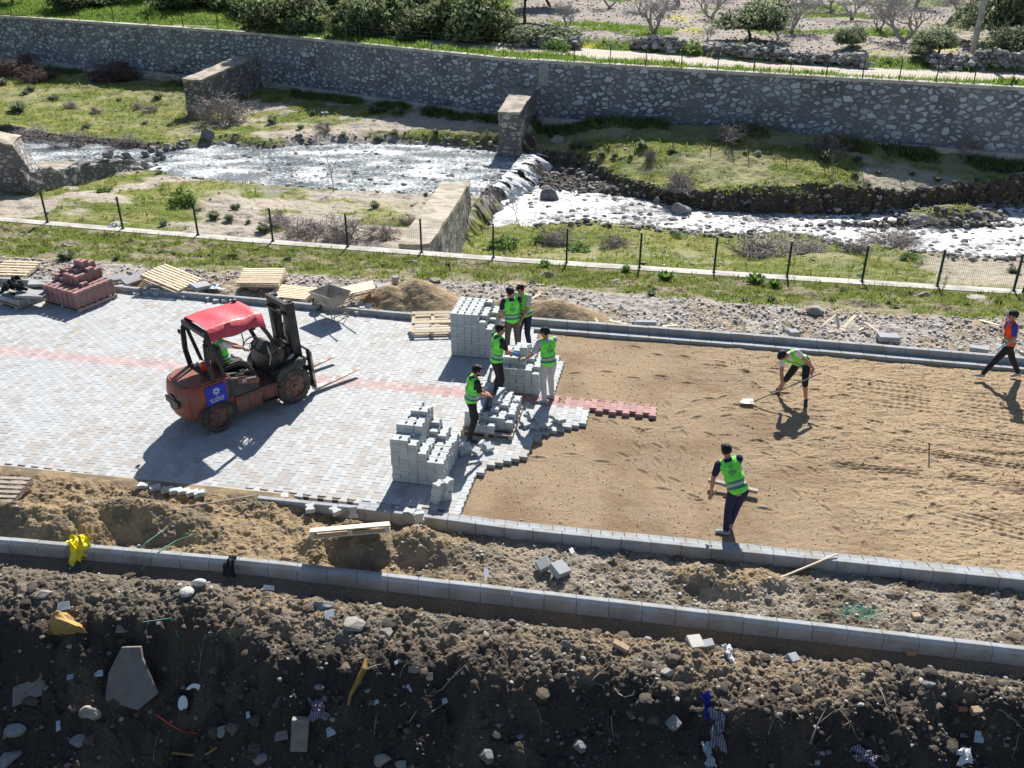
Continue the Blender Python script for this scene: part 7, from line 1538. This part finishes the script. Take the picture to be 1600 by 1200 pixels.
rag('cloth', 'pale lower end of the rag trailing down the bank', 'cloth', 1106, 1185, .16, .32, M['tile'], 6, (R(55), 0, .2), amp=.08, lift=.08)
rag('plastic_bag', 'grey looped plastic rag in the middle left bank', 'plastic bag', 498, 1112, .30, .28, M['striped'], 9, (R(45), 0, .3), amp=.12, lift=.06)
rag('plastic_bag', 'white crumpled plastic lying on the near wall', 'plastic bag', 0, 0, .55, .34, M['white'], 11, (0, 0, .2), amp=.16, at_=W(183, 352, -.88))
rag('plastic_bag', 'white rag on the right bank crest below the square block', 'plastic bag', 1140, 1030, .12, .34, M['white'], 13, (R(20), 0, .2), amp=.08)
rag('plastic_bag', 'pale rag on the bank at far lower right', 'plastic bag', 1505, 1185, .3, .2, M['white'], 14, (R(40), 0, .2), amp=.1)
rag('plastic_bag', 'bluish rag at the bottom of the right bank', 'plastic bag', 1350, 1185, .4, .16, M['striped'], 15, (R(45), 0, -.4), amp=.1)
rag('plastic_bag', 'white plastic scrap on the grass bank between the far cross walls', 'plastic bag', 508, 178, .8, .4, M['white'], 16, (0, 0, .6), h_river, .2)
rag('plastic_sheet', 'black sheeting bundled on the left pallet', 'plastic sheet', 0, 0, .75, .45, M['blk'], 17, (0, 0, .2), amp=.30, at_=W(22, 452, .38), fold=4)
rag('plastic_sheet', 'grey torn sheeting on the rubble behind the slanted pallet', 'plastic sheet', 330, 452, .7, .4, M['tile'], 18, (0, 0, .3), h_verge, .12)
def cord(name, label, cat, pts, rad, m, sm=True):
    mb = MB(); mb.tube(pts, rad, 6); return tag(mb.build(name, m), label, cat)
M['gr'] = mat('green_strap', (.10, .30, .22), .5, var=.1); M['redp'] = mat('red_pipe', (.55, .06, .05), .4, var=.1); M['brs'] = mat('brown_strap', (.30, .19, .06), .7, var=.2)
cord('strap', 'left green plastic strap lying across the outer kerb', 'strap', [W(202, 884, -.1), W(204, 875, 0), W(228, 848, .13), W(268, 820, .12)], .008, M['gr'])
cord('strap', 'right green plastic strap lying across the outer kerb', 'strap', [W(220, 890, -.1), W(250, 860, .13), W(275, 845, .08), W(306, 834, .08)], .008, M['gr'])
q = [hit(a, b, h_soil) + Vector((0, 0, .04)) for a, b in [(245, 1120), (265, 1134), (285, 1146), (310, 1150)]]; cord('pipe', 'thin red pipe lying in the left bank', 'pipe', q, [.016, .014, .012, .008], M['redp'])
q = [hit(a, b, h_soil) + Vector((0, 0, .07)) for a, b in [(572, 1035), (570, 1050), (560, 1070), (548, 1092), (545, 1108)]]; cord('strap', 'wide ochre brown strap hanging in the middle bank', 'strap', q, [.02, .045, .04, .025, .02], M['brs'])
q = [hit(a, b, h_soil) + Vector((0, 0, .04)) for a, b in [(225, 975), (268, 969), (280, 1000)]]; cord('strap', 'bent green strap above the big slab', 'strap', q, .008, M['gr'])
q = [hit(a, b, h_soil) + Vector((0, 0, .05)) for a, b in [(961, 1080), (966, 1088), (976, 1093), (988, 1090), (991, 1084)]]; cord('strap', 'curved pale hoop sticking out of the bank face', 'hoop', q, .007, M['wood'])
q = [hit(a, b, h_soil) + Vector((0, 0, .05)) for a, b in [(340, 1172), (325, 1182), (300, 1184), (270, 1180)]]; cord('strap', 'bent ochre strap at the bottom of the left bank', 'strap', q, .018, M['brs'])
for n_, (a, b) in enumerate([(292, 927), (312, 912)]): boulder(a, b, 22, 12, ('lower' if n_ == 0 else 'upper') + ' white plastic bottle like lump under the outer kerb', h_soil, 'plastic_bottle', 'rubbish', 'dullwhite', 'white lumps under the kerb', base=I2, sharp=.05)
# tangled green netting
mb = MB(); c0 = hit(1340, 958, h_strip)
for k in range(16):
    a0 = random.uniform(0, 6.28); rr = random.uniform(.06, .26); mb.tube([c0 + Vector((random.gauss(0, .05) + math.cos(a0 + t_) * rr * 1.5, random.gauss(0, .02) + math.sin(a0 + t_) * rr * .7, .03 + .02 * math.sin(3 * t_ + k))) for t_ in np.linspace(0, 4.5, 14)], .003, 4)
tag(mb.build('netting', M['gr']), 'tangle of thin green netting between the kerbs at right', 'netting')
# dead branches and roots on the bank
USED = {}; bn = 0; MARKS = [(214, 1075, 'the big dark slab'), (305, 1090, 'the broken white plate'), (98, 985, 'the tan sack'), (470, 1155, 'the upright oblong block'), (567, 1065, 'the ochre strap'), (498, 1112, 'the looped plastic rag'), (640, 1078, 'the bluish scrap in the middle bank'), (976, 1093, 'the pale hoop'), (1120, 1150, 'the striped rag'), (1103, 1112, 'the hanging blue cloth'), (1350, 1185, 'the bluish rag at the bottom right'), (1530, 1155, 'the square white tile'), (1525, 1113, 'the tan brick in the right face'), (550, 978, 'the oblong rock on the lip'), (905, 1165, 'the dark rock below the hollow'), (1237, 1032, 'the crumpled grey block'), (760, 1180, 'the dark rock low in the middle'), (1422, 1020, 'the brick stub on the crest'), (1085, 1008, 'the pale square block')]
for (a, b, a2, b2, rad) in [(625, 1105, 690, 1080, .010), (690, 1080, 728, 1042, .010), (640, 1130, 690, 1080, .008), (725, 1042, 735, 1055, .007), (925, 1065, 950, 1045, .010), (930, 1070, 945, 1082, .006), (1080, 1088, 1105, 1070, .008), (1105, 1070, 1125, 1078, .008), (320, 1000, 345, 930, .007), (310, 1060, 320, 1000, .007),
        (50, 1075, 68, 1060, .010), (66, 1065, 90, 1100, .007), (240, 1190, 255, 1140, .006), (535, 1050, 575, 1045, .009), (575, 1048, 598, 1041, .01), (625, 1060, 640, 1037, .006), (700, 1100, 660, 1125, .006), (955, 1120, 960, 1165, .006), (1155, 1095, 1145, 1130, .006), (1290, 1160, 1330, 1130, .010), (1265, 1165, 1290, 1110, .014), (1310, 1110, 1340, 1160, .006), (1470, 1140, 1490, 1165, .012), (1560, 1110, 1600, 1145, .008), (1590, 1150, 1580, 1190, .006), (1200, 1150, 1215, 1120, .006), (420, 1120, 440, 1090, .006), (585, 1150, 590, 1120, .006), (840, 1110, 845, 1150, .005), (1375, 1080, 1390, 1130, .006)]:
    p0 = hit(a, b, h_soil); p1 = hit(a2, b2, h_soil); mid = (p0 + p1) / 2 + Vector((random.gauss(0, .03), 0, .06)); bn += 1
    mb = MB(); mb.tube([p0 + Vector((0, 0, .02)), p0 * .7 + mid * .3 + Vector((0, 0, .03)), mid, p1 + Vector((0, 0, .04))], [rad, rad * .9, rad * .7, rad * .35], 5)
    k2 = MB(); d = (p1 - p0); mb.tube([mid, mid + d * .3 + Vector((random.gauss(0, .05), 0, .05))], [rad * .6, rad * .2], 4)
    tn = 'left' if a < 500 else 'middle' if a < 1000 else 'right'; near = [(abs(a - q_[0]) + abs(b - q_[1]), q_[2]) for q_ in MARKS]; near.sort()
    q_ = [q_ for q_ in MARKS if q_[2] == near[0][1]][0]; bl_ = 'dead branch %s%s %s' % ('just ' if near[0][0] < 60 else 'well ', ('left of' if a < q_[0] else 'right of') if abs(a - q_[0]) > abs(b - q_[1]) else ('above' if b < q_[1] else 'below'), near[0][1])
    USED[bl_] = USED.get(bl_, 0) + 1
    if USED[bl_] > 1: bl_ = ('second ', 'third ', 'fourth ', 'fifth ')[USED[bl_] - 2] + bl_
    tag(mb.build('dead_branch', M['wood_old']), bl_, 'branch', 'dead branches in the bank')
